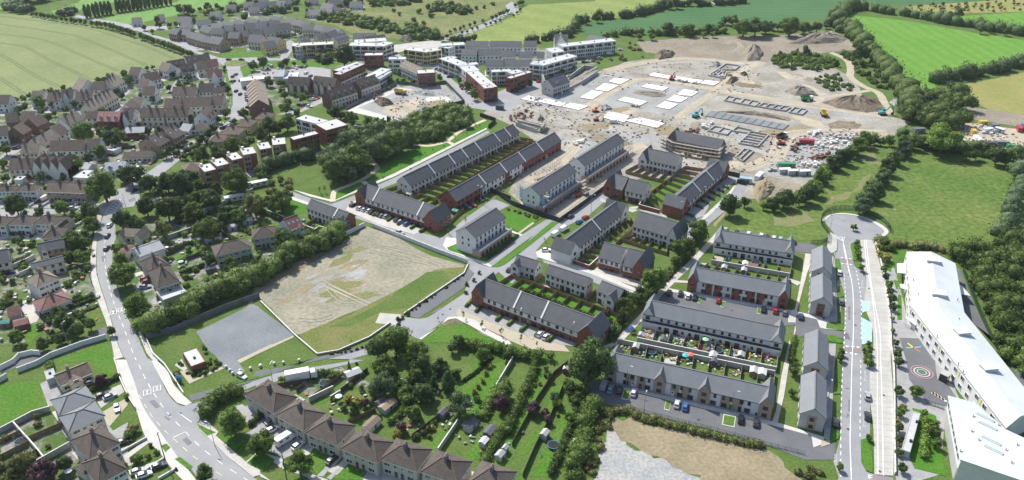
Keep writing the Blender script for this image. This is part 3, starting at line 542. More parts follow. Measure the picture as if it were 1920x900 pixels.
RF=dict(
 slate=mat('new_slate',(0.105,0.11,0.12),(0.13,0.135,0.145),rough=0.65,scale=0.4,fine=(3,0.08),obj=True,bands=('Z',1.5,0.2,0.5),rand=0.06),
 slateb=mat('blue_slate',(0.185,0.20,0.215),(0.21,0.225,0.24),rough=0.6,scale=0.4,fine=(3,0.06),obj=True,bands=('Z',1.5,0.16,0.5),rand=0.05),
 tile=mat('brown_tile',(0.155,0.115,0.09),(0.205,0.165,0.135),rough=0.85,scale=0.5,detail=8,fine=(3,0.15),obj=True,bands=('Z',1.1,0.34,0.6),rand=0.1),
 dark=mat('dark_tile',(0.095,0.08,0.07),(0.135,0.115,0.10),rough=0.85,scale=0.6,detail=8,fine=(3,0.15),obj=True,bands=('Z',1.1,0.34,0.6),rand=0.12),
 pale=mat('weathered_tile',(0.30,0.255,0.205),(0.23,0.19,0.155),rough=0.9,scale=0.5,detail=8,fine=(3,0.15),obj=True,bands=('Z',1.1,0.3,0.6),rand=0.1),
 redt=mat('maroon_tile',(0.20,0.10,0.085),(0.25,0.145,0.125),rough=0.85,scale=0.5,fine=(3,0.15),obj=True,bands=('Z',1.1,0.3,0.6),rand=0.08),
 pink=mat('pink_tile',(0.47,0.26,0.24),(0.40,0.22,0.2),rough=0.85,scale=0.5,fine=(3,0.12),obj=True,bands=('Z',5.0,0.2,0.8)),
 metal=mat('white_metal_roof',(0.62,0.655,0.66),(0.53,0.57,0.58),rough=0.5,scale=0.1,spec=0.4,obj=True,bands=('X',1.6,0.08,0.0)),
 flat=mat('white_roof_felt',(0.52,0.54,0.545),(0.42,0.44,0.445),rough=0.7,scale=0.25,detail=8,fine=(1.5,0.06)),
 flatg=mat('grey_roof_felt',(0.42,0.44,0.46),(0.35,0.37,0.39),rough=0.7,scale=0.25,detail=8,fine=(1.5,0.06)))
GL=glassmat()
FR=dict(d=flatc('dark_frame',(0.03,0.032,0.035),0.4),w=flatc('white_frame',(0.75,0.75,0.73),0.5),b=flatc('brown_frame',(0.12,0.07,0.04),0.5))
DOOR=[flatc('black_door',(0.025,0.025,0.03)),flatc('grey_door',(0.10,0.11,0.12)),flatc('red_door',(0.25,0.03,0.03)),flatc('white_door',(0.65,0.65,0.63)),flatc('brown_door',(0.16,0.08,0.04))]
FASC=flatc('fascia_dark',(0.035,0.035,0.04));RIDGE=flatc('ridge_tile',(0.17,0.12,0.09),0.9);WHITE=flatc('white_trim',(0.74,0.74,0.72))
CHIM=mat('chimney_render',(0.20,0.19,0.18),(0.15,0.14,0.13),scale=1.0);POT=flatc('chimney_pot',(0.36,0.20,0.12))
_mc={}
def cached(key,fn):
 if key not in _mc:_mc[key]=fn()
 return _mc[key]
def win_mesh(w,h,st):
 def f():
  mb=MB();t=0.09
  mb.box((0,0,h/2-t/2),(w,0.14,t));mb.box((0,-0.02,-h/2+t/2),(w+0.12,0.2,t));mb.box((-w/2+t/2,0,0),(t,0.136,h-2*t));mb.box((w/2-t/2,0,0),(t,0.136,h-2*t))
  if w>0.8:mb.box((w*0.08,0,0),(0.07,0.13,h-2*t))
  return mb.mesh('window',FR[st])
 return cached(('w',w,h,st),f)
def pane_mesh(w,h):return cached(('p',w,h),lambda:MB().box((0,0,0),(w-0.1,0.05,h-0.1)).mesh('pane',GL))
def win1_mesh(w,h,st):
 def f():
  mb=MB();t=0.1;mb.box((0,0.0,0),(w-0.05,0.06,h-0.05),1)
  for c,d in(((0,0,h/2-t/2),(w,0.14,t)),((0,0,-h/2+t/2),(w,0.14,t)),((-w/2+t/2,0,0),(t,0.13,h-2*t)),((w/2-t/2,0,0),(t,0.13,h-2*t))):mb.box(c,d,0)
  return mb.mesh('window',[FR[st],GL])
 return cached(('w1',w,h,st),f)
def door_mesh(w,h,k):
 def f():
  mb=MB();mb.box((0,0,0),(w,0.12,h));mb.box((0,-.03,h*.28),(w*.5,0.12,h*.22),1);mb.box((w*.36,-.08,-.05),(.05,.08,.2),2);return mb.mesh('door',[DOOR[k],GL,WHITE])
 return cached(('d',w,h,k),f)
LAY=dict(
 back=[(.27,4.0,.9,1.2),(.74,4.0,.9,1.2),(.3,1.05,1.7,2.1),(.76,1.4,.9,1.1)],
 front=[(.3,4.0,1.1,1.5),(.74,4.0,.8,1.3),(.25,1.05,1.0,2.1,'d'),(.68,1.25,1.7,1.5)],
 semi=[(.33,3.95,1.9,1.1),(.8,3.95,1.0,1.1),(.35,1.35,2.2,1.4),(.82,1.05,1.0,2.1,'d')],
 bung=[(.3,1.35,1.6,1.2),(.75,1.35,1.2,1.2)],
 three=[(.28,1.4,1.2,1.6),(.72,1.05,1.0,2.1,'d'),(.28,4.3,1.2,1.6),(.72,4.3,1.0,1.5),(.28,7.1,1.2,1.4),(.72,7.1,1.0,1.4)],
 apt=[(.25,1.5,1.3,1.8),(.72,1.5,.9,1.8),(.25,4.5,1.3,1.8),(.72,4.5,.9,1.8),(.35,7.5,2.2,1.9)],
 town=[(.22,4.6,.9,1.9),(.72,4.6,1.0,1.9),(.22,7.2,.8,1.5),(.72,7.2,1.0,1.7)],
 far=[(.28,4.0,1.0,1.2),(.75,4.0,1.0,1.2),(.3,1.3,1.4,1.3),(.75,1.05,1.0,2.1,'d')],none=[])
def place(p,D):
 pass
def hole_free():pass
def building(name,label,cat,s,spec='E',D=9.0,he=5.2,pitch=36,roof='g',wall='white',rf='slate',lay='far',n=None,u=5.3,fs='d',near=False,
             chim=(),wings=(),parapets=(),side=None,band=None,back=True,group=None,gables=(),ext=None,endwall=None,sidewin=True,dorm=0,sky=0,ov=0.3,brickbays=None,fin=(),yard=0,bays=None):
 """s: E = left and right front eave corner (and back-right corner), R = the two ridge ends"""
 rise0=math.tan(R(pitch));q=pts(s)
 if roof=='f':he+=random.uniform(-.2,.2)
 if spec=='R':
  zr=he+D/2*rise0 if roof!='f' else he
  a,b=G(q[0],zr),G(q[1],zr);c=(a+b)/2;dv=b-a
  if Vector((-dv.y,dv.x)).dot(c)<0:dv=-dv# front (-y) looks to the camera
  L=dv.length+(D*0.92 if roof=='h' else 0);ang=math.atan2(dv.y,dv.x)
 else:
  a,b=G(q[0],he),G(q[1],he);dv=b-a;L=dv.length;ang=math.atan2(dv.y,dv.x)
  nrm=Vector((-dv.y,dv.x)).normalized()
  if len(q)>2:D=abs((G(q[2],he)-b).dot(nrm))
  c=(a+b)/2+nrm*D/2
 hr=he+D/2*rise0
 rt=root(name,label,cat,(c.x,c.y,0),ang,group)
 toc=Matrix.Rotation(-ang,2)@(Vector((0,0))-c)# camera seen from the building
 hx,hy=L/2,D/2;wm=WL[wall];ew=WL[endwall]if endwall else wm
 mb=MB()
 xa,xb,ea,eb=-hx,hx,.18,.18
 for wg in wings:
  if len(wg)<6 and wg[0]<=.001:xa=-hx+(wg[0]+wg[1])/2*L;ea=0
  if len(wg)<6 and wg[1]>=.999:xb=-hx+(wg[0]+wg[1])/2*L;eb=0
 if roof=='g':
  mb.prism([(-hx,-hy),(hx,-hy),(hx,hy),(-hx,hy)],0,he);mb.m=[1 if k in(1,3)else 0 for k in range(len(mb.m))]
  mb.extx([(-hy,he-.01),(hy,he-.01),(0,hr)],xa,xb,0,True,1)
 else:mb.prism([(-hx,-hy),(hx,-hy),(hx,hy),(-hx,hy)],0,he if roof=='h' else he-0.35)
 ob('wall',mb.mesh('wall',[wm,ew]),rt)
 rm=RF[rf];t=0.16;rise=rise0
 if roof=='g':
  mb=MB();e=ov;prof=[(-hy-e,he-e*rise),(-hy-e,he-e*rise+t),(0,hr+t+.04),(hy+e,he-e*rise+t),(hy+e,he-e*rise),(0,hr+0.03)]
  mb.extx(prof,xa-ea,xb+eb,0,True,1);ro=ob('roof',mb.mesh('roof',[rm,FASC]),rt)
  if near:
   ob('ridge_tiles',MB().box(((xa+xb)/2,0,hr+t+.06),(xb-xa+ea+eb,.34,.1)).mesh('ridge_tiles',RIDGE if rf in('tile','dark','pale','redt')else mat('slate_ridge',(.2,.205,.215),(.16,.165,.175),scale=2)),ro)
   for sg in(-1,1):ob('gutter',MB().box((0,sg*(hy+e+.06),he-e*rise+.06),(L,.14,.12)).mesh('gutter',FASC if fs=='d' else WHITE),ro)
 elif roof=='h':
  e=0.4;X,Y=hx+e,hy+e;rx=max(hx-hy*0.92,0.01);z0=he-0.02;mb=MB();zt=he+hy*rise
  A_,B_,C_,D_=(-X,-Y,z0+.18),(X,-Y,z0+.18),(X,Y,z0+.18),(-X,Y,z0+.18);r1,r2=(-rx,0,zt+.18),(rx,0,zt+.18)
  mb.face([A_,B_,r2,r1]);mb.face([C_,D_,r1,r2]);mb.face([B_,C_,r2]);mb.face([D_,A_,r1])
  lo=[(p[0],p[1],z0)for p in(A_,B_,C_,D_)];up=[A_,B_,C_,D_]
  for k in range(4):mb.face([lo[k],lo[(k+1)%4],up[(k+1)%4],up[k]],1)
  mb.face(lo[::-1],1);ro=ob('roof',mb.mesh('roof',[rm,WHITE]),rt)
  if near or fs=='w':
   mb=MB()
   for pa,pb in((A_,r1),(B_,r2),(C_,r2),(D_,r1),(r1,r2)):mb.bar((pa[0],pa[1],pa[2]+.05),(pb[0],pb[1],pb[2]+.05),0.22,0.12)
   ob('ridge_tiles',mb.mesh('ridge_tiles',RIDGE if rf in('tile','dark','pale')else FASC),ro)
 else:
  mb=MB();pz=0.35;w_=0.25
  mb.prism([(-hx+w_,-hy+w_),(hx-w_,-hy+w_),(hx-w_,hy-w_),(-hx+w_,hy-w_)],he-pz,he-0.12);ro=ob('roof',mb.mesh('roof',rm),rt)
  mb=MB();mb.box((0,-hy+w_/2,he-pz/2),(L,w_,pz));mb.box((0,hy-w_/2,he-pz/2),(L,w_,pz));mb.box((-hx+w_/2,0,he-pz/2),(w_,D-2*w_,pz));mb.box((hx-w_/2,0,he-pz/2),(w_,D-2*w_,pz));ob('parapet',mb.mesh('parapet',wm),rt)
  for k in range(max(1,int(L/9))):ob('roof_vent',cached('rv',lambda:MB().box((0,0,.3),(.8,.8,.6)).mesh('roof_vent',FR['d'])),ro,(-hx+(k+.5)*L/max(1,int(L/9)),random.uniform(-1,1),he-.12))
 for f in chim:
  w_,h_=(0.75,1.5);x=-hx+f*L;y=0.0
  ob('chimney',cached('ch',lambda:MB().box((0,0,0),(.75,1.3,2.2)).box((0,0,1.15),(.9,1.45,.16)).cyl((0,-.35,1.2),.14,.45,8,1).cyl((0,.1,1.2),.14,.4,8,1).cyl((0,.45,1.2),.14,.45,8,1).mesh('chimney',[CHIM,POT])),ro,(x,y,hr+.55))
 for f in parapets:
  x=-hx+f*L;mb=MB();e=0.32;mb.extx([(-hy-e,he-e*rise-.3),(-hy-e,he-e*rise+t+.28),(0,hr+t+.3),(hy+e,he-e*rise+t+.28),(hy+e,he-e*rise-.3),(0,hr-.2)],x-.32,x+.32)
  ob('party_wall',mb.mesh('party_wall',WHITE),rt)
 for f in fin:
  x=-hx+f*L;mb=MB();mb.extx([(-hy-.2,he-.15*rise),(-hy-.2,he-.15*rise+.45),(0,hr+.5),(0,hr)],x-.22,x+.22);ob('fire_wall',mb.mesh('fire_wall',RF['dark']),ro)
 for wg in wings:# cross-gabled end bays: (x0 fraction, x1 fraction, projection front, wall, projection back)
  x0,x1=-hx+wg[0]*L,-hx+wg[1]*L;pf=wg[2];pb_=wg[4]if len(wg)>4 else 0.25;ww=WL[wg[3]];xm=(x0+x1)/2;hw=(x1-x0)/2
  hz=hr+0.12 if not(len(wg)>5)else he+hw*wg[5];yb=hy+pb_ if not(len(wg)>5)else 0
  mb=MB();mb.exty([(x0,0),(x1,0),(x1,he),(xm,hz),(x0,he)],-hy-pf,yb);wo=ob('bay_wall',mb.mesh('bay_wall',ww),rt)
  sl_=(hz-he)/hw;e=0.22;mb=MB();mb.exty([(x0-e,he-e*sl_),(xm,hz),(x1+e,he-e*sl_),(x1+e,he-e*sl_+.2),(xm,hz+.22),(x0-e,he-e*sl_+.2)],-hy-pf-.2,yb+.2);ob('bay_roof',mb.mesh('bay_roof',rm),rt)
  if near and toc.y<-hy:
   for zc in(4.0,1.3):wd(rt,1.5,1.3,fs,near,(xm,-hy-pf-.02,zc),0)
 if band:mb=MB().box((0,-hy-.03,band[1]/2),(L-.02,.06,band[1]));ob('brick_plinth',mb.mesh('brick_plinth',WL[band[0]]),rt)
 if brickbays:
  for x0f,x1f in brickbays[1]:mb=MB().box((-hx+(x0f+x1f)/2*L,-hy-.06,he/2-.1),((x1f-x0f)*L,.12,he-.2));ob('brick_bay',mb.mesh('brick_bay',WL[brickbays[0]]),rt)
 if ext:
  mb=MB().box((0,-hy-ext/2,1.4),(L,ext,2.8));ob('rear_extension',mb.mesh('rear_extension',wm),rt);mb=MB().box((0,-hy-ext/2+.1,2.88),(L-.1,ext+.1,.16));ob('extension_roof',mb.mesh('extension_roof',FASC),rt)
 if yard:
  f_=random.uniform(.3,.6)*L;sgn=random.choice((-1,1));Mw=Matrix.Rotation(ang,2)
  for q_,m_ in(([(-hx-.8,-hy-1),(-hx-.8,-hy-yard*.5),(sgn*f_-hx*.5,-hy-yard),(sgn*f_+hx*.5,-hy-yard),(hx+.8,-hy-yard*.45),(hx+.8,hy+1.5),(-hx-.8,hy+1.5)],random.choice((M_PAVE,M_FOOT,M_ASPH,M_CONC))),):
   patch('yard',[c+Mw@Vector(v)for v in q_],m_,2)
 n=n or max(1,round(L/u));lw=L/n;items=LAY[lay]
 for sd in(-1,1):
  if(toc.y<-hy*0.5)!=(sd<0)or(sd>0 and not back):continue
  for k in range(n):
   for it in items:
    if it[1]+it[3]/2>he-0.05:continue
    fx=it[0]if k%2==0 else 1-it[0];x=-hx+(k+fx)*lw
    if any(-hx+g[0]*L-.5<x<-hx+g[1]*L+.5 for g in wings):continue
    proud=0.03+(0.14 if brickbays else(0.06 if band else 0));y=sd*(hy+proud)
    if ext and it[1]<2.7:y=sd*(hy+ext+.03)
    if len(it)>4:ob('door',door_mesh(it[2],it[3],random.choice((0,1,1,2,3,4))),rt,(x,y,it[1]),0 if sd<0 else math.pi)
    else:wd(rt,it[2],it[3],fs,near,(x,y,it[1]),0 if sd<0 else math.pi)
 if sidewin:
  for sd in(-1,1):
   if toc.x*sd<hx:continue
   zs=[4.0]if he>4.5 else[1.4]
   if he>7.5:zs=[4.4,7.0]
   for zc in zs:
    for y in(-D*.16,D*.16):wd(rt,.8,1.0,fs,near,(sd*(hx+.03),y,zc),sd*math.pi/2)
 if bays:
  for k in range(0,n,2):
   if toc.y<-hy:ob('upper_bay',MB().box((-hx+(k+.5)*lw,-hy-.01,he-1.75),(lw*.8,.06,2.5)).mesh('upper_bay',WL[bays]),rt);ob('balcony_rail',MB().box((-hx+(k+.5)*lw,-hy-.5,he-2.5),(lw*.8,.06,.9)).box((-hx+(k+.5)*lw,-hy-.28,he-2.98),(lw*.8,.5,.1)).mesh('balcony_rail',FR['d']),rt)
 for k in range(dorm):
  x=-hx+(k+.5)*L/dorm;mb=MB();y0=-hy*.72;zb=he+hy*.28*rise;mb.exty([(x-1,zb-.3),(x+1,zb-.3),(x+1,zb+.9),(x,zb+1.7),(x-1,zb+.9)],y0,-hy*.1);dm=ob('dormer',mb.mesh('dormer',rm),rt);wd(dm,1.1,.9,'w',False,(x,y0-.04,zb+.45),0,'dormer_window')
 for k in range(sky):
  x=-hx+(k+.5)*L/sky;sk=cached('skyl',lambda:MB().box((0,0,0),(.8,1.1,.12)).mesh('skylight',flatc('skylight_glass',(.35,.42,.5),.1,.8)));o=ob('skylight',sk,ro,(x,-hy*.5,he+hy*.5*rise+t+.05));o.rotation_euler=(math.atan(rise),0,0)
 return rt
def wd(rt,w,h,st,near,loc,rz,nm='window'):
 w,h=round(w,1),round(h,1)
 if near:
  o=ob(nm,win_mesh(w,h,st),rt,loc,rz);ob('pane',pane_mesh(w,h),o)
 else:o=ob(nm,win1_mesh(w,h,st),rt,loc,rz)
 return o
def rows(desc,where,name,cat,group,items,**k):
 """items: strings (coordinates) or (coordinates, overrides); labelled by their order from the left"""
 its=[(i,{})if isinstance(i,str)else i for i in items]
 its.sort(key=lambda i:sum(p[0]for p in pts(i[0])[:2]))
 for j,(s,ov_)in enumerate(its):
  kk=dict(k);kk.update(ov_);d=kk.pop('desc',desc);nm=kk.pop('name',name)
  building(nm,f'{d}, {nth(j)} from the left {where}',cat,s,group=group,**{'yard':4,**kk})

# ------------------------------------------------------------------ right-hand estate
W5=lambda f0,f1,wl,pf=0.5:(f0,f1,pf,wl)
building('terrace','long white and buff terrace facing the near car park with four front gables','terrace','b 65,238 1310,522',D=9.1,pitch=35,rf='slateb',lay='front',n=10,near=True,
         wings=[W5(-.005,.07,'bbrick'),W5(.93,1.005,'bbrick'),(.305,.375,.5,'bbrick',0,1.5),(.575,.645,.5,'bbrick',0,1.5)],brickbays=('bbrick',((.13,.185),(.2,.255),(.41,.46),(.475,.53),(.71,.765),(.78,.835))))
building('terrace','long white terrace seen from its back gardens, behind the near car park terrace','terrace','a 345,672 1388,893',D=9.1,pitch=35,rf='slateb',lay='back',n=9,near=True,ext=1.3,wings=[W5(-.005,.08,'white',.2),W5(.92,1.005,'white',.2)])
building('terrace','red brick and white terrace facing the upper car park with two end gables','terrace','a 685,415 1432,553',D=9.1,pitch=35,rf='slateb',lay='front',n=8,near=True,wings=[W5(-.005,.09,'brick'),W5(.91,1.005,'brick')],
         brickbays=('brick',((.18,.25),(.27,.34),(.45,.53),(.6,.68),(.7,.78))))
building('terrace','white terrace seen from its back gardens, nearest the turning circle meadow','terrace','a 880,130 1472,222',D=9.1,pitch=35,rf='slateb',lay='back',n=6,near=True,ext=1.3,wings=[W5(-.005,.11,'white',.2),W5(.89,1.005,'white',.2)])
for j,(s,wl)in enumerate((('a 1690,162 1692,322','brick'),('a 1690,372 1692,550','brick'),('a 1655,792 b 1650,192','brick'),('b 1636,264 1630,546','bbrick'))):
 rt=building('end_on_house',f'narrow slate roofed house gable on to the avenue, {nth(j)} from the turning circle','house',s,spec='R',D=7.2,he=5.4,pitch=38,rf='slateb',lay='none',near=True,group='gable houses along the avenue',sidewin=False,endwall='grey')
 L=(gp(s,8)[1]-gp(s,8)[0]).length
 sd=1 if True else-1
 for sx in(-1,1):
  p=rt.matrix_basis@Vector((sx*8,0,0))
  if p.y<rt.location.y:
   mb=MB().box((sx*(L/2+.08),0,2.7),(.16,2.6,5.2));ob('brick_panel',mb.mesh('brick_panel',WL[wl]),rt)
   for zc in(4.1,1.5):wd(rt,1.3,1.3,'d',True,(sx*(L/2+.18),0,zc),sx*math.pi/2)
 for sy in(-1,1):
  p=rt.matrix_basis@Vector((0,sy*8,0));r_=0 if sy<0 else math.pi
  for k in range(4):
   x=-L/2+(k+.5)*L/4;wd(rt,1.0,1.2,'d',True,(x,sy*3.63,4.0),r_);wd(rt,1.0,1.3,'d',True,(x+.3,sy*3.63,1.4),r_)
  if p.x>rt.location.x:
   for k in(.28,.72):ob('porch',MB().box((-L/2+k*L,sy*4.2,1.3),(1.7,1.3,2.6)).mesh('porch',WL['grey']),rt)

# ------------------------------------------------------------------ new estate in the middle
NE=dict(near=True,pitch=40,u=5.4)
building('terrace','long brick terrace with dark slate roof beside the beige street and lawn','terrace','c 160,290 1555,812 1668,640',lay='front',n=9,wall='white',band=('brick',2.6),wings=[W5(-.005,.09,'brick'),W5(.86,1.0,'brick')],parapets=(.35,.575),**NE)
building('terrace','brick terrace with two dark end gables behind the row of parked cars','terrace','d 115,597 730,802 852,740',lay='front',n=8,wall='white',band=('brick',2.6),wings=[W5(-.005,.11,'brick'),W5(.86,1.0,'brick')],parapets=(.22,.77),**NE)
building('terrace','long white terrace running up beside the park lawn and gravel path','terrace','d 530,525 1365,115',D=9.0,lay='back',n=17,parapets=(.2,.375,.49,.615,.8,.91),**NE)
building('terrace','long brick and white terrace parallel to the park terrace, scaffold at its far end','terrace','d 880,645 x 562,118',D=9.0,lay='front',n=14,wall='brick',parapets=(.25,.44,.62,.8),brickbays=('white',((.22,.42),(.47,.6))),**NE)
building('house','white house with blue grey gables at the road bend beside the long brick terrace','house','u 864,737 1100,810 1180,742',lay='back',n=2,wings=[(-.02,.32,2.2,'white',.2,1.0)],**NE)
building('house_row','white row of houses with patio doors behind the long brick terrace','terrace','22 250,247 555,350 608,300',lay='back',n=4,**NE)
building('house','small white house with brick side and projecting gable beside the tree belt','house','22 638,380 800,446 866,388',lay='back',n=2,endwall='brick',wings=[(.5,.95,2.4,'white',.1,1.0)],**NE)
building('house_row','pair of brick and white houses with one white party wall above driveways','house','v 675,735 915,800 1020,670',lay='front',n=2,wall='white',band=('brick',2.6),**NE)
building('house_row','pair of brick houses with a dark gable next to the tree belt','house','v 950,825 1195,887 1335,745',lay='front',n=2,wall='white',band=('brick',2.6),wings=[W5(.45,1.0,'brick')],**NE)
building('terrace','white stepped terrace with back gardens running up beside the hoarding road','terrace','v 352,697 1000,192',D=8.8,lay='back',n=9,wings=[W5(-.005,.13,'white'),W5(.88,1.0,'white')],parapets=(.5,),**NE)
building('terrace','brick and white stepped terrace facing the driveways by the blue gate','terrace','w 885,737 1385,302',D=8.8,lay='front',n=8,wall='white',band=('brick',2.6),wings=[W5(-.005,.13,'brick'),W5(.87,1.0,'brick')],parapets=(.38,.66),**NE)
building('house_row','white house row with fenced brown gardens beside the haul road','terrace','w 440,207 830,290 918,222',lay='back',n=5,wings=[W5(-.005,.22,'white')],**NE)
building('house_row','brick house with dark gable at the end of the hoarding','house','w 78,490 262,543 340,452',lay='front',n=2,wall='brick',wings=[W5(-.005,.45,'brick')],**NE)
building('house_row','brick and white pair of houses with plain white gable, left of the fenced gardens','house','w 293,548 490,592 585,512',lay='front',n=2,wall='white',band=('brick',2.6),**NE)
building('house_row','white house row with dark end gable between the two stepped terraces','terrace','12 905,795 1240,893 1320,815',lay='back',n=5,wings=[W5(.78,1.0,'white')],**NE)
building('house_row','white house row with brick gable by the walled plot and bend in the road','terrace','l 1160,293 1690,490 1800,392',lay='back',n=5,endwall='brick',parapets=(.72,),wings=[(.86,1.0,2.2,'white',.1,1.0)],**NE)
def podium_block(lbl,s,D,spod,n,prot=2.8):
 rt=building('apartment_block',lbl,'apartment block',s,D=D,he=8.9,pitch=33,lay='town',n=n,near=True,u=5.0)
 a,b=gp(s,8.9)[:2];L=(b-a).length
 mb=MB().box((0,-D/2-prot/2+.5,1.7),(L+1.6,prot+1.0,3.4));pd=ob('brick_podium',mb.mesh('brick_podium',WL['bbrick']),rt)
 mb=MB().box((0,-D/2-prot/2,3.44),(L+1.2,prot-.1,.07));ob('terrace_floor',mb.mesh('terrace_floor',M_PAVE),pd)
 mb=MB().box((0,-D/2-prot+.08,3.85),(L+1.6,.16,.9));ob('terrace_parapet',mb.mesh('terrace_parapet',WHITE),pd)
 for k in range(n*2):wd(pd,1.4,2.0,'d',False,(-L/2+(k+.5)*L/(2*n),-D/2-prot-.03,1.3),0)
 return rt
ap=podium_block('white apartment block on a buff brick podium beside the green strip','u 425,455 767,228',10.0,None,4)
podium_block('white block on podium behind blue netted scaffold at the site corner','x 355,630 705,405',9.0,None,5)
podium_block('white block on podium further up the scaffolded row','x 780,358 1155,120',9.0,None,6)
building('unfinished_terrace','dark roofed unfinished terrace wrapped in scaffold in the middle of the site','terrace','E 200,385 840,510',D=9,he=5.4,pitch=40,wall='dbrick',lay='front',n=6,wings=[W5(-.005,.16,'dbrick')],near=False)
building('unfinished_terrace','half roofed terrace in scaffold next to the white flats','terrace','s 1480,780 1710,700 1640,625',he=6.5,pitch=40,wall='grey',lay='front',n=4)

# ------------------------------------------------------------------ old semis along the bottom and on the left
SEMI=dict(yard=5,roof='h',wall='dash',rf='dark',lay='semi',fs='w',near=True,he=5.1,pitch=33,chim=(.5,))
for j,(s,d)in enumerate((('J 200,100 465,270','pebble dashed semi with flat roofed extension nearest the lorry'),('J 495,295 745,435','pebble dashed semi with pale stained roof behind the camper van'),('J 775,460 1055,570','pebble dashed semi with mossy brown roof above a wide lawn'),
  ('31 645,665 905,770','pebble dashed semi with two front lawns, fourth of the bottom row'),('31 938,745 1200,832','pebble dashed semi, fifth of the bottom row'),('31 1245,838 1508,928','pebble dashed semi with a roof window, sixth of the bottom row'),('31 1595,925 1850,1010','pebble dashed semi cut off by the bottom edge'))):
 building('semi_detached_house',d,'house',s,D=8.6,n=2,group='hip roofed semis along the bottom road',**SEMI)
building('house_extension','flat roofed brown extension behind the semi nearest the lorry','extension','J 545,185 640,235 735,130',he=2.8,roof='f',wall='dash',rf='flat',lay='none',sidewin=False)
H4=dict(SEMI);H4.update(chim=(),wall='grey')
building('detached_house','slate hipped house next to the bungalow, upper of two alike','house','30 455,405 705,295 645,195',**{**H4,'rf':'slateb','wall':'cream','pitch':27},n=2)
building('detached_house','slate hipped house with white wall, lower of two alike','house','30 525,535 778,420 708,315',**{**H4,'rf':'slateb','wall':'cream','pitch':27},n=2)
building('semi_detached_house','brown hipped house with roof window above a gravel drive','house','30 675,745 892,625 740,500',**{**SEMI,'wall':'white'},n=2)
building('semi_detached_house','brown hipped house with rear annex at the bottom left edge','house','30 742,930 945,820 795,690',**{**SEMI,'wall':'white'},n=2)
building('annex','small brown roofed annex behind the lower hipped houses','annex','30 565,810 640,860 30 660,740',spec='E',he=2.9,roof='h',pitch=30,rf='dark',wall='cream',lay='none',sidewin=False)
building('bungalow','brown tiled bungalow with white gable between the two lawns','bungalow','30 455,192 690,95 650,15',he=3.0,pitch=30,rf='tile',wall='cream',lay='bung',fs='w',near=True,chim=(.4,),wings=[(.25,.62,2.6,'cream',.1,.62)])
building('garage','white corrugated roofed garage beside the bungalow','garage','n 655,390 790,345 730,230',he=2.7,roof='f',wall='grey',rf='flatg',lay='none',sidewin=False)
building('kiosk_house','white flat roofed red box building on the corner lawn','marketing suite','p 660,505 865,430 790,215',he=3.0,roof='f',wall='brick',rf='flat',lay='none',sidewin=False)
building('semi_detached_house','brown hipped semi with tall wall and three cars in its drive','house','L 765,360 995,290 895,110',**{**SEMI,'wall':'grey'},n=2)
building('semi_detached_house','brown hipped semi joined behind the tree lined road, upper half','house','L 690,190 895,115 790,-10',**{**SEMI,'wall':'grey'},n=2)
building('side_garage','pale flat roofed garage beside the hipped semi','garage','L 815,495 1080,400 1060,280',he=2.8,roof='f',wall='grey',rf='flat',lay='none',sidewin=False)
building('big_house','large white gabled house with purple grey roof by the yard','house','k 320,610 660,490 500,400',he=5.6,pitch=24,roof='g',rf='flatg',wall='white',lay='none',near=True,chim=(.1,))
building('cottage','cream cottage with dormer under the big conifers','house','k 25,320 340,330',D=6,he=3.2,pitch=35,rf='pale',wall='cream',lay='bung',wings=[(.0,.25,1.5,'cream',.1),(.75,1.05,2.0,'cream',.1)])
building('cottage','red and white weathered roofed cottage beside the roadside tree','house','k 110,560 240,470 200,420',he=3.2,pitch=32,roof='h',rf='redt',wall='cream',lay='none',chim=(.5,))
building('semi_detached_house','long dark hipped semi behind the round garden tree','house','k 1400,600 1880,480',D=9,he=5.1,roof='h',pitch=30,rf='dark',wall='grey',lay='semi',fs='w',near=True)
building('semi_detached_house','dark hipped semi between two green back gardens','house','l 405,735 735,690 l 740,560',D=9,he=5.1,roof='h',pitch=30,rf='dark',wall='grey',lay='semi',fs='w',near=True)
building('detached_house','maroon roofed house with bay window and three skylights','house','l 935,610 1110,540 1010,425',he=5.2,pitch=38,rf='redt',wall='white',lay='far',fs='w',near=True,sky=3,wings=[(.6,.95,1.2,'white',0,.9)])
building('bungalow','maroon tin roofed bungalow beside the vegetable rows','bungalow','m 580,255 1000,95 890,-40',he=3.0,pitch=28,roof='h',rf='redt',wall='white',lay='bung',fs='w',near=True,chim=(.55,))
building('workshop','dark shed with rust red roof beside the gravel yard','shed','m 120,330 290,290 200,200',he=3.0,pitch=35,rf='redt',wall='grey',lay='none',sidewin=False)
building('workshop','rust red roofed lean-to in front of the dark shed','shed','m 195,470 395,420 330,350',he=2.4,pitch=20,rf='redt',wall='dbrick',lay='none',sidewin=False)
building('semi_detached_house','pale hip roofed semi with garden steps beside the roadside hedge','house','j 530,745 825,620 815,450',**{**SEMI,'rf':'pale','wall':'white'},n=2)
building('long_house','slate roofed long house below the dormered slate house','house','j 450,480 900,370 860,310',he=5.0,pitch=30,rf='slate',wall='cream',lay='far',near=True)
building('detached_house','slate roofed house with white dormer gable and brick front','house','j 545,245 910,175 880,85',he=5.0,pitch=36,rf='slate',wall='bbrick',lay='far',near=True,wings=[(.1,.32,.8,'white',0,1.2)])
building('detached_house','slate gabled house cut off by the left edge above the parked car','house','j -60,420 130,380 50,250',he=5.0,pitch=36,rf='slate',wall='cream',lay='far',near=True)
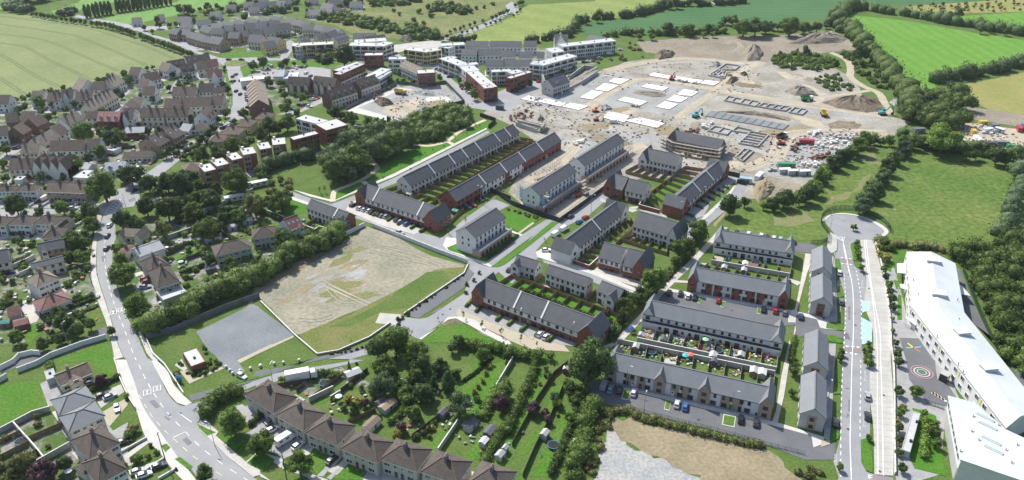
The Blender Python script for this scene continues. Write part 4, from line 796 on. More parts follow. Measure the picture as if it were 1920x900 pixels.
for j,(s,d,kw)in enumerate((('i 600,880 870,850 i 870,740','brown hip roofed house under the street tree',dict(wall='cream')),('i 480,670 780,690 905,580','hipped white semi with solar panel beside the junction',{}),('i 115,685 420,690 560,580','hipped white semi with conservatory, left of the solar panel house',{}),('i -200,690 70,700 200,590','hipped white semi cut off by the left edge below the street',{}),
  ('i 230,215 500,215 610,140','white hipped semi above the walled drive',{}),('i -70,225 215,215 310,150','white hipped semi cut off by the left edge above the street',{}))):
 building('semi_detached_house',d,'house',s,**{**SEMI,'wall':'white','rf':'dark',**kw},n=2)
for j,(s,d)in enumerate((('i 645,220 915,230','brown tiled house with buff upper floor, left of the pair'),('i 915,230 1200,240','brown tiled house with buff upper floor, right of the pair'))):
 building('semi_detached_house',d,'house',s,D=9,he=5.1,pitch=34,rf='tile',wall='bbrick',lay='semi',fs='w',near=True,n=2,chim=(.5,),sidewin=False)
building('annex','gabled brown extension beside the solar panel semi','annex','i 880,740 1040,620 i 940,590',he=2.9,pitch=30,rf='dark',wall='cream',lay='none',sidewin=False)

# ------------------------------------------------------------------ older estate on the left
ES=dict(yard=6,wall='white',rf='tile',fs='d',he=5.4,pitch=42,D=9.0,lay='far',near=False,u=5.5)
building('terrace','long brown terrace with four white gables above the white sheds','terrace','g 120,735 430,730',**{**ES,'wall':'cream','chim':(.4,.75)})
building('terrace','row of four white gabled houses beside the big round tree','terrace','g 460,730 940,730',**{**ES,'D':10},wings=[(.0,.25,.5,'white'),(.25,.5,.5,'white'),(.5,.75,.5,'white'),(.75,1.0,.5,'white')])
building('terrace','long maroon roofed terrace with white upper floor behind the garden trees','terrace','g 695,475 1180,460',**ES,endwall='white')
building('house','short brown roofed house joined to the long maroon terrace','house','g 1215,450 1400,440',**ES)
building('house','cream corner house with hipped tan roof by the curved street','house','g 290,500 530,500',**{**ES,'wall':'cream','rf':'pale','D':8},chim=(.1,))
building('terrace','tan roofed terrace with skylights following the curved street','terrace','g 555,440 850,270',**{**ES,'rf':'pale','sky':3},chim=(.2,.6))
building('house','brown roofed white house at the upper end of the curved terrace','house','g 835,260 965,190',**ES)
building('terrace','white terrace with half hipped gable above the curved street','terrace','e 960,870 1190,770',**{**ES,'rf':'pale'},chim=(.3,.7))
building('house','low brown roofed link house left of the pink roof','house','e 1200,770 1370,765',**{**ES,'he':4.8,'D':7})
building('terrace','pink tiled terrace with three tall dormers','terrace','e 1360,800 1670,805',**{**ES,'rf':'pink','wall':'brick'},dorm=3)
building('house','big white gabled house right of the pink roof','house','e 1720,780 1860,780',**{**ES,'he':5.6},wings=[(.1,.6,.8,'white')])
rows('brown roofed white house','along the wheat field edge','house','house','houses along the wheat field',[
 ('e -60,560 110,560',{}),('e 430,500 600,500',dict(rf='pale')),('e 655,525 840,525',dict(chim=(.4,.8))),('e 845,485 1020,480',dict(he=5.8,wings=[(.25,.75,.6,'white')])),('e 1060,515 1290,510',dict(chim=(.3,.6))),
 ('e 1020,330 1130,375',dict(he=5.6,D=12,rf='pale')),('e 1300,365 1465,360',dict(endwall='bbrick')),('e 1610,330 1750,240',dict(rf='pale',D=10,chim=(.2,.45,.75)))],**ES)
building('terrace','long stepped tan roofed terrace with many chimneys behind the gardens','terrace','e 1320,650 1660,460',**{**ES,'rf':'pale','wall':'cream'},chim=(.08,.25,.42,.58,.75,.9))
rows('brown roofed brick house','around the small green cul-de-sac','house','house','brick houses round the cul-de-sac',['e 285,800 470,800',('g -40,260 100,250',dict(wall='white')),('g 320,240 440,170',dict(wall='dbrick')),('g 520,130 680,60',dict(wall='dbrick')),('g 90,80 250,60',dict(wall='dbrick'))],**ES)
rows('tan roofed white house','beside the parked cars near the field corner','house','house','houses near the field corner',[
 ('f 80,375 220,385',{}),('f 200,540 330,560',dict(he=6)),('f 340,470 540,430',dict(rf='tile')),('f 500,300 630,330',dict(rf='pale')),('f 660,290 900,250',dict(rf='dark',dorm=3)),('f 830,345 1020,320',dict(rf='dark',dorm=2)),('f 915,225 1080,200',dict(rf='dark',sky=2)),('f 1090,200 1240,180',dict(rf='dark')),
 ('f 1050,300 1210,285',dict(wall='cream')),('f 1215,270 1350,255',dict(rf='redt')),('f 1200,420 1400,405',dict(rf='redt',he=6,wings=[(.25,.7,.6,'white')])),('f 270,660 440,660',dict(rf='tile'))],**ES)
rows('brown roofed terrace','in the rows left of the long grey street','terrace','terrace','terraces left of the long street',[
 ('f 690,665 1010,665',dict(wall='cream',chim=(.45,))),('f 1065,620 1280,615',dict(rf='dark')),('f 1290,640 1440,620',dict(rf='tile',D=6)),('f 580,835 790,840',{}),('f 820,825 1230,815',{}),('f 1240,795 1400,795',dict(wall='cream')),('h 245,300 570,300',dict(wall='cream',chim=(.35,.65))),('h 600,295 910,295',dict(wall='cream',chim=(.35,.7))),
 ('h 1230,330 1330,250',dict(D=10,dorm=2)),('h 100,110 240,140',dict(D=8)),('f 150,870 240,800',dict(D=8)),('h -10,300 150,300',dict(he=6))],**ES)
for s,d in(('h 500,710 660,620 h 560,490','buff brick house with solar skylights, left of the two by the narrow road'),('h 720,605 870,520 h 760,390','buff brick house with solar skylights, right of the two by the narrow road')):
 building('detached_house',d,'house',s,he=5.4,pitch=32,rf='dark',wall='bbrick',lay='far',chim=(.05,.85),sky=2,near=True)
building('bungalow','grey roofed white bungalow beside the green fence','bungalow','h 950,480 1190,470',D=8,he=3.2,pitch=30,rf='dark',wall='white',lay='bung',roof='h')
building('bungalow','grey roofed white cottage left of the green fence bungalow','bungalow','h 800,480 930,500',D=8,he=3.2,pitch=34,rf='flatg',wall='white',lay='bung')
building('bungalow','long grey roofed bungalow with chimney behind the fenced lawns','bungalow','h 30,520 300,510',D=7,he=3.0,pitch=28,rf='flatg',wall='brick',lay='bung',chim=(.2,))
building('bungalow','grey roofed bungalow with dormer beside the white sheds','bungalow','g 1470,760 1760,740',D=9,he=3.2,pitch=32,rf='flatg',wall='white',lay='bung',dorm=2)
building('bungalow','long dark roofed bungalow above the dormered bungalow','bungalow','h 0,870 400,860',D=7,he=3.0,pitch=28,rf='dark',wall='cream',lay='bung')
for j,(s,d)in enumerate((('g 1020,840 1150,850 1250,740','long white shed roof beside the red car'),('g 1140,850 1270,850 1340,800','lower white shed roof beside the red car'),('g 1490,450 1590,470 1670,415','white lean-to roof above the dark car'),('g 195,875 300,875 360,825','small white garden shed roof below the brown terrace'))):
 building('shed',d,'shed',s,he=2.8,roof='f',wall='white',rf='flat',lay='none',sidewin=False)
building('shed','grey gabled garage behind the round tree','garage','g 1150,720 1240,730 1315,660',he=2.8,pitch=25,wall='grey',rf='flatg',lay='none',sidewin=False)
for s,d in(('q 330,790 520,800','cream hip roofed house beside the parked cars at the bend'),('q 590,690 770,700','yellow hip roofed house behind the first at the bend'),('h 1380,530 1630,540','yellow fronted hipped house on the inside of the bend'),('h 1210,650 1420,640','brown hipped bungalow with low wing below the bend')):
 building('detached_house',d,'house',s,D=9,he=4.8,pitch=30,roof='h',rf='tile',wall='yellow',lay='far',fs='w',chim=(.5,))
building('bungalow','brown hipped bungalow left of the stepped flat roofed houses','bungalow','I 110,400 390,350',D=9,he=3.2,roof='h',pitch=30,rf='tile',wall='cream',lay='bung')
# stepped flat-roofed houses and brick flats
for j,(s1,s2,w2)in enumerate((('I 400,392 565,352','I 575,315 748,272','wood'),('I 790,228 940,192','I 945,155 1132,122','brick'),('I 1180,78 1345,50','I 1355,15 1545,-6','wood'))):
 nm=('nearest the white caravan','in the middle','next to the red brick flats')[j]
 for k,(s,tall)in enumerate(((s1,8.6),(s2,9.6))):
  rt=building('flat_roofed_house',f'{("lower", "higher")[k]} timber clad flat roofed house, pair {nm}','house',s,D=9.5,he=tall,roof='f',wall='bbrick',rf='flat',lay='three',n=2,endwall='white',group='stepped flat roofed town houses',near=True)
  L=(gp(s,tall)[1]-gp(s,tall)[0]).length;ob('clad_panel',MB().box((L*.25,-4.85,tall*.55),(L*.46,.1,tall*.8)).mesh('clad_panel',WL[w2]),rt)
  ob('chimney',MB().box((-L*.3,3.5,tall+.4),(1.2,1.0,1.8)).mesh('chimney',WHITE),rt)
building('brick_flats','red brick flat roofed block with corner balconies by the conifers','flats','B 530,542 885,450 B 820,415',D=8,he=8.6,roof='f',wall='brick',rf='flat',lay='three',n=4,near=True)
building('white_flats','white flat roofed stepped terrace behind the red brick block','flats','B 560,240 895,325 1010,265',he=9.6,roof='f',wall='white',rf='flat',lay='apt',n=5,near=True,bays='grey')
building('brick_flats','tall red brick block at the end of the white stepped terrace','flats','B 985,408 1292,328 1050,262',he=10.6,roof='f',wall='brick',rf='flat',lay='three',n=4,near=True,endwall='white')

# ------------------------------------------------------------------ middle distance
rt=building('long_terrace','long grey three storey terrace end on beside the straight street','terrace','q 583,135 632,428',spec='R',D=11,he=8.4,pitch=36,rf='pale',wall='dbrick',lay='three',n=12,fin=(.15,.3,.45,.6,.75,.9))
building('dark_gabled_terrace','dark terrace with white dormer gables above the green, left one','terrace','q 1035,225 1340,240',D=9,he=6.0,pitch=45,wall='dbrick',rf='dark',lay='far',wings=[(.08,.28,.3,'cream',0,1.3),(.45,.6,.3,'cream',0,1.3),(.78,.95,.3,'cream',0,1.3)])
building('dark_gabled_terrace','dark terrace with white dormer gables above the green, right one','terrace','q 1385,215 1700,250',D=9,he=6.0,pitch=45,wall='dbrick',rf='dark',lay='far',wings=[(.08,.25,.3,'cream',0,1.3),(.35,.5,.3,'cream',0,1.3),(.7,.85,.3,'cream',0,1.3)])
building('terrace','long dark roofed terrace with dormers beside the small building site, near half','terrace','01 570,750 760,690',D=10,he=6.2,pitch=42,wall='cream',rf='dark',lay='far',dorm=4,endwall='dbrick')
building('terrace','long dark roofed terrace with dormers beside the small building site, far half','terrace','01 790,670 930,620',D=10,he=6.6,pitch=42,wall='cream',rf='dark',lay='far',dorm=3,endwall='dbrick')
building('terrace','saw toothed white terrace behind the dormered dark terrace','terrace','01 930,590 1020,535 990,510',he=7,roof='f',wall='white',rf='flatg',lay='three',n=6)
building('red_terrace','long flat roofed red terrace with white base behind the car park','terrace','01 632,560 820,478 790,462',he=8.4,roof='f',wall='brick',rf='flatg',lay='three',n=8,endwall='white',band=('white',3.0))
building('showroom','white gabled showroom beside the filling station','building','q 850,100 985,100',D=12,he=5,pitch=24,wall='white',rf='flatg',lay='none')
building('shop','white flat roofed shop right of the showroom','shop','q 985,130 1185,120',D=14,he=4.5,roof='f',wall='white',rf='flat',lay='none')
rt=building('station_canopy','white filling station canopy with a red edge beside the street','canopy','q 385,170 740,130',D=9,he=5.2,roof='f',wall='white',rf='flat',lay='none',sidewin=False)
L=(gp('q 385,170',5.2)[0]-gp('q 740,130',5.2)[0]).length;ob('red_edge',MB().box((0,-4.56,4.9),(L,.1,.5)).mesh('red_edge',flatc('station_red',(.5,.03,.03))),rt)
# white, brick and cream flats round the back
FLT=dict(roof='f',rf='flat',lay='apt',near=False,sidewin=True)
for s,he,w,d,n,D in(('t 320,330 580,325 t 560,290',9.5,'brick','red brick and white corner flats behind the big round tree',4,11),('t 660,380 900,380 t 880,350',9.5,'white','white corner flats with small red wing beside the tiled terrace',4,11),('t 1075,585 1320,570 1290,520',9.5,'brick','red brick corner flats facing the small building site',4,12)):
 building('corner_flats',d,'flats',s,D=D,he=he,wall=w,n=n,endwall='white',**FLT)
building('terrace','white terrace with tan roof between the two corner flats','terrace','t 820,480 1080,600',D=9,he=6.6,pitch=38,wall='white',rf='pale',lay='far',sky=6,n=7)
building('apartment_building','long white flats with red upper bays behind the big round tree','flats','t 100,190 590,200',D=9,he=9.6,wall='white',n=9,bays='brick',**FLT)
building('apartment_building','white end wing of the long flats behind the big tree','flats','t 590,200 735,150',D=8.5,he=9.8,wall='white',n=4,**FLT)
building('apartment_building','long cream flats left of the big round tree','flats','r 1700,640 1800,660 1800,610',D=8.5,he=9,wall='cream',n=2,**FLT)
building('apartment_building','cream flats with red brick upper bays left of the big tree','flats','01 270,345 580,330 560,310',he=9,wall='yellow',n=9,bays='brick',**FLT)
building('apartment_building','cream flats with red upper bays beside the row of parked cars','flats','t 880,245 1200,285',D=8.5,he=9.4,wall='yellow',n=6,bays='brick',**FLT)
building('apartment_building','cream wing of the flats beside the row of parked cars','flats','t 1200,285 1400,250',D=8.5,he=9.4,wall='yellow',n=4,**FLT)
building('apartment_building','white flats with grey bays behind the cream flats','flats','t 1410,195 1740,175 1720,140',he=9.4,wall='white',n=7,bays='grey',**FLT)
building('apartment_building','stepped white flats with red doors beside the street trees','flats','t 1370,370 1640,470',D=8.5,he=9.4,wall='white',n=6,bays='brick',**FLT)
building('apartment_building','white corner wing of the stepped flats beside the street trees','flats','s 160,480 430,450 410,420',he=9.4,wall='white',n=5,**FLT)
building('brick_flats','red brick flats with white courtyard beside the site road, left wing','flats','s 250,560 510,790',D=9,he=9.4,wall='brick',n=7,**FLT)
building('brick_flats','red brick point of the courtyard flats facing the site','flats','s 505,795 650,780 790,700',he=9.4,wall='brick',n=3,**FLT)
building('brick_flats','red brick flats with white courtyard beside the site road, right wing','flats','s 880,655 1190,560 1150,535',he=9.6,wall='brick',n=7,endwall='white',**FLT)
building('apartment_building','white flats inside the brick courtyard','flats','s 620,560 890,550 870,520',he=9,wall='white',n=4,**FLT)
building('apartment_building','long white flats with grey bays facing the unfinished terrace, left wing','flats','s 1150,450 1340,470',D=8.5,he=9.6,wall='white',n=4,**FLT)
building('apartment_building','long white flats with grey bays facing the unfinished terrace','flats','s 1340,470 02 490,420',D=9,he=9.6,wall='white',n=10,bays='grey',**FLT)
building('apartment_building','white flats with grey bays at the far meadow edge','flats','02 385,350 780,305',D=8.5,he=9.6,wall='white',n=12,bays='grey',**FLT)
for s,he,w,d,n,D,by in(('s 0,400 130,350 110,320',9.1,'white','white flats wing left of the stepped flats',3,9,'grey'),('s 255,575 420,640',8.9,'white','white inner wing of the courtyard flats',3,6,None),('s 900,590 1060,560',9.0,'white','white inner wing behind the right brick wing',3,7,None),('s 1470,290 1640,270',9.2,'white','white block at the elbow of the long flats',3,12,'grey'),('t 180,150 310,145',9.3,'white','white rear block behind the long flats',3,9,'brick'),('t 350,140 640,120',8.0,'cream','cream rear terrace behind the long flats',6,9,None),('t 1410,210 1500,230',9.0,'white','white link block beside the grey bayed flats',2,8,'grey'),('t 1640,470 1750,560',9.2,'white','white turret end of the stepped flats',2,10,'brick'),('t 0,560 330,440',8.3,'brick','second long red terrace below the car park',8,8,None),('t 480,640 700,520',7.4,'white','white stepped terrace behind the dark terraces',6,8,None)):
 building('apartment_building',d,'flats',s,D=D,he=he,wall=w,n=n,bays=by,**FLT)
TW=dict(D=9,he=6.0,pitch=34,wall='white',rf='slate',lay='far')
rows('grey roofed white terrace','in the crescent behind the white flats','terrace','terrace','terraces of the crescent',['s 255,205 560,210','s 590,205 1030,210','s 1070,205 1250,205',('s 180,320 400,330',{}),'s 430,325 760,320','s 765,345 950,345','s 995,360 1190,360','s 1250,365 1350,365','s 530,480 780,480','s 785,475 1150,480'],**TW)
building('gabled_house','white house with stacked gables behind the far white flats','house','s 1500,170 1690,170',D=14,he=6.5,pitch=38,wall='white',rf='slate',lay='none',wings=[(.1,.9,.5,'white')])
building('house','slate roofed white house behind the far end of the meadow flats','house','02 560,300 680,320',D=9,he=7,pitch=34,wall='white',rf='slate',lay='far')
rows('cream grey roofed house','in the rows behind the far green','house','house','houses behind the far green',[
 'r 560,480 720,480','r 720,440 870,440','r 870,430 1020,425','r 1040,410 1190,400','r 1210,385 1360,380','r 1370,370 1520,365',('r 1140,500 1290,480',{}),'r 1300,455 1430,445','r 1430,425 1560,415','r 1570,410 1690,400',
 ('r 800,535 950,540',dict(wall='bbrick')),('r 960,520 1090,510',dict(wall='bbrick')),('r 1080,590 1260,600',dict(D=11)),('r 1330,620 1500,640',dict(wall='yellow',D=11)),
 ('r 400,425 530,470',{}),('r 540,400 670,440',{}),('r 690,370 830,410',{}),('r 860,350 1000,380',{}),('r 1030,330 1180,360',{}),('r 1200,310 1350,345',{}),('r 1370,290 1510,320',{})],D=9,he=5.4,pitch=38,wall='cream',rf='slate',lay='far',sky=0)
rows('small brick house','behind the hedge lined lane','house','house','brick houses by the lane',['r 215,520 290,540','r 280,540 360,560','r 350,560 430,580','r 425,585 510,600',('r 510,600 680,630',dict(D=11)),('r -30,470 80,490',{}),('r 120,480 230,500',{})],D=9,he=5.2,pitch=36,wall='bbrick',rf='slate',lay='far')
rows('detached bungalow','along the far silage field','bungalow','bungalow','bungalows by the far field',['r 790,140 920,130','r 1020,100 1170,95','r 1100,170 1250,160','r 1240,70 1390,60','r 1420,80 1590,85','r 100,310 250,310','r 540,240 680,240','r 130,390 260,390',('r 370,350 570,330',dict(D=8))],D=10,he=3.2,pitch=34,wall='white',rf='slate',lay='bung')
rows('far bungalow','among the trees at the top edge','bungalow','bungalow','bungalows at the top edge',['01 20,60 100,40','01 120,50 210,35','01 200,30 270,25','01 480,60 560,70','01 560,40 640,30','01 640,30 700,20','01 700,50 790,50','01 380,110 470,115','01 560,100 640,95','02 1540,10 1610,5','01 470,100 560,105','01 400,20 470,15','00 990,175 1060,170','00 1190,150 1240,145'],D=10,he=3.2,pitch=34,wall='white',rf='slate',lay='bung')
rows('dormered cream house','in the curved rows left of the scrub','house','terrace','curved rows left of the scrub',[
 '01 215,170 280,180','01 270,185 330,195','01 330,200 400,205',('01 345,225 430,225',{}),'01 430,225 500,235','01 490,240 560,245','01 550,250 610,260',('01 0,215 80,210',{}),'01 90,195 170,190','01 5,280 60,270','01 70,255 140,245','01 140,235 200,225','01 200,225 260,215',('01 70,365 160,350',dict(wall='yellow',D=10)),('01 340,320 410,310',dict(sky=2)),('01 470,300 560,285',{}),'01 560,285 630,255',('01 610,310 700,285',dict(sky=6)),('01 725,290 800,290',dict(wall='yellow')),('01 810,290 890,290',dict(wall='yellow')),('01 830,320 980,300',dict(sky=6,rf='dark'))],D=9,he=5.6,pitch=36,wall='cream',rf='slate',lay='far')

# ------------------------------------------------------------------ school
GALV_=flatc('vent_grey',(.3,.31,.32))
def school():
 rt=root('school','white metal roofed school with a bend beside the playground','school',(0,0,0));zr,ze=8.6,6.8
 c=sum(gp('y 440,400',ze),Vector((0,0)));rt.location=(c.x,c.y,0);o=Vector((c.x,c.y))
 Lh=[p-o for p in gp('y 235,85 272,490 z 925,535',ze)];Rd=[p-o for p in gp('y 415,85 470,485 z 1020,455',zr)];Rt=[p-o for p in gp('y 590,170 655,530 z 1170,400',ze)]
 mb=MB();P=Lh+Rt[::-1];mb.prism([(p.x,p.y)for p in P],0,ze-.05);w=ob('wall',mb.mesh('wall',WL['white']),rt)
 for k in range(2):
  for side in(Lh,Rt):
   mb=MB();a,b,c2,d=side[k],side[k+1],Rd[k+1],Rd[k]
   q=[(a.x,a.y,ze),(b.x,b.y,ze),(c2.x,c2.y,zr),(d.x,d.y,zr)]
   mb.face(q);mb.face([(v[0],v[1],v[2]-.3)for v in q]);
   for i in range(4):j=(i+1)%4;mb.face([q[i],q[j],(q[j][0],q[j][1],q[j][2]-.3),(q[i][0],q[i][1],q[i][2]-.3)])
   ob('roof',mb.mesh('roof',RF['metal']),rt)
 for ends in((Lh[0],Rt[0],Rd[0]),(Lh[2],Rt[2],Rd[2])):
  mb=MB();mb.face([(ends[0].x,ends[0].y,ze-.05),(ends[1].x,ends[1].y,ze-.05),(ends[2].x,ends[2].y,zr-.05)]);ob('gable_wall',mb.mesh('gable_wall',WL['white']),rt)
 for q,r_ in(('y 425,150',75),('y 465,395',75),('y 640,675',52),('z 800,110',52)):
  p=gp(q,8.6)[0]-o;M_=MB().box((0,0,.7),(4.6,3.2,1.4));M_.box((0,0,1.48),(5.2,3.8,.16));ob('roof_light',M_.mesh('roof_light',WL['white']),rt,(p.x,p.y,7.9),R(-r_+60))
 # windows on the playground side
 for a,b,n in((Lh[1],Lh[2],14),(Lh[0],Lh[1],8)):
  d=(b-a);ang=math.atan2(d.y,d.x);nrm=Vector((d.y,-d.x)).normalized()
  if nrm.dot(Vector((-1,0)))<0:nrm=-nrm;
  yel=flatc('lime_panel',(.55,.62,.05))
  for k in range(n):
   p=a.lerp(b,(k+.5)/n)+nrm*.06
   for zc in(5.0,1.8):
    wd(rt,2.0,1.7,'w',True,(p.x,p.y,zc),math.atan2(nrm.y,nrm.x)+math.pi/2)
   if k%3==1:e=a.lerp(b,(k+1)/n)+nrm*.05;ob('lime_panel',cached('lp',lambda:MB().box((0,0,0),(.7,.1,1.9)).mesh('lime_panel',yel)),rt,(e.x,e.y,5.0),math.atan2(nrm.y,nrm.x)+math.pi/2)
 for s,z in(('y 165,170 240,170 235,245 165,240',3.4),('y 185,320 240,330 235,365 190,350',3.2),('y 225,560 320,600 300,625 235,580',3.2),('y 620,330 640,335 705,410 632,395',3.2)):
  P=[p-o for p in gp(s,z)];mb=MB();mb.prism([(p.x,p.y)for p in P],z-.2,z,bottom=True);cn=ob('canopy',mb.mesh('canopy',RF['metal']),rt)
  for p in P[:1]+P[-1:]:ob('canopy_post',MB().box((p.x*.98+P[1].x*.02,p.y,(z-.2)/2),(.15,.15,z-.2)).mesh('canopy_post',WHITE),cn)
 for k in range(2):
  for side in(Lh,Rt):
   a,b=side[k],side[k+1];ob('gutter',MB().bar((a.x,a.y,ze-.1),(b.x,b.y,ze-.1),.3,.2).mesh('gutter',WL['grey']),rt)
 for q in('y 285,290','y 320,395','y 410,250','y 540,580','y 620,580','y 545,690','y 460,705','y 610,435','z 590,80','z 820,240','z 950,380','z 625,135'):
  p=gp(q,7.7)[0]-o;ob('roof_vent',cached('svent',lambda:MB().cyl((0,0,0),.16,1.2,8).mesh('roof_vent',GALV_)),rt,(p.x,p.y,7.0))
 # entrance recess between the two halves
 p=gp('z 495,165',2)[0]-o;ob('glazed_porch',MB().box((0,0,1.4),(2.6,2.4,2.8),1).box((0,0,2.9),(3.0,2.8,.2),0).mesh('glazed_porch',[WL['grey'],GL]),rt,(p.x,p.y,0),R(40))
 return rt
school()
def hall():
 z=8.2;rt=root('school_hall','white flat roofed school hall with four long skylights at the bottom right','school hall',(0,0,0));P=gp('z 515,305 700,355 925,545 1130,640 1130,960 1040,905 600,755',z);o=P[3].copy()*.0+sum(P,Vector((0,0)))/len(P);rt.location=(o.x,o.y,0)
 P=[p-o for p in P];c0=Vector((0,0));mb=MB();mb.prism([(p.x,p.y)for p in P],z-.4,z,bottom=True);ob('roof',mb.mesh('roof',RF['metal']),rt)
 Q=[p*.955 for p in P];mb=MB();mb.prism([(p.x,p.y)for p in Q],0,z-.4);ob('wall',mb.mesh('wall',WL['white']),rt)
 a,b=Q[0],Q[-1];d=b-a;nrm=Vector((d.y,-d.x)).normalized();nrm=nrm if nrm.x<0 else-nrm;ra=math.atan2(nrm.y,nrm.x)+math.pi/2
 for k in range(8):
  p=a.lerp(b,(k+.6)/8.6)+nrm*.05;wd(rt,2.2,1.5,'w',True,(p.x,p.y,6.2),ra)
 c=a.lerp(b,.5)+nrm*.06;ob('grey_plinth',MB().box((0,0,2.2),(d.length*.98,.12,4.4)).mesh('grey_plinth',WL['grey']),rt,(c.x,c.y,0),math.atan2(d.y,d.x))
 for q in('z 690,455','z 730,620','z 920,690','z 870,515','z 600,700','z 1000,655','z 960,780','z 680,560'):
  p=gp(q,z)[0]-o;ob('roof_vent',cached('hv',lambda:MB().cyl((0,0,0),.12,.8,8).box((.5,0,.1),(.8,.1,.1)).mesh('roof_vent',GALV_)),rt,(p.x,p.y,z))
 for s in('z 712,428 840,492','z 728,487 858,550','z 753,590 886,657','z 768,655 902,722'):
  e=[p-o for p in gp(s,z)];m_=(e[0]+e[1])/2;dd=e[1]-e[0];ob('skylight',MB().box((0,0,.15),(dd.length,1.0,.3)).box((0,0,.32),(dd.length-.3,.7,.06),1).mesh('skylight',[WHITE,flatc('aqua_glass',(.35,.5,.5),.1,.8)]),rt,(m_.x,m_.y,z),math.atan2(dd.y,dd.x))
 return rt
hall()
building('bicycle_shelter','long pale flat shelter roof beside the school lawn','shelter','z 250,705 322,430 z 265,412',he=2.6,D=3.4,roof='f',wall='grey',rf='flat',lay='none',sidewin=False)
# ------------------------------------------------------------------ vegetation
LF=dict(
 g=leafmat('leaf_green',(0.094,0.166,0.031),(0.162,0.230,0.053)),d=leafmat('leaf_dark',(0.062,0.113,0.034),(0.108,0.166,0.048)),
 b=leafmat('leaf_bluegreen',(0.086,0.142,0.060),(0.132,0.192,0.084)),l=leafmat('leaf_light',(0.150,0.246,0.042),(0.210,0.294,0.066)),
 p=leafmat('leaf_purple',(0.084,0.042,0.054),(0.132,0.070,0.079)),y=leafmat('leaf_yellow',(0.408,0.324,0.060),(0.312,0.312,0.084)),o=leafmat('leaf_olive',(0.156,0.180,0.054),(0.222,0.228,0.084)))
BARK=mat('bark',(0.10,0.08,0.06),(0.15,0.12,0.095),rough=0.95,scale=2.0)
def _ico():
 bm=bmesh.new();bmesh.ops.create_icosphere(bm,subdivisions=1,radius=1.0);v=np.array([x.co[:]for x in bm.verts]);f=np.array([[y.index for y in x.verts]for x in bm.faces]);bm.free();return v,f
ICO_V,ICO_F=_ico()
def unit(n):
 d=rng.normal(size=(n,3));return d/np.linalg.norm(d,axis=1)[:,None]
def leaves(cent,size,flat=0.35):
 """quads of about `size` at the centres, random facing with a bias upwards"""
 n=len(cent);nrm=unit(n);nrm[:,2]+=flat;nrm/=np.linalg.norm(nrm,axis=1)[:,None]
 a=np.cross(nrm,unit(n));a/=np.linalg.norm(a,axis=1)[:,None]+1e-9;b=np.cross(nrm,a)
 s=(size*rng.uniform(0.6,1.35,n))[:,None]if np.isscalar(size)else(size*rng.uniform(0.6,1.35,n))[:,None]
 asp=rng.uniform(0.55,1.0,n)[:,None]
 v=np.stack([cent-a*s/2,cent-b*s*asp/2,cent+a*s/2,cent+b*s*asp/2],1).reshape(-1,3)
 return v,np.arange(4*n).reshape(-1,4)
def lumps_geo(C,Rr,per,size,squash=1.0):
 """C lump centres, Rr radii; returns vertex, tri, quad arrays"""
 V,T,Q,off=[],[],[],0
 for c,r in zip(C,Rr):
  k=1+rng.uniform(-.16,.16,len(ICO_V));v=ICO_V*k[:,None]*r*0.86;v[:,2]*=squash;V.append(v+c);T.append(ICO_F+off);off+=len(v)
  n=int(per);d=unit(n);d[:,2]=np.where(d[:,2]<-0.45,-d[:,2],d[:,2]);p=d*(r*rng.uniform(.84,1.16,n))[:,None];p[:,2]*=squash
  v,q=leaves(p+c,size);V.append(v);Q.append(q+off);off+=len(v)
 return np.concatenate(V),np.concatenate(T),np.concatenate(Q)
def np_mesh(name,V,T,Q,m):
 me=bpy.data.meshes.new(name);nt,nq=len(T),len(Q);me.vertices.add(len(V));me.vertices.foreach_set('co',V.astype(np.float32).ravel())
 me.loops.add(nt*3+nq*4);me.loops.foreach_set('vertex_index',np.concatenate([T.ravel(),Q.ravel()]).astype(np.int32));me.polygons.add(nt+nq)
 st=np.concatenate([np.arange(nt)*3,nt*3+np.arange(nq)*4]).astype(np.int32);me.polygons.foreach_set('loop_start',st)
 me.materials.append(m);me.update(calc_edges=True);return me
def crown_geo(kind,hi):
 per=90 if hi else 34;sz=0.052 if hi else 0.085
 if kind in('broad','airy'):
  n=30 if hi else 18;d=unit(n);rad=rng.uniform(.35,1,n)**.6;C=d*rad[:,None]*np.array([.35,.35,.33])+np.array([0,0,.49]);Rr=rng.uniform(.08,.2,n)
  if kind=='airy':Rr*=.68;per=int(per*.6)
  C[0]=(0,0,.47);Rr[0]=.31 if kind=='broad' else.12
  return lumps_geo(C,Rr,per,sz,.85)
 if kind=='bush':
  n=11;d=unit(n);d[:,2]=np.abs(d[:,2]);C=d*rng.uniform(.2,1,n)[:,None]*np.array([.32,.32,.5])+np.array([0,0,.28]);Rr=rng.uniform(.15,.26,n);return lumps_geo(C,Rr,per,sz*1.2,1.2)
 if kind=='cone':
  z=np.linspace(.1,.93,16);a=rng.uniform(0,6.28,16);w=.36*(1-z)**.8+.03;C=np.stack([np.cos(a)*w*.5,np.sin(a)*w*.5,z],1);return lumps_geo(C,w*.8+.05,per,sz,.8)
 if kind=='col':
  z=np.linspace(.1,.9,12);a=rng.uniform(0,6.28,12);w=.30*np.sin(np.pi*np.clip(z*.9+.08,0,1))**.6;C=np.stack([np.cos(a)*w*.35,np.sin(a)*w*.35,z],1);return lumps_geo(C,w*.95,per,sz,1.0)
 if kind=='thin':
  n=8;C=unit(n)*np.array([.25,.25,.28])+np.array([0,0,.66]);return lumps_geo(C,rng.uniform(.05,.09,n),16,.10,1.0)
def trunk_mesh(kind):
 mb=MB();top=.42 if kind!='thin' else.85;r=.035 if kind!='thin' else.02
 mb.cyl((0,0,0),r,top,8,0,'z',r*.6)
 for k in range(4):
  a=k*1.7+.4;mb.bar((0,0,top*.6+.03*k),(math.cos(a)*.2,math.sin(a)*.2,top+.12),r*.7)
 return mb.mesh('trunk',BARK)
PROTO={}
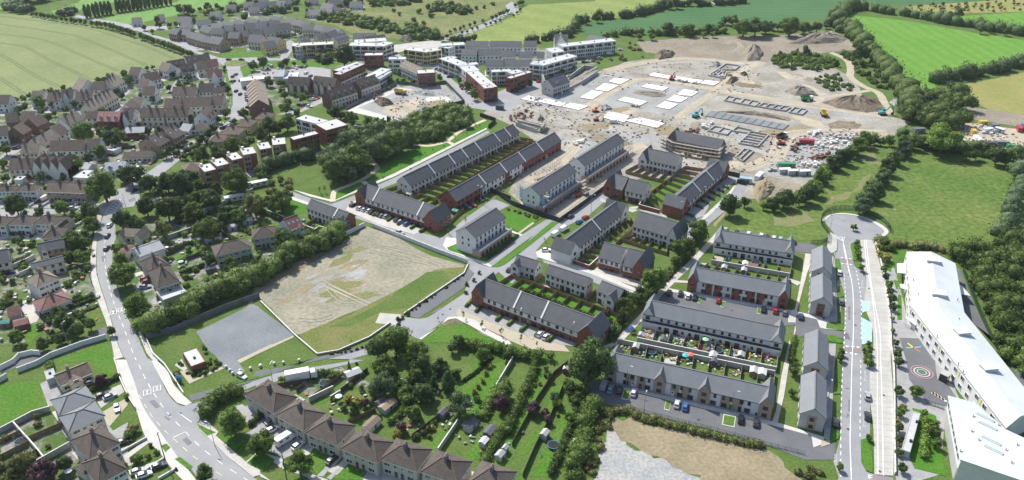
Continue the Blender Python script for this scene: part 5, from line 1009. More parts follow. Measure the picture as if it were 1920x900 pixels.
def proto(kind,hi,var,col):
 key=(kind,hi,var,col)
 if key not in PROTO:
  g=cached(('geo',kind,hi,var),lambda:crown_geo(kind,hi));PROTO[key]=np_mesh('crown',*g,LF[col])
 return PROTO[key]
def tri_tokens(s):
 o=ZO['P'];out=[]
 for t in s.split():
  if ',' in t:a=[float(k)for k in t.split(',')];out.append((o[0]+a[0]/o[2],o[1]+a[1]/o[2],a[2]/o[2],a[3]if len(a)>3 else None))
  elif t.isdigit():o=(480*int(t[1]),225*int(t[0]),4)
  else:o=ZO[t]
 return out
def trees(desc,where,s,col='g',kind='broad',ratio=1.05,group=None,nm=None,one=None,grow=1.13):
 its=sorted(tri_tokens(s));wd_=desc.split();nm=nm or('_'.join(wd_[-2:])if wd_[-1]in('tree','shrub','bush')else wd_[-1])
 for j,(x,y,w,rt_)in enumerate(its):
  rr=rt_ or ratio;z=0.0
  for _ in range(4):d=w/pxm((x,y),z)*grow;h=d*rr;z=h*(.48 if kind not in('bush','cone','col')else.45)
  g=G((x,y),z);hi=w>26;var=random.randrange(4 if hi else 5);c=random.choice(col)
  lab=(one or f'{desc}, {nth(j)} from the left {where}')if len(its)>1 or one else f'{desc} {where}'
  r=root(nm,lab,'bush' if kind=='bush' else 'tree',(g.x,g.y,0),random.uniform(0,6.28),group or(f'{desc} {where}' if len(its)>1 else None))
  r.scale=(d,d,h);ob('foliage' if kind=='bush' else 'crown',proto(kind,hi,var,c),r)
  if kind not in('bush',):ob('trunk',cached(('tr',kind=='thin'),lambda:trunk_mesh(kind)),r)
def inpoly(p,P):
 c=False;n=len(P);j=n-1
 for i in range(n):
  if(P[i].y>p[1])!=(P[j].y>p[1])and p[0]<(P[j].x-P[i].x)*(p[1]-P[i].y)/(P[j].y-P[i].y)+P[i].x:c=not c
  j=i
 return c
def mass(name,label,s,spacing,d0,d1,hr=(.7,1.1),col='g',per=40,lf=.9,cat=None,keep=1.0):
 """a wood, thicket or shrubbery: many unequal clumps over an outline, one object"""
 P=gp(s);xs=[p.x for p in P];ys=[p.y for p in P];C,Rr=[],[]
 x=min(xs)
 while x<max(xs):
  y=min(ys)
  while y<max(ys):
   q=(x+random.uniform(-.5,.5)*spacing,y+random.uniform(-.5,.5)*spacing)
   if inpoly(q,P)and random.random()<keep:
    d=random.uniform(d0,d1);h=d*random.uniform(*hr);r=d/2
    C.append((q[0],q[1],max(h-r*.9,r*.3)));Rr.append(r)
    for _ in range(3):a=random.uniform(0,6.28);rr=r*random.uniform(.4,.65);C.append((q[0]+math.cos(a)*r*.75,q[1]+math.sin(a)*r*.75,max(h-r*random.uniform(.6,1.5),rr*.6)));Rr.append(rr)
   y+=spacing
  x+=spacing
 if not C:return
 o=Vector((sum(xs)/len(xs),sum(ys)/len(ys)));C=np.array(C)-np.array([o.x,o.y,0]);Rr=np.array(Rr)
 V,T,Q=lumps_geo(C,Rr,per,lf);V[:,2]=np.maximum(V[:,2],0.02)
 return tag(ob(name,np_mesh(name,V,T,Q,LF[col]),None,(o.x,o.y,0)),label,cat or 'thicket',kind='stuff')
def hedge(label,s,w,h,col='g',per=30,lf=.7,wild=.35,name='hedgerow',cat='hedge',group=None):
 P=gp(s);P=smooth(P,3)if len(P)>2 else P;C,Rr=[],[]
 for a,b in zip(P[:-1],P[1:]):
  n=max(1,int((b-a).length/(w*.42)))
  for k in range(n):
   q=a.lerp(b,(k+random.random())/n);r=w*.5*random.uniform(.75,1.15);hh=h*random.uniform(1-wild,1+wild);j=random.uniform(-.25,.25)*w*wild*2
   t=(b-a).normalized();q=q+Vector((-t.y,t.x))*j
   C.append((q.x,q.y,max(hh-r,r*.4)));Rr.append(r)
   if hh>2.4*r:C.append((q.x,q.y,r*.8));Rr.append(r*.9)
 o=sum(P,Vector((0,0)))/len(P);C=np.array(C)-np.array([o.x,o.y,0])
 V,T,Q=lumps_geo(C,np.array(Rr),per,lf);V[:,2]=np.maximum(V[:,2],0.02)
 r=root(name,label,cat,(o.x,o.y,0),0,group);ob('foliage',np_mesh('foliage',V,T,Q,LF[col]),r);return r
def trim_hedge(label,s,w,h,col='g',name='clipped_hedge',group=None):
 P=gp(s);o=sum(P,Vector((0,0)))/len(P);r=root(name,label,'hedge',(o.x,o.y,0),0,group)
 V,T,Q,off=[],[],[],0
 for a,b in zip(P[:-1],P[1:]):
  d=(b-a);L=d.length;t=d/L;nrm=Vector((-t.y,t.x));a0=a-o
  bx=[(x,y,z)for z in(0,h*.95)for y in(-w*.45,w*.45)for x in(0,L)]
  v=np.array([[a0.x+t.x*x+nrm.x*y,a0.y+t.y*x+nrm.y*y,z]for x,y,z in bx]);V.append(v)
  T.append(np.array([(0,2,3),(0,3,1),(4,5,7),(4,7,6),(0,1,5),(0,5,4),(2,6,7),(2,7,3),(0,4,6),(0,6,2),(1,3,7),(1,7,5)])+off);off+=8
  n=int(L*(w+2*h)*5);x=rng.uniform(0,L,n);f=rng.uniform(0,2*h+w,n)
  y=np.where(f<h,-w/2,np.where(f<h+w,f-h-w/2,w/2));z=np.where(f<h,f,np.where(f<h+w,h,f-h-w));y=y+rng.uniform(-.08,.08,n);z=np.maximum(z+rng.uniform(-.08,.08,n),.05)
  p=np.stack([a0.x+t.x*x+nrm.x*y,a0.y+t.y*x+nrm.y*y,z],1);v,q=leaves(p,.42);V.append(v);Q.append(q+off);off+=len(v)
 ob('foliage',np_mesh('foliage',np.concatenate(V),np.concatenate(T),np.concatenate(Q),LF[col]),r);return r

# --- far fields
trees('round lime tree','in the avenue along the wheat field','00 240,102,34 270,105,34 300,110,34 330,115,36 360,122,36 390,125,36 420,132,36 460,138,38 495,145,36 530,148,36 565,155,36 600,158,36 632,163,38 685,172,40 720,178,40 755,178,40 790,185,40 820,192,42 850,198,42 875,205,42 905,215,44 930,222,44 955,230,44 980,240,44 1005,252,44 1060,268,46 1085,275,42 1110,285,44 1132,293,44 1157,305,44 1180,312,44 1205,322,44 1230,330,46 1255,340,46 1278,347,46 1302,357,46 1326,364,46 1352,373,46 1382,387,48 1410,397,48 1440,403,48',col='gd',ratio=1.25,group='lime avenue along the wheat field')
trees('tall dark cypress','in the shelter belt between the far fields','00 640,92,44 668,88,44 700,82,44 730,72,46 762,68,44 792,65,44 822,62,44 875,48,44 905,44,44 935,40,44 965,38,44 995,34,44 1025,30,44 1055,26,44 1085,22,42 1115,18,42 1145,12,42 1175,8,42 1205,3,42 1240,-2,42 1275,-6,42',col='d',kind='col',ratio=1.9,group='cypress shelter belt')
mass('far_wood','dark far wood at the top left corner','00 20,50 60,-60 480,-60 450,-5 260,22 120,45',9,8,13,(1.0,1.5),'d',26,1.4,'wood')
mass('far_thicket','grey green thicket in front of the far wood','00 20,85 40,55 200,50 240,90 180,105',7,6,9,(.7,1.1),'b',26,1.2)
mass('far_thicket','thicket beside the far farm yard','00 430,100 560,85 560,120 480,130 420,120',6,5,8,(.7,1.1),'b',26,1.1)
trees('big dark field tree','at the edge of the far silage field','00 1345,65,70 1400,70,90 1440,78,60 1500,68,36 1545,45,60 1570,60,60 1628,45,42 1660,65,50 1870,8,60 1175,145,56 1080,205,46 1140,235,36 1190,180,60 1320,180,40 1270,185,40',col='d',group='dark trees by the far silage field')
mass('garden_shrubs','shrubs and small trees round the far bungalows','r 0,380 300,200 700,150 1200,40 1750,0 1800,300 1500,240 1000,260 700,300 500,330 200,420',11,4,8,(.7,1.1),'d',24,1.0,'shrubs',keep=.55)
mass('garden_shrubs','shrubs among the gardens at the top edge','01 0,70 300,10 640,0 900,40 600,110 380,130 100,130',12,5,9,(.7,1.1),'d',24,1.1,'shrubs',keep=.5)
mass('scrub_bushes','dense green scrub bushes across the far rough ground','01 380,135 600,90 820,140 1000,175 1300,225 1370,255 1350,300 1110,270 900,225 700,195',5.5,4,7.5,(.6,.95),'g',24,1.0,'scrub',keep=.8)
mass('scrub_bushes','scrub bushes along the top edge of the rough ground','01 820,-20 1260,-30 1240,20 1000,60 850,40',6,4,8,(.6,.95),'g',22,1.1,'scrub',keep=.8)
mass('scrub_bushes','scrub bushes on the bank right of the rough ground','01 1260,60 1400,30 1600,70 1610,110 1500,110 1280,85',6,4,8,(.6,.95),'g',22,1.1,'scrub',keep=.75)
mass('scrub_bushes','dense dark scrub beside the far lane','01 1100,260 1280,235 1390,280 1360,300 1180,300 1100,285',5,5,8,(.6,1.0),'d',24,1.0,'scrub')
mass('scrub_bushes','scattered bushes on the far rough ground','01 850,60 1240,100 1700,20 1800,40 1300,200 1000,140',14,3,6,(.7,1.0),'g',22,.9,'scrub',keep=.5)
trees('small round lane tree','along the far lane','01 1400,285,42 1430,270,36 1458,236,30 1492,220,30 1530,212,30 1560,197,30 1602,187,32 1640,172,34 1702,155,36 1770,132,36 1802,120,36 1830,104,36 1858,95,36 1885,80,38 1545,245,26 1585,235,26 1623,215,28 1660,207,26 1725,182,28 1760,172,28 1795,160,28 1832,148,28',col='dg',group='small trees along the far lane')
trees('small round tree','at the far bend of the lane','02 25,38,30 55,20,40 80,15,36 60,70,30 40,90,26 10,115,24',col='d',group='small trees at the far bend')
hedge('dark hedge along the back of the crescent','01 1450,300 1640,310',7,5,'d',24,1.0)
hedge('long dark hedge between the hay meadow and green crop','02 100,328 330,290 430,260 475,215 500,170 640,140 780,138 950,115 1080,80 1170,45 1300,45 1500,42 1750,22',10,7,'d',28,1.2)
trees('hedgerow tree','in the hedge above the green crop','02 1180,30,70 1240,20,80 840,105,30 560,150,60 640,130,70 320,290,50',col='d',group='hedgerow trees above the crop')
hedge('hedge between the green crop and the brown site','02 690,285 800,265 900,255 1050,262 1200,262 1400,255 1600,250',9,5,'g',28,1.1)
trees('large hedgerow tree','behind the brown topsoil','02 890,240,60 1170,210,110 1320,222,110 1480,205,90 1600,150,80 1660,150,100 1740,205,160 1830,200,160 1910,200,120 1240,215,60 1440,255,60 1510,255,60 1560,190,70 960,270,60 1050,270,70 03 20,190,80 80,190,90 170,195,170 270,205,110 370,200,90 320,210,70 440,190,60',col='dg',ratio=.85,group='large trees behind the topsoil')
hedge('wide bushy hedge running down between site and bright green field','03 600,65 540,110 520,160 600,240 690,300 720,370 790,430 860,490 920,560 960,630 1010,700 1060,760 1080,810',17,6,'g',44,1.1,.5)
hedge('bushy hedge inner side beside the site track','03 470,190 560,240 650,290',12,6,'d',36,1.1,.5)
trees('dark tree','in the hedge left of the bright green field','03 710,390,130 660,400,60 690,330,70 880,470,90 820,410,70 600,70,36 520,150,50 950,610,60 1060,640,60',col='d',group='trees in the wide hedge')
hedge('wide hedge above the bright green field','03 620,70 760,75 960,110 1150,140 1300,170 1450,190 1650,225 1760,240 1960,275',13,6,'d',36,1.2,.4)
trees('dark hedge tree','in the hedge above the bright field','03 1420,100,90 1370,110,60 1305,90,36 1600,215,70 1670,215,60 1780,235,60 1240,30,30 1315,25,30',col='d',group='dark trees above the bright field')
mass('planted_saplings','young plantation dots in the top right corner','03 1050,50 1450,25 1960,0 1960,80 1480,95 1150,85',7,1.5,3,(.8,1.3),'o',14,.8,'plantation',keep=.8)
hedge('dark hedge between bright green field and stubble','03 1260,620 1340,590 1450,585 1560,560 1700,535 1800,520 1960,480',12,8,'d',40,1.1,.4)
trees('dark rounded tree','at the corner of the stubble field','03 1450,680,120 1380,640,80 1560,550,60 1750,515,70',col='d',group='trees at the stubble field corner')
mass('hedge_thicket','deep green thicket below the bright green field','03 1030,810 1160,770 1400,740 1500,720 1490,900 13 1490,20 1420,90 1200,60 1060,80 1030,0',7,6,11,(.8,1.2),'g',60,1.0,'thicket')
trees('large spreading tree','beside the vehicle yard','13 1320,130,260',col='l',ratio=.95)
hedge('hedge below the vehicle yard','13 1000,145 1100,175 1200,200 1350,235 1500,245 1600,265 1750,275 1960,270',9,6,'d',44,.9,.4)
trees('hedge tree','along the top of the big meadow','13 1010,150,90 1100,165,110 1180,160,100 1500,250,110 1570,255,90 1720,270,130 1800,280,130 1890,265,140',col='dg',group='trees along the top of the meadow')
trees('round hedge tree','along the storage yard hedge','13 40,630,110 130,585,150 240,590,100 290,555,130 335,500,130 400,415,120 500,310,125 565,265,120 640,235,100 690,195,130 735,140,120 790,150,66 850,160,66 920,155,84',col='dg',group='trees of the storage yard hedge')
trees('round hedge tree','in the hedge across the two meadows','13 1025,215,120 955,280,110 900,350,120 860,420,125 800,530,150 735,605,150 695,645,130 770,490,100',col='db',group='trees of the meadow hedge')
hedge('low hedge under the storage yard trees','13 -20,650 130,620 300,560 400,440 500,330 640,240 740,160 920,165',6,3,'g',50,.8,.4)
hedge('low hedge under the trees across the two meadows','13 1030,230 950,300 890,380 840,470 770,570 690,660',6,3,'b',50,.8,.4)
hedge('tall hedge down the right edge of the meadow','13 1890,360 1870,480 1850,600 1790,700 1770,800 1760,880',9,7,'b',50,.9,.4)
mass('roadside_wood','dense green wood behind the school at the right edge','23 1400,150 1470,90 1700,60 1960,-40 1960,900 1850,900 1720,760 1560,430 1470,230',5,4.5,8.5,(.7,1.15),'g',90,.75,'wood')
mass('roadside_wood','lower part of the wood beside the school roof','33 1760,-20 1960,-20 1960,210 1860,100',5,5,8,(.7,1.1),'g',80,.75,'wood')
hedge('low scrub along the fence above the school','23 820,20 900,50 1000,50 1120,60 1250,70 1380,110',5,2.5,'o',50,.6,.4)
mass('mound_weeds','weedy green mound in the building site','03 40,500 30,430 120,395 330,405 500,440 540,480 470,520 330,535 150,520',4,2,4.5,(.35,.6),'g',30,.9,'weeds',keep=.7)
mass('mound_weeds','weedy green bank in the middle of the haul tracks','03 330,600 420,545 540,550 590,590 480,620 660,640 640,680 460,690 360,640',4.5,2,4,(.35,.6),'g',30,.9,'weeds',keep=.7)
mass('mound_weeds','weeds between the track and the wide hedge','03 480,395 620,390 760,480 860,560 900,680 860,690 760,600 640,560 660,500',4.5,2,5,(.35,.7),'g',30,.9,'weeds',keep=.7)
trees('dark bush','on the weedy mound','03 285,375,60,1.2 515,475,50 370,515,40 175,508,36 120,425,40 90,400,36 430,490,36 220,380,30 700,475,56 755,550,44',col='d',kind='bush',ratio=.9,group='bushes on the mound')
mass('mound_weeds','green weeds beside the flats at the site edge','02 790,290 850,330 930,320 1000,400 1090,400 900,450 700,500 560,480 760,410 880,380',6,1.5,3.5,(.4,.7),'o',22,.8,'weeds',keep=.4)
# --- middle
trees('very large round tree','in front of the long white flats','01 655,412,168',col='d')
mass('tree_clump','dark bushes left of the very large round tree','01 420,465 480,410 570,420 580,480 500,490',4,4,7,(.7,1.1),'d',50,.8)
trees('round street tree','beside the far grass verge','01 50,465,90 190,490,60 225,465,70 360,462,50 285,478,36 00 1900,490,80',col='d',group='trees on the far verge')
trees('small street tree','on the far green','01 150,262,36 183,270,32 210,268,30 238,270,30 288,258,36 335,250,32 400,245,34 512,235,36',col='g',group='trees on the far green')
trees('street tree','outside the far flats','01 1165,435,28 1205,435,28 1245,455,26 1380,580,48 1430,515,30 1465,530,34 1490,545,30 1525,600,44 1590,640,70 1640,705,76 1790,740,40 02 60,640,50 140,620,44 225,580,44 300,565,34 375,535,38 460,505,36',col='g',ratio=1.2,group='street trees outside the flats')
trees('garden tree','behind the small building site','01 1000,600,56 1060,600,36 555,640,60 720,560,50 820,560,36 1070,535,50',col='g',group='garden trees behind the small site')
trees('park tree','on the small green by the dark gabled terraces','q 790,170,150 935,190,90 985,190,80 955,300,110 1000,360,130 1150,345,80 1250,400,150 1330,390,80 1290,330,80 1050,470,120 1010,540,160 950,520,90 1180,590,110 1640,240,80 430,620,150 540,610,120 300,720,70',col='g',group='trees on the small green')
mass('scrub_wood','scrubby wood between the small site and the park path','G 700,640 900,560 1060,460 1380,420 1650,520 1600,580 1480,650 1260,720 1180,780 960,840 900,720 760,700',5,4.5,8.5,(.6,1.0),'g',50,.8,'wood')
trees('wood edge tree','along the building site edge','G 30,480,90 140,510,150 100,490,120 320,545,130 420,580,120,1.4 505,570,80,1.6 570,540,70,1.8 770,590,90 860,560,110 600,660,100 470,700,100 1180,690,150 1000,690,90 1050,730,70 1100,770,80',col='dg',group='trees along the small site')
mass('park_wood','dark wood beside the park lawn and gravel path','11 440,470 500,370 560,320 560,260 640,200 780,150 900,150 1000,130 1140,170 1180,225 1060,260 900,295 860,370 820,430 700,470 520,480',6.5,7,12,(.9,1.25),'d',110,.8,'wood')
trees('large park tree','beside the gravel path','11 1050,160,190 960,230,140 1165,145,90 740,290,220 600,360,200 880,200,150',col='g',group='large trees by the gravel path')
hedge('dense hedge below the stepped flat roofed houses','11 60,420 120,370 200,340 300,310 420,290',10,7,'d',60,.8,.4)
trees('roundish tree','along the old railway bank','11 50,420,90 120,475,80 180,450,64 30,620,110 100,600,90 180,610,170 220,580,120 10 1770,460,210 1460,590,120 1590,590,150 1520,570,120 1400,600,90 1690,700,130 1780,730,120 1450,690,150 1560,825,170 1620,800,120 1850,620,90',col='gd',group='trees along the old railway bank')
trees('tall airy tree','on the old railway bank','l 420,240,330,1.15 k 650,220,280,1.2',col='o',kind='airy',group='airy trees on the bank')
mass('bank_scrub','rough scrub on the old railway bank','11 0,560 200,480 330,430 440,440 300,520 160,590 0,650 10 1800,830 1500,880 1350,860 1600,760',5,2,4.5,(.5,.8),'o',30,.7,'scrub',keep=.45)
trees('dark leafy tree','around the left road junction','10 1110,470,140 1180,540,96 1250,470,150 1350,470,180 1430,440,120 1480,480,100 1095,650,140 1250,660,180 1320,620,120 1380,430,130 900,740,120,1.3 970,760,130,1.3 1040,790,110,1.2 980,420,150 1030,390,100 920,410,110',col='d',group='dark trees round the junction')
trees('huge leafy tree','on the corner beside the brown tiled pair','10 770,490,240',col='g')
trees('street tree','along the walled street on the left','10 115,640,160 295,685,84 468,655,116 670,690,160 685,790,130 530,880,120 620,860,90',col='gd',group='trees of the walled street')
trees('big garden tree','among the older estate on the left','g 1160,210,300 1430,220,190 1560,310,240 1660,250,230 1040,630,240 1400,480,200 1230,560,190 640,440,130 70,440,190 540,830,150 900,820,110 1340,110,90 1480,150,90 1590,140,90 40,650,150 230,310,100 380,820,90 h 280,560,100 350,480,120 230,400,90',col='dg',group='big trees among the older estate')
trees('roadside tree','along the narrow road bend','h 1080,600,160 1195,510,120 1275,450,150 1700,240,150 1570,350,80 1440,240,120 1350,330,100 980,320,140 600,790,170 880,840,100 830,850,90',col='d',group='trees at the narrow bend')
trees('back garden tree','behind the stepped flat roofed houses','h 1540,690,250 1280,680,150 1120,800,230 1320,800,240 1720,690,140 1420,830,200 I 130,460,230 290,520,170 550,590,150 830,530,360,.8',col='dg',group='trees behind the stepped houses')
trees('dark tree','beside the red brick flats','B 170,350,260 430,300,230 80,450,210 300,370,180 570,160,110 1090,150,200 1180,190,150',col='d',group='dark trees by the red brick flats')
trees('slim conical tree','in front of the red brick flats','B 810,600,110 1075,520,120 1320,440,76',col='l',kind='cone',ratio=1.5,group='conical trees by the brick flats')
trees('estate tree','among the brown roofed houses by the field','e 120,510,80 230,500,80 330,485,110 410,440,90 560,530,190 610,390,90 710,375,110 890,330,90 1380,220,110 1460,230,110 1520,175,100 1740,120,110 1050,560,130 1640,380,110 750,560,130 920,640,110 760,690,90 580,670,100 670,750,140 1290,500,90 1150,600,100 260,640,120 340,610,100 230,700,130 1700,440,100 1440,660,120 800,380,60',col='gd',group='trees among the houses by the field')
trees('close tree','in the cul-de-sac near the field corner','f 340,280,80 425,265,70 90,430,130 30,360,110 700,370,100 760,340,80 820,390,100 930,410,90 820,520,150 900,490,100 1000,540,100 1110,510,100 650,560,100 1400,510,100 1460,580,120 1430,270,60 1430,320,50 1520,470,50 540,370,80 1330,560,80 420,720,110 60,470,140',col='gd',group='trees in the cul-de-sac')
mass('garden_shrubs','garden shrubs between the brown roofed terraces','f 0,560 500,460 1000,560 1480,600 1400,880 h 1300,260 900,380 600,400 0,380 f 0,700',9,2,4,(.6,1.0),'g',22,.7,'shrubs',keep=.4)
mass('garden_shrubs','garden shrubs behind the long brown terrace','g 0,800 400,830 1000,800 1300,880 i 1200,100 600,80 0,100',8,2,4,(.6,1.0),'d',26,.6,'shrubs',keep=.45)
mass('garden_shrubs','garden shrubs among the houses by the wheat field','e 0,640 300,560 700,580 1300,560 1650,480 1700,640 1300,740 900,720 600,820 0,760',9,2,4,(.6,1.0),'g',22,.7,'shrubs',keep=.4)
mass('garden_shrubs','garden shrubs behind the flats and dark terrace','01 700,780 920,700 1040,650 1030,600 1200,610 1180,640 900,730',6,2,3.5,(.6,1.0),'g',22,.6,'shrubs',keep=.5)
# --- left foreground
trees('large lime tree','beside the long road on the left','j 1060,80,260 1180,110,200 970,320,200 1150,300,240 1640,190,160 1680,330,190 L 350,200,310 530,560,340 340,30,150',col='g',group='limes beside the long road')
trees('round yellow green shrub','in the garden above the maroon bungalow','j 1060,550,160',col='l',kind='bush',ratio=.7)
hedge('tall dense hedge beside the gravel plot and waste ground','20 1130,690 1250,620 1400,560 1560,470 1700,400 1850,330 21 50,290 200,180 330,110 480,50 580,0 11 620,870',11,7.5,'g',150,.62,.3)
trees('hedge tree','in the tall hedge by the gravel plot','20 1160,660,110 1300,560,150 1420,520,150 1560,430,150 1700,350,160 1820,320,140 21 60,240,150 230,150,130 400,80,120 520,30,110',col='gd',group='trees of the tall hedge')
trees('garden tree','in the back gardens above the tall hedge','k 1290,660,190,1.2 1600,740,260 1130,210,200 1300,170,200 1500,80,220 1700,60,200 950,410,70 l 860,740,330 800,210,280 620,230,180 210,400,200 60,360,160 1250,800,230 1500,740,240',col='gd',group='trees in the gardens above the hedge')
trees('orchard tree','around the maroon bungalow garden','m 1560,530,150 590,720,200 840,620,200 1070,510,220 1260,430,190 900,380,290 800,260,200 720,550,120 230,620,210 320,740,150 640,330,100',col='dgg',group='trees round the maroon bungalow')
trees('purple leaved tree','beside the bungalow drive','n 1420,400,200',col='p');trees('purple leaved tree','at the bottom left corner','o 600,800,390',col='p')
trees('bottom corner tree','behind the hipped houses on the left','o 300,680,380 900,660,240 60,760,280 150,850,260',col='bgo',group='trees at the bottom left')
trees('climber covered shrub','on the bungalow garage','n 690,170,190',col='l',kind='bush',ratio=.7)
trees('rounded shrub','in the front gardens beside the long road','30 1000,510,110 1020,740,100 1110,720,50 1170,690,50 1130,640,40 1320,820,32 960,560,80 950,270,60 930,790,60',col='gol',kind='bush',ratio=.8,group='front garden shrubs by the road')
trees('pavement maple','in front of the bottom semis','30 1745,460,235 1530,850,150 J 340,540,250 700,740,270',col='g',group='maples on the bottom pavement')
hedge('leylandii hedge round the corner garden','30 1560,440 1560,390 1620,330 1720,270 1780,260',5,4,'g',120,.5,.2)
trees('large dark conifer','at the bend','P 712,652,50 745,638,60 778,660,52 722,684,44 790,682,40',col='dg',ratio=1.0,group='dark conifers at the bend')
trees('enormous chestnut tree','beside the near car park terrace','P 1107,672,86',col='d',ratio=1.1)
trees('cypress','in the long back gardens','31 1335,175,80,1.5 1025,275,70,1.6 735,375,100,1.2 1440,170,130,1.4 700,60,36,2.6',col='d',kind='cone',group='cypresses in the long gardens')
trees('garden tree','in the long back gardens','31 940,175,200 1525,330,210 1250,240,160 1180,390,130 1110,260,110 1300,240,110 870,230,90 1860,240,130 1500,100,90 1380,40,120 1000,90,120 1200,120,130 32 460,215,140 490,290,110 320,270,90 430,430,90 340,320,90 270,120,80 440,250,90 21 1520,760,110 1470,800,100 1700,860,120 1880,870,90',col='gdb',group='trees in the long back gardens')
trees('purple tree','in the long back gardens','31 1845,320,140 1090,500,90 32 165,360,110 248,390,74 275,450,76 31 820,320,70',col='p',group='purple trees in the long gardens')
trees('golden bush','on the long mown lawn','31 1755,45,44 1722,95,44 1697,150,44 1662,190,44 1640,240,50',col='y',kind='bush',ratio=1.0,group='golden bushes on the long lawn')
trees('garden bush','in the beds of the long back gardens','31 660,355,60 680,300,50 790,210,60 575,245,44 570,290,50 860,320,44 1460,510,44 1420,95,60 760,300,90 700,290,60 1060,560,80 1320,510,50 1300,570,40 32 182,70,40 258,65,46 210,175,30 170,185,36 508,415,32 340,400,40',col='glyo',kind='bush',ratio=.9,group='bushes of the long gardens')
mass('shrub_belt','dense shrubs under the garden trees in the long gardens','31 860,140 1100,120 1400,0 1500,60 1340,220 1240,300 1120,380 1000,260',4,2.5,4.5,(.7,1.1),'d',60,.6,'shrubs',keep=.5)
hedge('clipped tall hedge down the right of the mown lawn','31 1700,430 1760,330 1830,230 1880,190',4.5,3.2,'g',90,.5,.12)
hedge('long clipped hedge between the long lawns','31 1700,780 1760,690 1850,540 1920,430',3.2,2.6,'g',90,.5,.1)
hedge('tall hedge behind the park lawn','21 1560,800 1650,820 1780,830 1900,860 22 0,870 150,890 300,900',4,3.5,'g',90,.55,.2)
hedge('overgrown hedge between long gardens and car park plot','32 610,330 590,430 560,500 540,580 520,660 500,740 480,830 440,900',5.5,4,'g',110,.6,.45)
hedge('shaded hedge left of the overgrown hedge','32 500,330 460,450 400,600 340,750 280,880',2.6,2.2,'d',80,.5,.15)
hedge('hedge with dark shadow between two long lawns','32 190,0 150,130 90,270 20,420 -40,560',3.4,2.8,'g',80,.5,.12)
hedge('rough hedge along the car park railing','32 690,420 760,400 880,395 960,440 1100,475 1300,525 1500,575 1700,620 1900,665',3.2,1.6,'o',70,.5,.3)
mass('plot_weeds','weeds at the bottom right corner of the dry plot','33 200,830 290,780 400,800 420,900 380,960 240,960',2.2,1.2,2.5,(.5,.8),'o',40,.5,'weeds')
mass('plot_weeds','weeds between the overgrown hedge and stone plot','32 640,480 720,420 760,440 720,520 700,600 640,760 600,880 520,930 600,700',2.2,1.2,2.6,(.5,.8),'o',40,.5,'weeds',keep=.8)
trees('belt tree','between the two estates','22 1285,55,180 1230,155,100 1065,290,200 1020,370,120 960,410,140 890,450,130 840,500,140 830,580,120 770,690,110 880,500,110 12 1640,640,160 1750,610,90 1400,830,180 1890,640,70',col='gd',group='trees between the two estates')
hedge('thin hedge line between the two estates','22 740,760 830,600 960,450 1060,380 1180,250 1260,150 1340,50 1420,-40',3.5,2.2,'g',60,.5,.4)
trees('busway tree','along the busway verge','M 515,505,70 520,565,76 540,635,96 575,785,84 490,330,84 23 758,775,50 760,835,56 725,825,40 752,880,70 33 757,580,60 755,10,80',col='g',ratio=1.1,group='trees along the busway')
trees('school hedge tree','along the school fence','23 870,215,60 890,275,62 910,330,72 920,385,72 930,440,80 938,500,72 880,160,56 850,120,50 935,590,40 938,680,44 960,770,64 972,850,84 33 985,10,84 985,230,92 990,390,84 985,500,80 990,590,80 985,690,70 1010,805,90 545,-20,70 540,800,70',col='gd',group='trees along the school fence')
trees('golden shrub','at the top of the school fence','M 755,550,80 780,630,100 860,680,120 z 200,380,50 160,480,40 175,650,40',col='y',kind='bush',ratio=.75,group='golden shrubs by the school')
trees('dark green shrub','on the school frontage','M 830,500,150 900,560,120 23 850,60,60 1110,70,50',col='g',kind='bush',ratio=.7,group='shrubs on the school frontage')
trees('small leafy tree','on the school lawn','z 295,275,100 425,560,90,1.2 430,640,80 425,500,60 33 1240,530,70',col='g',group='trees on the school lawn')
hedge('tall leafy row beside the bicycle shelter','33 1165,430 1170,520 1165,610 1155,730',2.6,2.6,'l',90,.5,.2)
trees('garden tree','beside the gable houses on the avenue','b 1475,250,100 1465,420,70 1825,120,64 1490,180,50',col='g',group='trees by the avenue houses')
hedge('clipped hedge beside the avenue house gardens','b 1480,20 1455,120 1440,200',1.6,1.6,'g',60,.4,.1)
trees('climbing shrub tree','in the back gardens of the two terraces','A 955,240,70 1730,610,80',col='l',kind='bush',ratio=.9,group='garden shrubs between the terraces')
trees('thin new sapling','beside the estate streets','l 1350,40,60 1430,40,50 670,340,40 725,360,40 c 45,550,60 260,640,60 480,730,70 695,810,70 885,880,50 u 320,265,40 125,385,36 1230,520,36 1210,480,30 11 1570,750,30 515,520,36 480,530,36 1445,840,30 21 1365,590,24 1555,560,30 1690,640,34 1835,690,34 715,760,24',col='l',kind='thin',ratio=1.6,group='new street saplings',nm='sapling')
trees('small sapling','on the park lawn','11 940,390,50 1160,370,22 1085,340,20 1325,225,20 1410,200,20 1490,130,26 1650,40,20 1680,45,20 1225,290,20 1580,100,20 650,470,40 710,480,40 1270,250,18',col='g',kind='thin',ratio=1.3,group='park saplings',nm='sapling')
trees('potted shrub','on the grey paving','21 1675,240,30 1635,295,32 1580,330,32 1065,590,36 1100,580,30 31 755,30,30',col='d',kind='bush',ratio=1.0,group='shrubs on the grey paving')
mass('verge_planting','planting strip beside the concrete slope wall','21 480,860 850,790 1000,680 1120,560 1300,430 1560,260 1580,240 1560,270 1330,440 1130,590 870,810 500,880',1.6,.7,1.4,(.6,.9),'d',14,.4,'planting',keep=.6)
hedge('low hedge in front of the podium apartment block','u 560,690 700,610 900,440',1.8,1.3,'d',40,.4,.2)
mass('site_weeds','weeds below the hoarding beside the new lawn','u 730,175 800,130 1000,190 1180,240 1130,270 960,215 820,170',2,.9,2,(.5,.8),'o',24,.5,'weeds',keep=.8)
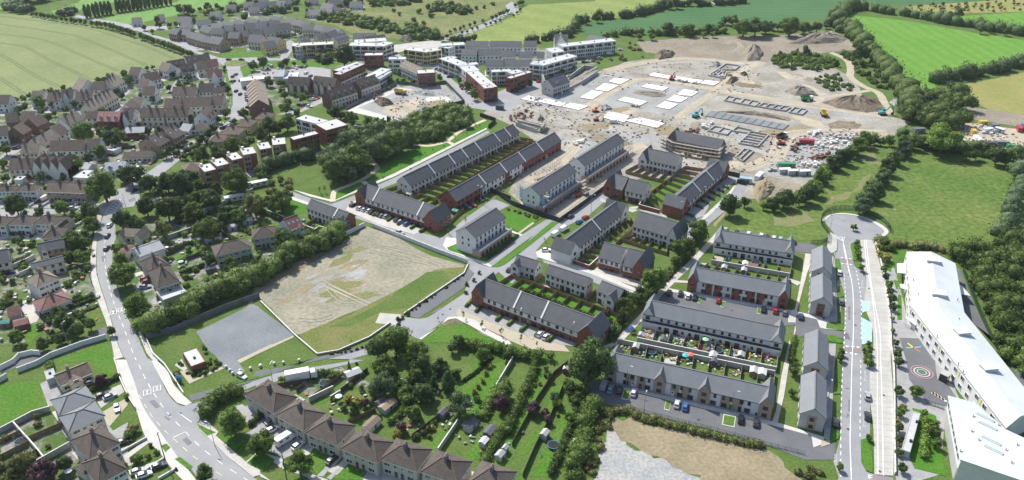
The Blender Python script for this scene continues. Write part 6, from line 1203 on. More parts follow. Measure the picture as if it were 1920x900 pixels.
for k,s in enumerate(('c 190,520 260,450','c 420,620 490,550','c 550,670 620,610','c 690,740 780,660','c 860,795 920,730','c 1000,850 1090,770','c 80,460 150,380')):trim_hedge(f'low driveway hedge, {nth(k)} from the left before the long brick terrace',s,1.1,1.1,group='driveway hedges of the brick terrace')
for k,s in enumerate(('d 120,715 140,690','d 240,760 290,725','d 350,800 400,770','d 430,830 480,795','d 530,860 575,830','d 600,885 650,855','d 65,690 85,660')):trim_hedge(f'low driveway hedge, {nth(k)} from the left by the parked car row',s,1.1,1.1,group='driveway hedges of the parked row')
for k,s in enumerate(('w 1020,830 930,795','w 1110,740 1020,705','w 1175,690 1090,655','w 1230,650 1150,615','w 1290,610 1200,570','w 1330,570 1270,540','w 1380,530 1330,505')):trim_hedge(f'low driveway hedge, {nth(k)} from the left before the blue gate terrace',s,1.1,1.1,group='driveway hedges by the blue gate')
# ------------------------------------------------------------------ fences and walls
TIM=mat('fence_timber',(0.30,0.215,0.115),(0.24,0.17,0.09),rough=0.9,scale=0.8,fine=(4,0.15),rand=0.12)
TIMD=mat('dark_fence_timber',(0.10,0.075,0.055),(0.14,0.105,0.08),rough=0.9,scale=0.8,fine=(4,0.15),rand=0.1)
TIMG=mat('grey_fence_timber',(0.30,0.28,0.25),(0.25,0.235,0.21),rough=0.9,scale=0.8,fine=(4,0.12),rand=0.1)
BLK=mat('concrete_block',(0.42,0.415,0.395),(0.36,0.355,0.335),rough=0.9,scale=0.5,fine=(3,0.08),rand=0.06)
WCAP=mat('white_capping',(0.66,0.65,0.62),(0.58,0.57,0.545),rough=0.8,scale=0.6)
HOARD=mat('black_hoarding',(0.035,0.038,0.042),(0.05,0.054,0.06),rough=0.6,scale=0.4,rand=0.1)
HGREY=mat('grey_hoarding',(0.12,0.125,0.13),(0.16,0.165,0.17),rough=0.6,scale=0.4,rand=0.1)
GRN=flatc('green_palisade',(0.03,0.085,0.05),0.5);GALV=flatc('galvanised_steel',(0.35,0.36,0.37),0.4,0.5,0.6)
def panel_mesh(key,h,t,m,cap=None):
 def f():
  mb=MB();mb.box((0.5,0,h/2),(1,t,h),0)
  if cap:mb.box((0.5,0,h+0.04),(1.0,t+0.12,0.08),1)
  else:
   for z in(h*.2,h*.8):mb.box((0.5,-t/2-.025,z),(.98,.05,.1),0)
  return mb.mesh('panel',[m,cap]if cap else m)
 return cached(('pan',key,h,t),f)
def bars_mesh(h,m,n=9):
 def f():
  mb=MB()
  for z in(h*.15,h*.9):mb.box((0.5,0,z),(1,.05,.07))
  for k in range(n):mb.box(((k+.5)/n,0,h/2),(.035,.035,h))
  return mb.mesh('panel',m)
 return cached(('bars',h,m.name,n),f)
KINDS={'timber':(1.9,1.8,.06,TIM,None),'darkf':(1.9,1.8,.06,TIMD,None),'greyf':(1.9,1.8,.06,TIMG,None),'block':(3.2,2.0,.22,BLK,WCAP),'lowwall':(3.2,.7,.3,mat('stone_wall',(.50,.47,.38),(.42,.39,.31),scale=.6),WCAP),
         'white':(3.2,1.9,.25,WL['white'],WCAP),'hoard':(2.4,2.4,.08,HOARD,None),'hgrey':(2.4,2.2,.08,HGREY,None),'brickw':(3.0,1.9,.25,WL['brick'],WCAP),'whitel':(3.0,1.0,.25,WL['white'],WCAP)}
def run(rt,o,P,kind,hs=1.0,pier=None):
 ln,h,t,m,cap=KINDS[kind];me=panel_mesh(kind,h,t,m,cap)
 for a,b in zip(P[:-1],P[1:]):
  d=b-a;L=d.length
  if L<.3:continue
  n=max(1,round(L/ln));ang=math.atan2(d.y,d.x)
  for k in range(n):
   q=a+d*(k/n)-o;ob('panel',me,rt,(q.x,q.y,0),ang,(L/n*.985,1,hs))
   if pier:ob('pier',cached(('pier',kind),lambda:MB().box((0,0,h/2+.08),(.42,.42,h+.16)).mesh('pier',cap or m)),rt,(q.x,q.y,0),ang)
def fence(label,s,kind='timber',name=None,cat=None,hs=1.0,pier=None,group=None):
 L=[gp(x)if isinstance(x,str)else x for x in(s if isinstance(s,list)else[s])];o=sum((p for q in L for p in q),Vector((0,0)))/sum(len(q)for q in L)
 w=kind in('block','lowwall','white','brickw','whitel');nm=name or('boundary_wall' if w else 'hoarding' if 'ho' in kind or kind=='hgrey' else 'garden_fence')
 rt=root(nm,label,cat or('wall' if w else 'hoarding' if nm=='hoarding' else 'fence'),(o.x,o.y,0),0,group)
 for P in L:run(rt,o,P,kind,hs,pier)
 return rt
def rail(label,s,h,m,n=9,panel=2.5):
 P=gp(s);P=smooth(P,3)if len(P)>2 else P;o=sum(P,Vector((0,0)))/len(P);rt=root('railing',label,'fence',(o.x,o.y,0));me=bars_mesh(h,m,n);pm=cached(('rp',h,m.name),lambda:MB().box((0,0,h/2+.05),(.09,.09,h+.1)).mesh('post',m))
 for a,b in zip(P[:-1],P[1:]):
  d=b-a;k0=max(1,round(d.length/panel));ang=math.atan2(d.y,d.x)
  for k in range(k0):q=a+d*(k/k0)-o;ob('panel',me,rt,(q.x,q.y,0),ang,(d.length/k0,1,1));ob('post',pm,rt,(q.x,q.y,0),ang)
 return rt
def back_line(s,he,D):
 a,b=gp(s,he)[:2];n=Vector((-(b-a).y,(b-a).x)).normalized();return[a+n*D,b+n*D]
def plots(label,near,far,n,kind='timber',ends=(True,True),far_kind=None,spine=True):
 A=gp(near)if isinstance(near,str)else near;F=gp(far)if isinstance(far,str)else far;L=[]
 for k in range(n+1):
  if(k==0 and not ends[0])or(k==n and not ends[1]):continue
  L.append([A[0].lerp(A[1],k/n),F[0].lerp(F[1],k/n)])
 rt=fence(label,L,kind)
 if spine:o=Vector(rt.location[:2]);run(rt,o,F,far_kind or kind)
 return rt
plots('grey garden walls and fences behind the long terrace with many toys','A 405,98 1800,362','A 350,225 1782,532',9,'greyf',far_kind='block')
plots('garden fences behind the near car park terrace',back_line('b 65,238 1310,522',5.2,9.1),'A 150,240 1765,572',10,'greyf',far_kind='block')
plots('garden fences behind the white terrace nearest the turning circle','a 872,250 1452,335','a 852,298 1440,402',6,'greyf',far_kind='block')
plots('garden fences behind the red brick and white terrace',back_line('a 685,415 1432,553',5.2,9.1),'a 835,312 1432,412',8,'greyf',spine=False)
plots('timber garden fences behind the long brick terrace',back_line('c 160,290 1555,812',5.2,8.6),'c 595,125 1800,570',9)
fence('timber fences between the white row gardens',['c 945,110 850,190','c 1195,240 1120,300','c 1545,290 1430,400','c 1660,560 1700,500'])
plots('timber fences of the long white park terrace gardens','d 545,590 1368,172','d 715,640 1473,190',17)
plots('timber fences of the brick and white parallel terrace gardens',back_line('d 880,645 x 562,118',5.2,9.0),'d 740,650 1473,205',14,spine=False)
plots('timber fences behind the terrace with parked car row',back_line('d 115,597 730,802',5.2,8.5),'d 420,548 940,715',8)
plots('timber fences of the stepped white terrace gardens','v 440,790 1000,270','v 650,830 1075,400',9)
plots('timber fences of the white row between the stepped terraces','v 1060,515 1440,612','v 915,555 1440,715',5)
plots('timber fences behind the blue gate terrace',back_line('w 885,737 1385,302',5.2,8.8),'w 500,640 920,320',8)
plots('timber fences of the brown gardens by the haul road','w 440,290 830,378','w 295,368 730,478',5)
fence('timber fences of the white row by the bend',['l 1350,460 1140,570','l 1565,525 1405,620'])
fence('dark fences between the long back gardens',['31 1060,-20 1000,60','31 640,140 430,290','31 840,85 600,275','31 900,390 690,480','31 1380,430 1170,590','32 420,30 310,120 180,320 0,650','32 385,205 270,480 180,650 80,880'],'darkf')
fence('pale concrete wall beside the mown lawn','31 1925,10 1800,220','block');fence('pale wall beside the small walled lawn','31 1515,480 1365,700','block')
fence('timber fences behind the bottom left houses',['o 0,620 410,410','o 420,345 920,130','o 430,590 540,520','o 0,400 300,255'],'timber')
fence('grey block wall behind the bottom left houses',['o 540,690 1000,430','o -20,260 210,140 n 470,900 720,830'],'block');fence('white coped wall across the bottom left gardens','o 205,140 320,270 440,400 560,540 640,640','white')
fence('long pale wall between lane and lawn',['m 1490,640 1150,740 720,900 n 540,180 250,290','n 100,370 -30,440'],'white',pier=True);fence('pale garden wall with brick piers on the far side of the lane','m 560,870 460,860 280,900 n 200,160 0,260','white',pier=True)
fence('white panelled wall along the waste plot','11 870,800 1000,850 u 0,620 345,745','white',pier=True);fence('white wall beside the brick gable row','11 640,885 730,840 815,797','white')
fence('low stone wall round the mown slope',['21 460,862 620,835 850,735 1010,625','21 1110,560 1300,430 1560,255 1590,190'],'lowwall');fence('low white wall between gravel plot and waste ground','21 35,465 285,712 460,862','lowwall')
fence('tall dark hoarding along the gravel plot','20 1100,748 1300,690 1500,605 1700,520 1925,440 21 30,435','hgrey',hs=1.1)
fence('black hoarding round the scaffolded blocks',['d 1110,558 1300,640','x -10,650 90,718 300,800 545,885 760,730 970,575'],'hoard')
fence('black hoarding where the blue gate stands','w 1370,385 1500,410','hoard');fence('blue panelled site gate','w 1470,470 1575,492','hoard',name='site_gate',cat='gate')
fence('grey hoarding behind the small building site',['G 60,425 430,245 665,130','G 665,110 800,120 960,160 1260,105'],'hgrey');fence('patterned hoarding beside the street of flats','G 1262,110 1360,210 1480,335','hgrey',pier=True);fence('dark hoarding along the lower edge of the small site','G 1485,345 1260,400 1100,430','hoard')
fence('dark hoarding at the end of the park path',['C 0,440 190,500','C 100,585 190,510'],'hoard')
fence('white low wall with piers between busway and school','23 800,15 835,130 870,280 895,440 915,620 920,800 33 940,20 945,300 945,600 950,860','whitel',pier=True)
rail('green palisade round the turning circle','M 190,520 200,420 125,320 120,240 180,175 280,142 430,137 560,162 700,212 800,270 880,345 895,400',2.2,GRN);rail('green palisade beside the meadow car park','M 0,520 120,525 190,490',2.0,GRN)
rail('green fence down the right side of the school','23 1460,230 1520,390 1580,540 1660,720 1760,900',2.2,GRN);rail('grey railing along the near car park','b 235,545 420,595 600,640 900,715 1300,825 1560,890',1.4,GALV,7)
rail('dark railing across the school yard','33 1180,325 1250,345 1320,370',1.6,GALV);fence('brick wall round the corner plot behind the stepped terrace','v 335,790 565,870 675,770','brickw');fence('brick wall round the blue gate terrace garden','w 655,790 435,730 500,650','brickw')
fence('brick garden wall beside the maroon roofed house',['l 1100,570 1280,650 1350,605 1500,655','l 430,400 560,360 850,470'],'brickw');fence('grey wall of the yard behind the big white house','k 590,420 700,370 1070,240','block');fence('white walls of the curved drive',['j 200,470 430,370 500,330','j 280,590 470,510'],'white')
fence('brown fence down the fenced garden lawn',['k 860,710 1150,600','k 690,600 1060,430'],'darkf');fence('garden walls between the walled street drives',['i 410,440 590,330','i 590,440 740,350','i 960,410 1040,360','i 1060,420 1280,320','i 940,770 1160,660'],'white',hs=.55)
fence('timber fences of the gardens left of the buff houses',['h 0,630 350,620','h 0,740 190,735'],'darkf');fence('garden walls behind the bottom semis',['J 800,170 1030,60','J 1000,160 1100,100'],'block');fence('brown fence beside the lorry road',['J 680,80 760,20','J 500,35 740,0'],'darkf')
fence('white wall along the front of the left road gardens','30 860,0 880,60 900,140 935,220 980,310 1020,370','whitel');fence('white driveway walls of the bottom left houses',['30 890,710 1105,590','30 1070,850 1240,740','30 1190,900 1310,830'],'whitel',hs=.8)
fence('white low wall round the corner marketing lawn','p 40,140 130,340 290,490 400,650 560,900','whitel');fence('stone wall at the old railway end','10 1530,700 1700,625 1900,540','block')
# ------------------------------------------------------------------ vehicles
def paint(n,c):return flatc('paint_'+n,c,0.28,0.6)
PC=dict(white=paint('white',(.75,.76,.77)),silver=paint('silver',(.42,.44,.46)),grey=paint('grey',(.17,.18,.19)),black=paint('black',(.018,.019,.022)),dark=paint('dark',(.04,.045,.055)),navy=paint('navy',(.03,.05,.13)),
          blue=paint('blue',(.05,.17,.42)),red=paint('red',(.42,.03,.035)),cyan=paint('cyan',(.3,.5,.55)),maroon=paint('maroon',(.16,.03,.04)),yellow=paint('yellow',(.6,.45,.08)),green=paint('green',(.05,.28,.12)),orange=paint('orange',(.6,.17,.04)),teal=paint('teal',(.05,.36,.36)))
TYRE=flatc('tyre',(.02,.02,.022),.8);RIM=flatc('rim',(.4,.41,.42),.3,.5,.7);LAMPW=flatc('headlight_glass',(.75,.77,.78),.1,.8);LAMPR=flatc('tail_light_glass',(.35,.02,.02),.2,.7)
def loft(mb,secs,mi=0):
 """secs: (x, half width low, half width high, z low, z high)"""
 base=len(mb.v)
 for x,a,b,z0,z1 in secs:m=z0+(z1-z0)*.55;mb.v+=[(x,-a*.94,z0),(x,-a,m),(x,-b,z1),(x,b,z1),(x,a,m),(x,a*.94,z0)]
 n=6
 for k in range(len(secs)-1):
  for i in range(n):j=(i+1)%n;mb.f.append((base+k*n+i,base+k*n+j,base+(k+1)*n+j,base+(k+1)*n+i));mb.m.append(mi)
 e=base+(len(secs)-1)*n;mb.f.append(tuple(base+i for i in range(n)));mb.m.append(mi);mb.f.append(tuple(e+i for i in reversed(range(n))));mb.m.append(mi)
def smooth_mesh(me):
 me.polygons.foreach_set('use_smooth',[False]*len(me.polygons));return me
def car_parts(kind,col):
 def f():
  b=MB();g=MB();r=MB()
  if kind=='van':
   loft(b,[(-2.45,.9,.86,.35,2.0),(-2.4,.95,.9,.3,2.1),(1.2,.95,.9,.3,2.1),(1.75,.94,.8,.3,1.35),(2.45,.88,.74,.35,1.0),(2.5,.8,.7,.4,.9)]);g.box((1.48,0,1.72),(.5,1.5,.55),0,tilt=Matrix.Rotation(.75,3,'Y'));g.box((.9,0,1.6),(.7,1.94,.45));r.box((-.6,0,2.12),(3.4,1.6,.05))
  else:
   loft(b,[(-2.15,.76,.66,.35,.78),(-2.1,.84,.74,.26,.92),(-1.2,.88,.8,.22,.96),(.6,.88,.8,.22,.95),(1.3,.87,.76,.24,.86),(2.0,.82,.66,.28,.72),(2.15,.68,.56,.36,.62)])
   loft(g,[(-1.95,.72,.58,.9,1.0),(-1.35,.75,.6,.9,1.38),(.05,.75,.6,.9,1.40),(.95,.74,.6,.86,.93)]);loft(r,[(-1.42,.58,.54,1.36,1.44),(-1.0,.61,.57,1.38,1.48),(-.3,.61,.57,1.38,1.49),(.08,.58,.54,1.37,1.45)])
  return b.mesh('body',PC[col]),g.mesh('windows',GL),r.mesh('roof_panel',PC[col])
 return cached(('car',kind,col),f)
def wheel_mesh():return cached('wheel',lambda:MB().cyl((0,0,0),.32,.22,14,0,'y').mesh('tyre',TYRE))
def rim_mesh():return cached('rim',lambda:MB().cyl((0,0,0),.2,.235,10,0,'y').mesh('rim',RIM))
def car(label,q,ang,col,kind='car',near=True,group=None,z=0.12):
 p=G(q)if not isinstance(q,Vector)else q;rt=root('van' if kind=='van' else 'parked_car',label,'van' if kind=='van' else 'car',(p.x,p.y,z),R(ang),group);bm_,gm,rm_=car_parts(kind,col)
 bo=ob('body',bm_,rt);ob('windows',gm,rt);ob('roof_panel',rm_,rt)
 if near:
  for x in(-1.35,1.38):
   for y in(-.78,.78):w=ob('wheel',wheel_mesh(),rt,(x,y,.32));ob('rim',rim_mesh(),w)
  for y in(-.58,.58):
   ob('headlight',cached('hl',lambda:MB().box((0,0,0),(.16,.3,.14)).mesh('headlight',LAMPW)),rt,(2.06,y,.66));ob('tail_light',cached('tl',lambda:MB().box((0,0,0),(.1,.26,.18)).mesh('tail_light',LAMPR)),rt,(-2.13,y,.76))
 return rt
def cars(where,s,ang,near=True,kind='car'):
 """s: tokens x,y,colour"""
 o=ZO['P'];L=[]
 for t in s.split():
  if ',' in t:a=t.split(',');L.append((o[0]+float(a[0])/o[2],o[1]+float(a[1])/o[2],a[2],float(a[3])if len(a)>3 else ang))
  elif t.isdigit():o=(480*int(t[1]),225*int(t[0]),4)
  else:o=ZO[t]
 L.sort();cnt={}
 for l in L:cnt[l[2]]=cnt.get(l[2],0)+1
 seen={}
 for x,y,c,a in L:
  k=seen.get(c,0);seen[c]=k+1;noun='van' if kind=='van' else 'car'
  lab=f'{c} {noun} {where}' if cnt[c]==1 else f'{nth(k)} {c} {noun} from the left {where}'
  car(lab,(x,y),a+random.uniform(-2,2),c,kind,near,f'{noun}s {where}' if len(L)>1 else None)
cars('parked in the near car park','b 97,410,cyan 165,415,dark 272,435,white 597,520,white 658,540,blue 1075,635,black 1190,660,dark',72);cars('at the left end of the near car park','b 47,385,silver',72,kind='van')
cars('parked in the upper car park','a 537,525,black 622,530,dark 680,550,white 730,560,black 908,582,red 1245,650,black 1333,660,red 1405,675,grey 1525,705,navy',71)
cars('parked above the terrace by the meadow','a 960,52,silver 1042,68,dark 1132,83,white 1228,95,white 1272,103,dark 1322,115,white 1372,122,cyan 1470,142,dark',70)
cars('on the avenue beside the gable houses','a 1813,374,white 1828,592,grey b 1785,660,dark',69);cars('in the set-down lane beside the busway','N 945,490,silver 940,770,dark',69)
cars('in the driveway row of the end gabled terrace','d 95,680,dark 150,705,white 182,715,white 218,724,white 240,736,black 292,752,black 318,762,grey 348,768,silver 430,795,dark 458,808,silver 505,826,blue',55)
cars('outside the parallel brick terrace','d 965,695,blue 1008,680,red 1065,640,dark 1095,628,dark',-33);cars('on the road beside the white panelled wall','d 450,892,silver',-32)
cars('in front of the long brick terrace','c 920,772,white 985,802,white',57);cars('by the stepped white terrace','v 85,667,white,10 360,285,navy,52 455,345,blue,52 525,295,red,52',50);cars('beside the stepped white terrace','v 190,490,white 285,430,white',50,kind='van')
cars('beside the white house at the bend','u 815,825,dark',60);cars('at the tree belt end of the white row','a 240,535,white',60)
cars('driving on the long left road','i 1550,705,white,95 1515,855,navy,95 j 1507,205,dark,92',93);cars('turning at the left junction','10 1018,532,black',60)
cars('in the marketing suite entrance','30 1815,130,white',-35);cars('on the paved drives at the bottom left','30 770,275,dark,42 830,285,silver,42 880,370,silver,-60 930,625,black,28 1040,845,silver,30 1085,872,white,30 1195,805,dark,32 685,180,grey,30',35)
cars('on the drives of the bottom semis','J 455,440,white,45 697,590,white,55 1015,725,black,55 450,360,grey,50',50)
cars('on the drives of the brown tiled pair','i 785,345,red 985,358,blue 1068,372,white',40);cars('on the walled street','i 1030,468,silver',5);cars('on the drive left of the brown tiled pair','i 635,335,white',70,kind='van');cars('beside the long white shed','i 1170,75,red',-10)
cars('on the drive of the tall walled semi','L 620,272,red 645,303,maroon 618,362,silver',20);cars('in the yard of the big white house','k 715,525,white',-40);cars('in the curved drive on the left','j 140,552,black',20)
cars('on the curved older street','g 225,447,dark 265,430,dark 225,567,dark',15,False);cars('beside the white lean-to','g 1590,540,dark',0,False);cars('along the narrow road bend','h 910,775,dark 870,655,dark 930,590,grey 1415,460,dark 1455,440,silver 1515,412,white',35,False)
cars('below the stepped flat roofed houses','I 1065,390,silver,-25 1310,302,silver 1360,290,white 1535,240,red 1580,212,silver 1625,203,white',55,False);cars('next to the red brick flats','I 1722,157,white',-30,False,'van')
cars('on the court by the small green','B 620,65,dark,-20 505,117,blue,-20 750,82,white,-20 q 1338,320,white 1420,432,white 1455,420,red 1555,327,dark 1430,377,silver 1385,372,yellow',30,False);cars('in the car park by the tall brick block','B 1420,372,silver 1490,382,blue 1400,470,silver',10,False)
cars('on the long straight street','q 275,110,dark,80 290,175,dark,80 320,80,grey,80 322,315,black,85 380,357,dark,85 400,172,black,10 r 820,848,black,0 1000,850,black,0 500,760,grey,60',80,False)
cars('parked beside the long grey terrace','q 465,200,dark 470,235,grey 475,268,dark 485,350,white 490,385,silver 492,415,dark 495,445,silver 500,545,dark',0,False)
cars('outside the cream flats by the far road','01 290,415,white 350,412,red 385,411,white 425,410,white 478,412,silver',80,False);cars('in the car park behind the red terrace','01 283,510,white 313,507,white 345,508,dark 370,506,silver 375,555,white 410,573,silver q 1310,62,white 1370,102,grey',75,False)
cars('outside the long white flats','t 670,332,white 697,326,silver 722,320,white 747,313,silver 770,308,dark 235,340,white 270,340,dark',60,False);cars('outside the cream flats and tiled terrace','t 935,410,red 970,420,maroon 1015,432,green 1050,440,white 1075,446,dark 1102,452,white 1132,456,white 1265,445,silver',60,False)
cars('along the street beside the stepped white flats','t 1355,530,navy 1390,545,silver 1420,557,black 1485,590,black 1525,637,navy',15,False);cars('parked beside the courtyard brick flats','s 200,775,black 222,805,red 262,808,white 285,850,silver 310,868,white 25,640,dark 222,640,red',15,False)
cars('in front of the right brick wing','s 1245,632,maroon 1235,685,black 1285,712,red 1330,695,dark 1130,782,white 950,852,dark',-10,False);cars('below the far meadow flats','02 540,470,dark 572,467,white 620,450,dark 812,377,white 660,440,silver',10,False);cars('below the far meadow flats','02 732,410,white',0,False,'van')
def box_truck():
 p=G(pts('31 345,150')[0]);rt=root('delivery_lorry','white box lorry parked on the new road behind the semis','lorry',(p.x,p.y,.1),R(17.5))
 ob('cargo_box',MB().box((-1.2,0,2.55),(7.6,2.5,2.9)).mesh('cargo_box',PC['white']),rt);ob('chassis',MB().box((0,0,.8),(10.2,1.6,.35)).mesh('chassis',TYRE),rt)
 cb=MB();loft(cb,[(3.0,1.2,1.15,.7,3.1),(4.4,1.2,1.15,.7,3.1),(4.95,1.18,1.05,.7,2.3),(5.1,1.1,1.0,.75,1.8)]);c=ob('cab',cb.mesh('cab',PC['white']),rt);ob('windscreen',MB().box((4.78,0,2.5),(.1,2.0,.9),tilt=None).mesh('windscreen',GL),c)
 for x in(-3.8,-2.6,3.6):
  for y in(-1.05,1.05):ob('wheel',cached('twh',lambda:MB().cyl((0,0,0),.5,.35,16,0,'y').mesh('wheel',TYRE)),rt,(x,y,.5))
box_truck()
def camper():
 p=G(pts('J 578,540')[0]);rt=root('camper_van','white camper van parked on the drive of the semi','camper van',(p.x,p.y,.06),R(48));b=MB();loft(b,[(-3.2,1.1,1.0,.45,2.6),(-3.1,1.12,1.05,.4,2.75),(2.0,1.12,1.05,.4,2.8),(2.5,1.1,.95,.4,2.2),(3.1,1.0,.9,.45,1.3),(3.3,.9,.8,.5,1.1)]);ob('body',b.mesh('body',PC['white']),rt)
 for x in(-1.9,.2):ob('window',cached('cwn',lambda:MB().box((0,0,0),(1.1,2.28,.55)).mesh('window',GL)),rt,(x,0,1.85))
 ob('roof_hatch',MB().box((-.5,0,2.85),(1.2,.9,.15)).mesh('roof_hatch',WHITE),rt)
 for x in(-1.8,2.2):
  for y in(-1.0,1.0):w=ob('wheel',wheel_mesh(),rt,(x,y,.35));ob('rim',rim_mesh(),w)
camper()
# ------------------------------------------------------------------ lamps and poles
def lamp_proto():
 rt=root('street_lamp','x','street lamp',(0,0,0));ob('post',MB().cyl((0,0,0),.11,8.6,8,0,'z',.06).mesh('post',GALV),rt);ob('arm',MB().bar((0,0,8.5),(1.0,0,8.8),.07).mesh('arm',GALV),rt);ob('lamp_head',MB().box((1.3,0,8.82),(.8,.3,.14)).mesh('lamp_head',flatc('lamp_head_grey',(.55,.56,.57))),rt);return rt
LP=lamp_proto();_ls=[('M 200,440','left of the turning circle neck'),('M 235,205','behind the turning circle palisade'),('M 860,335','right of the turning circle'),('N 375,590','beside the lowest gable house'),('33 470,130','beside the third gable house'),('a 1770,600','beside the second gable house'),('a 1760,330','beside the first gable house'),
 ('b 345,600','on the near car park railing'),('b 215,385','before the left end of the near terrace'),('b 1000,575','before the right end of the near terrace'),('m 955,715','on the walled lane'),('K 1070,415','at the lower road junction'),('i 1780,478','on the left junction corner'),('10 1050,560','opposite the left junction corner'),('31 130,190','beside the lorry'),('d 1072,665','outside the parallel brick terrace'),('w 900,850','before the blue gate terrace'),('w 1145,690','in the blue gate driveways'),('c 690,720','on the beige street'),('c 1275,880','at the right end of the beige street'),('u 490,60','above the podium block'),('00 1790,440','by the roundabout'),('00 1850,430','right of the roundabout'),('v 590,220','beside the hoarding road')]
for k,(s,w)in enumerate(_ls):
 p=G(pts(s)[0]);o=LP if k==0 else clone(LP);o['label']=f'tall grey street lamp {w}';o['group']='street lamps';o.location=(p.x,p.y,0);o.rotation_euler=(0,0,R(random.choice((-20,160,70))))
for s,w in(('K 375,620','on the pavement beside the bottom left drives'),('j 1290,680','on the left footpath beside the shrub garden'),('J 590,900','beside the bottom maple')):
 p=G(pts(s)[0]);rt=root('utility_pole',f'dark wooden pole {w}','utility pole',(p.x,p.y,0),0,'wooden poles');ob('pole',cached('upole',lambda:MB().cyl((0,0,0),.16,10.5,8,0,'z',.11).mesh('pole',mat('pole_wood',(.09,.075,.06),(.13,.11,.09),scale=2))),rt);ob('crossarm',cached('uarm',lambda:MB().box((0,0,10),(.12,1.4,.12)).mesh('crossarm',MATS['pole_wood'])),rt)
# ------------------------------------------------------------------ garden things
def simple(name,label,cat,s,parts,rz=0.0,z=0.0,group=None,sc=None):
 p=G(pts(s)[0])if isinstance(s,str)else s;rt=root(name,label,cat,(p.x,p.y,z),R(rz),group)
 if sc:rt.scale=sc
 for pn,me in parts:ob(pn,me,rt)
 return rt
SHW=flatc('shed_timber',(.30,.19,.09),.9);SHG=flatc('shed_grey',(.16,.18,.19),.8);SHR=flatc('shed_felt',(.12,.125,.14),.9);SHP=flatc('shed_pale',(.45,.46,.46),.8)
def shed_parts(wm,rm,L=2.6,D=2.0,h=1.9):
 k=(wm.name,rm.name,L,D,h)
 def fw():mb=MB();mb.extx([(-D/2,0),(D/2,0),(D/2,h),(0,h+.55),(-D/2,h)],-L/2,L/2);return mb.mesh('wall',wm)
 def fr():mb=MB();mb.extx([(-D/2-.15,h-.08),(0,h+.56),(D/2+.15,h-.08),(D/2+.15,h+.04),(0,h+.68),(-D/2-.15,h+.04)],-L/2-.12,L/2+.12);return mb.mesh('roof',rm)
 return[('wall',cached(('sw',)+k,fw)),('roof',cached(('sr',)+k,fr)),('door',cached(('sd',)+k,lambda:MB().box((0,-D/2-.03,.85),(.8,.06,1.7)).mesh('door',SHR)))]
for s,w,wm,rm,rz,kw in(('A 340,310','timber shed with grey roof in the second lower garden',SHW,SHP,70,{}),('A 620,235','grey shed on the white path garden',SHG,SHR,70,{}),('A 390,190','pale small shed in the first upper garden',SHP,SHP,70,dict(L=2,D=1.5)),('A 1130,400','tall grey shed in the middle lower garden',SHP,SHP,70,dict(L=3,D=2.4)),('A 1140,455','dark playhouse below the tall grey shed',SHR,SHR,70,{}),('A 1415,395','grey shed in the sixth upper garden',SHG,SHP,70,{}),('A 1085,350','small dark shed beside the trampoline',SHG,SHR,70,dict(L=1.8,D=1.4)),('A 1550,560','brown shed with pale roof in the last gardens',SHW,SHP,70,dict(L=3.2,D=2.6)),('A 1635,580','white roofed shed at the end of the lower gardens',SHP,WHITE,70,dict(L=3,D=2.4)),
  ('a 948,350','small brown shed behind the red brick terrace',SHW,SHP,70,{}),('a 1105,322','white roofed shed near the round trampoline',SHP,WHITE,70,{}),('a 1168,335','pink roofed shed right of the white one',SHP,flatc('felt_pink',(.3,.16,.14)),-20,dict(L=3.2)),('a 1095,370','dark pergola shed below the white roofed shed',SHR,SHP,70,{}),('31 1755,560','black shed on the hedge lined lawn',SHR,SHR,60,dict(L=4,D=2.6)),('31 1610,510','grey shed at the end of the small walled lawn',SHP,SHR,60,dict(L=4.4,D=2.6)),('31 1405,420','dark blue shed under the willow',SHG,SHR,60,dict(L=3.5)),('31 990,365','tan roofed long shed among the long gardens',SHP,flatc('felt_tan',(.35,.27,.19)),55,dict(L=5.5,D=3)),('31 935,340','blue grey shed beside the tan roofed shed',SHG,SHR,55,dict(L=3)),('31 730,125','grey roofed garden room by the lorry road',WL['cream'],SHP,35,dict(L=5,D=3.4)),('31 870,505','brown roofed garden store behind the fourth semi',WL['white'],flatc('felt_brown',(.2,.15,.12)),60,dict(L=5.5,D=3)),('32 245,580','silver shed beside the blue paddling pool',SHP,SHP,60,{}),('32 480,655','pale roofed shed beside the overgrown hedge',SHG,SHP,75,{}),('32 402,95','red hut at the head of the long gardens',flatc('hut_red',(.3,.06,.05)),SHP,75,dict(L=1.6,D=1.6)),('31 1710,640','white gazebo on the hedge lined lawn',SHP,WHITE,60,{}),('31 1830,740','pale playhouse on the last lawn',SHP,SHP,60,{}),('31 1870,690','small pale coop on the last lawn',SHP,SHP,60,dict(L=1.8,D=1.4)),
  ('m 90,465','teal roofed shed on the left edge',SHW,flatc('felt_teal',(.08,.3,.27)),10,dict(L=3.6,D=2)),('k 1320,810','grey gabled shed in the hedge garden',SHG,SHR,30,dict(L=4,D=3.4)),('k 1180,410','blue roofed small shed by the clipped hedge',SHG,flatc('felt_blue',(.2,.25,.33)),30,{}),('l 120,600','pale glazed shed in the left back garden',SHP,SHP,25,dict(L=4,D=3)),('l 330,510','grey shed beside the pale glazed shed',SHP,SHP,25,dict(L=4.4,D=3)),('k 1350,370','white windowed garden room by the yard wall',WL['white'],SHR,22,dict(L=7,D=3)),('d 525,610','pale shed behind the end gabled terrace',SHP,SHP,-32,{}),('d 880,740','dark green shed at the corner of the brick wall',flatc('shed_green',(.03,.15,.1)),flatc('felt_green',(.04,.2,.14)),-32,dict(L=3,D=2.6))):
 simple('garden_shed',w,'shed',s,shed_parts(wm,rm,**kw),rz,group='garden sheds')
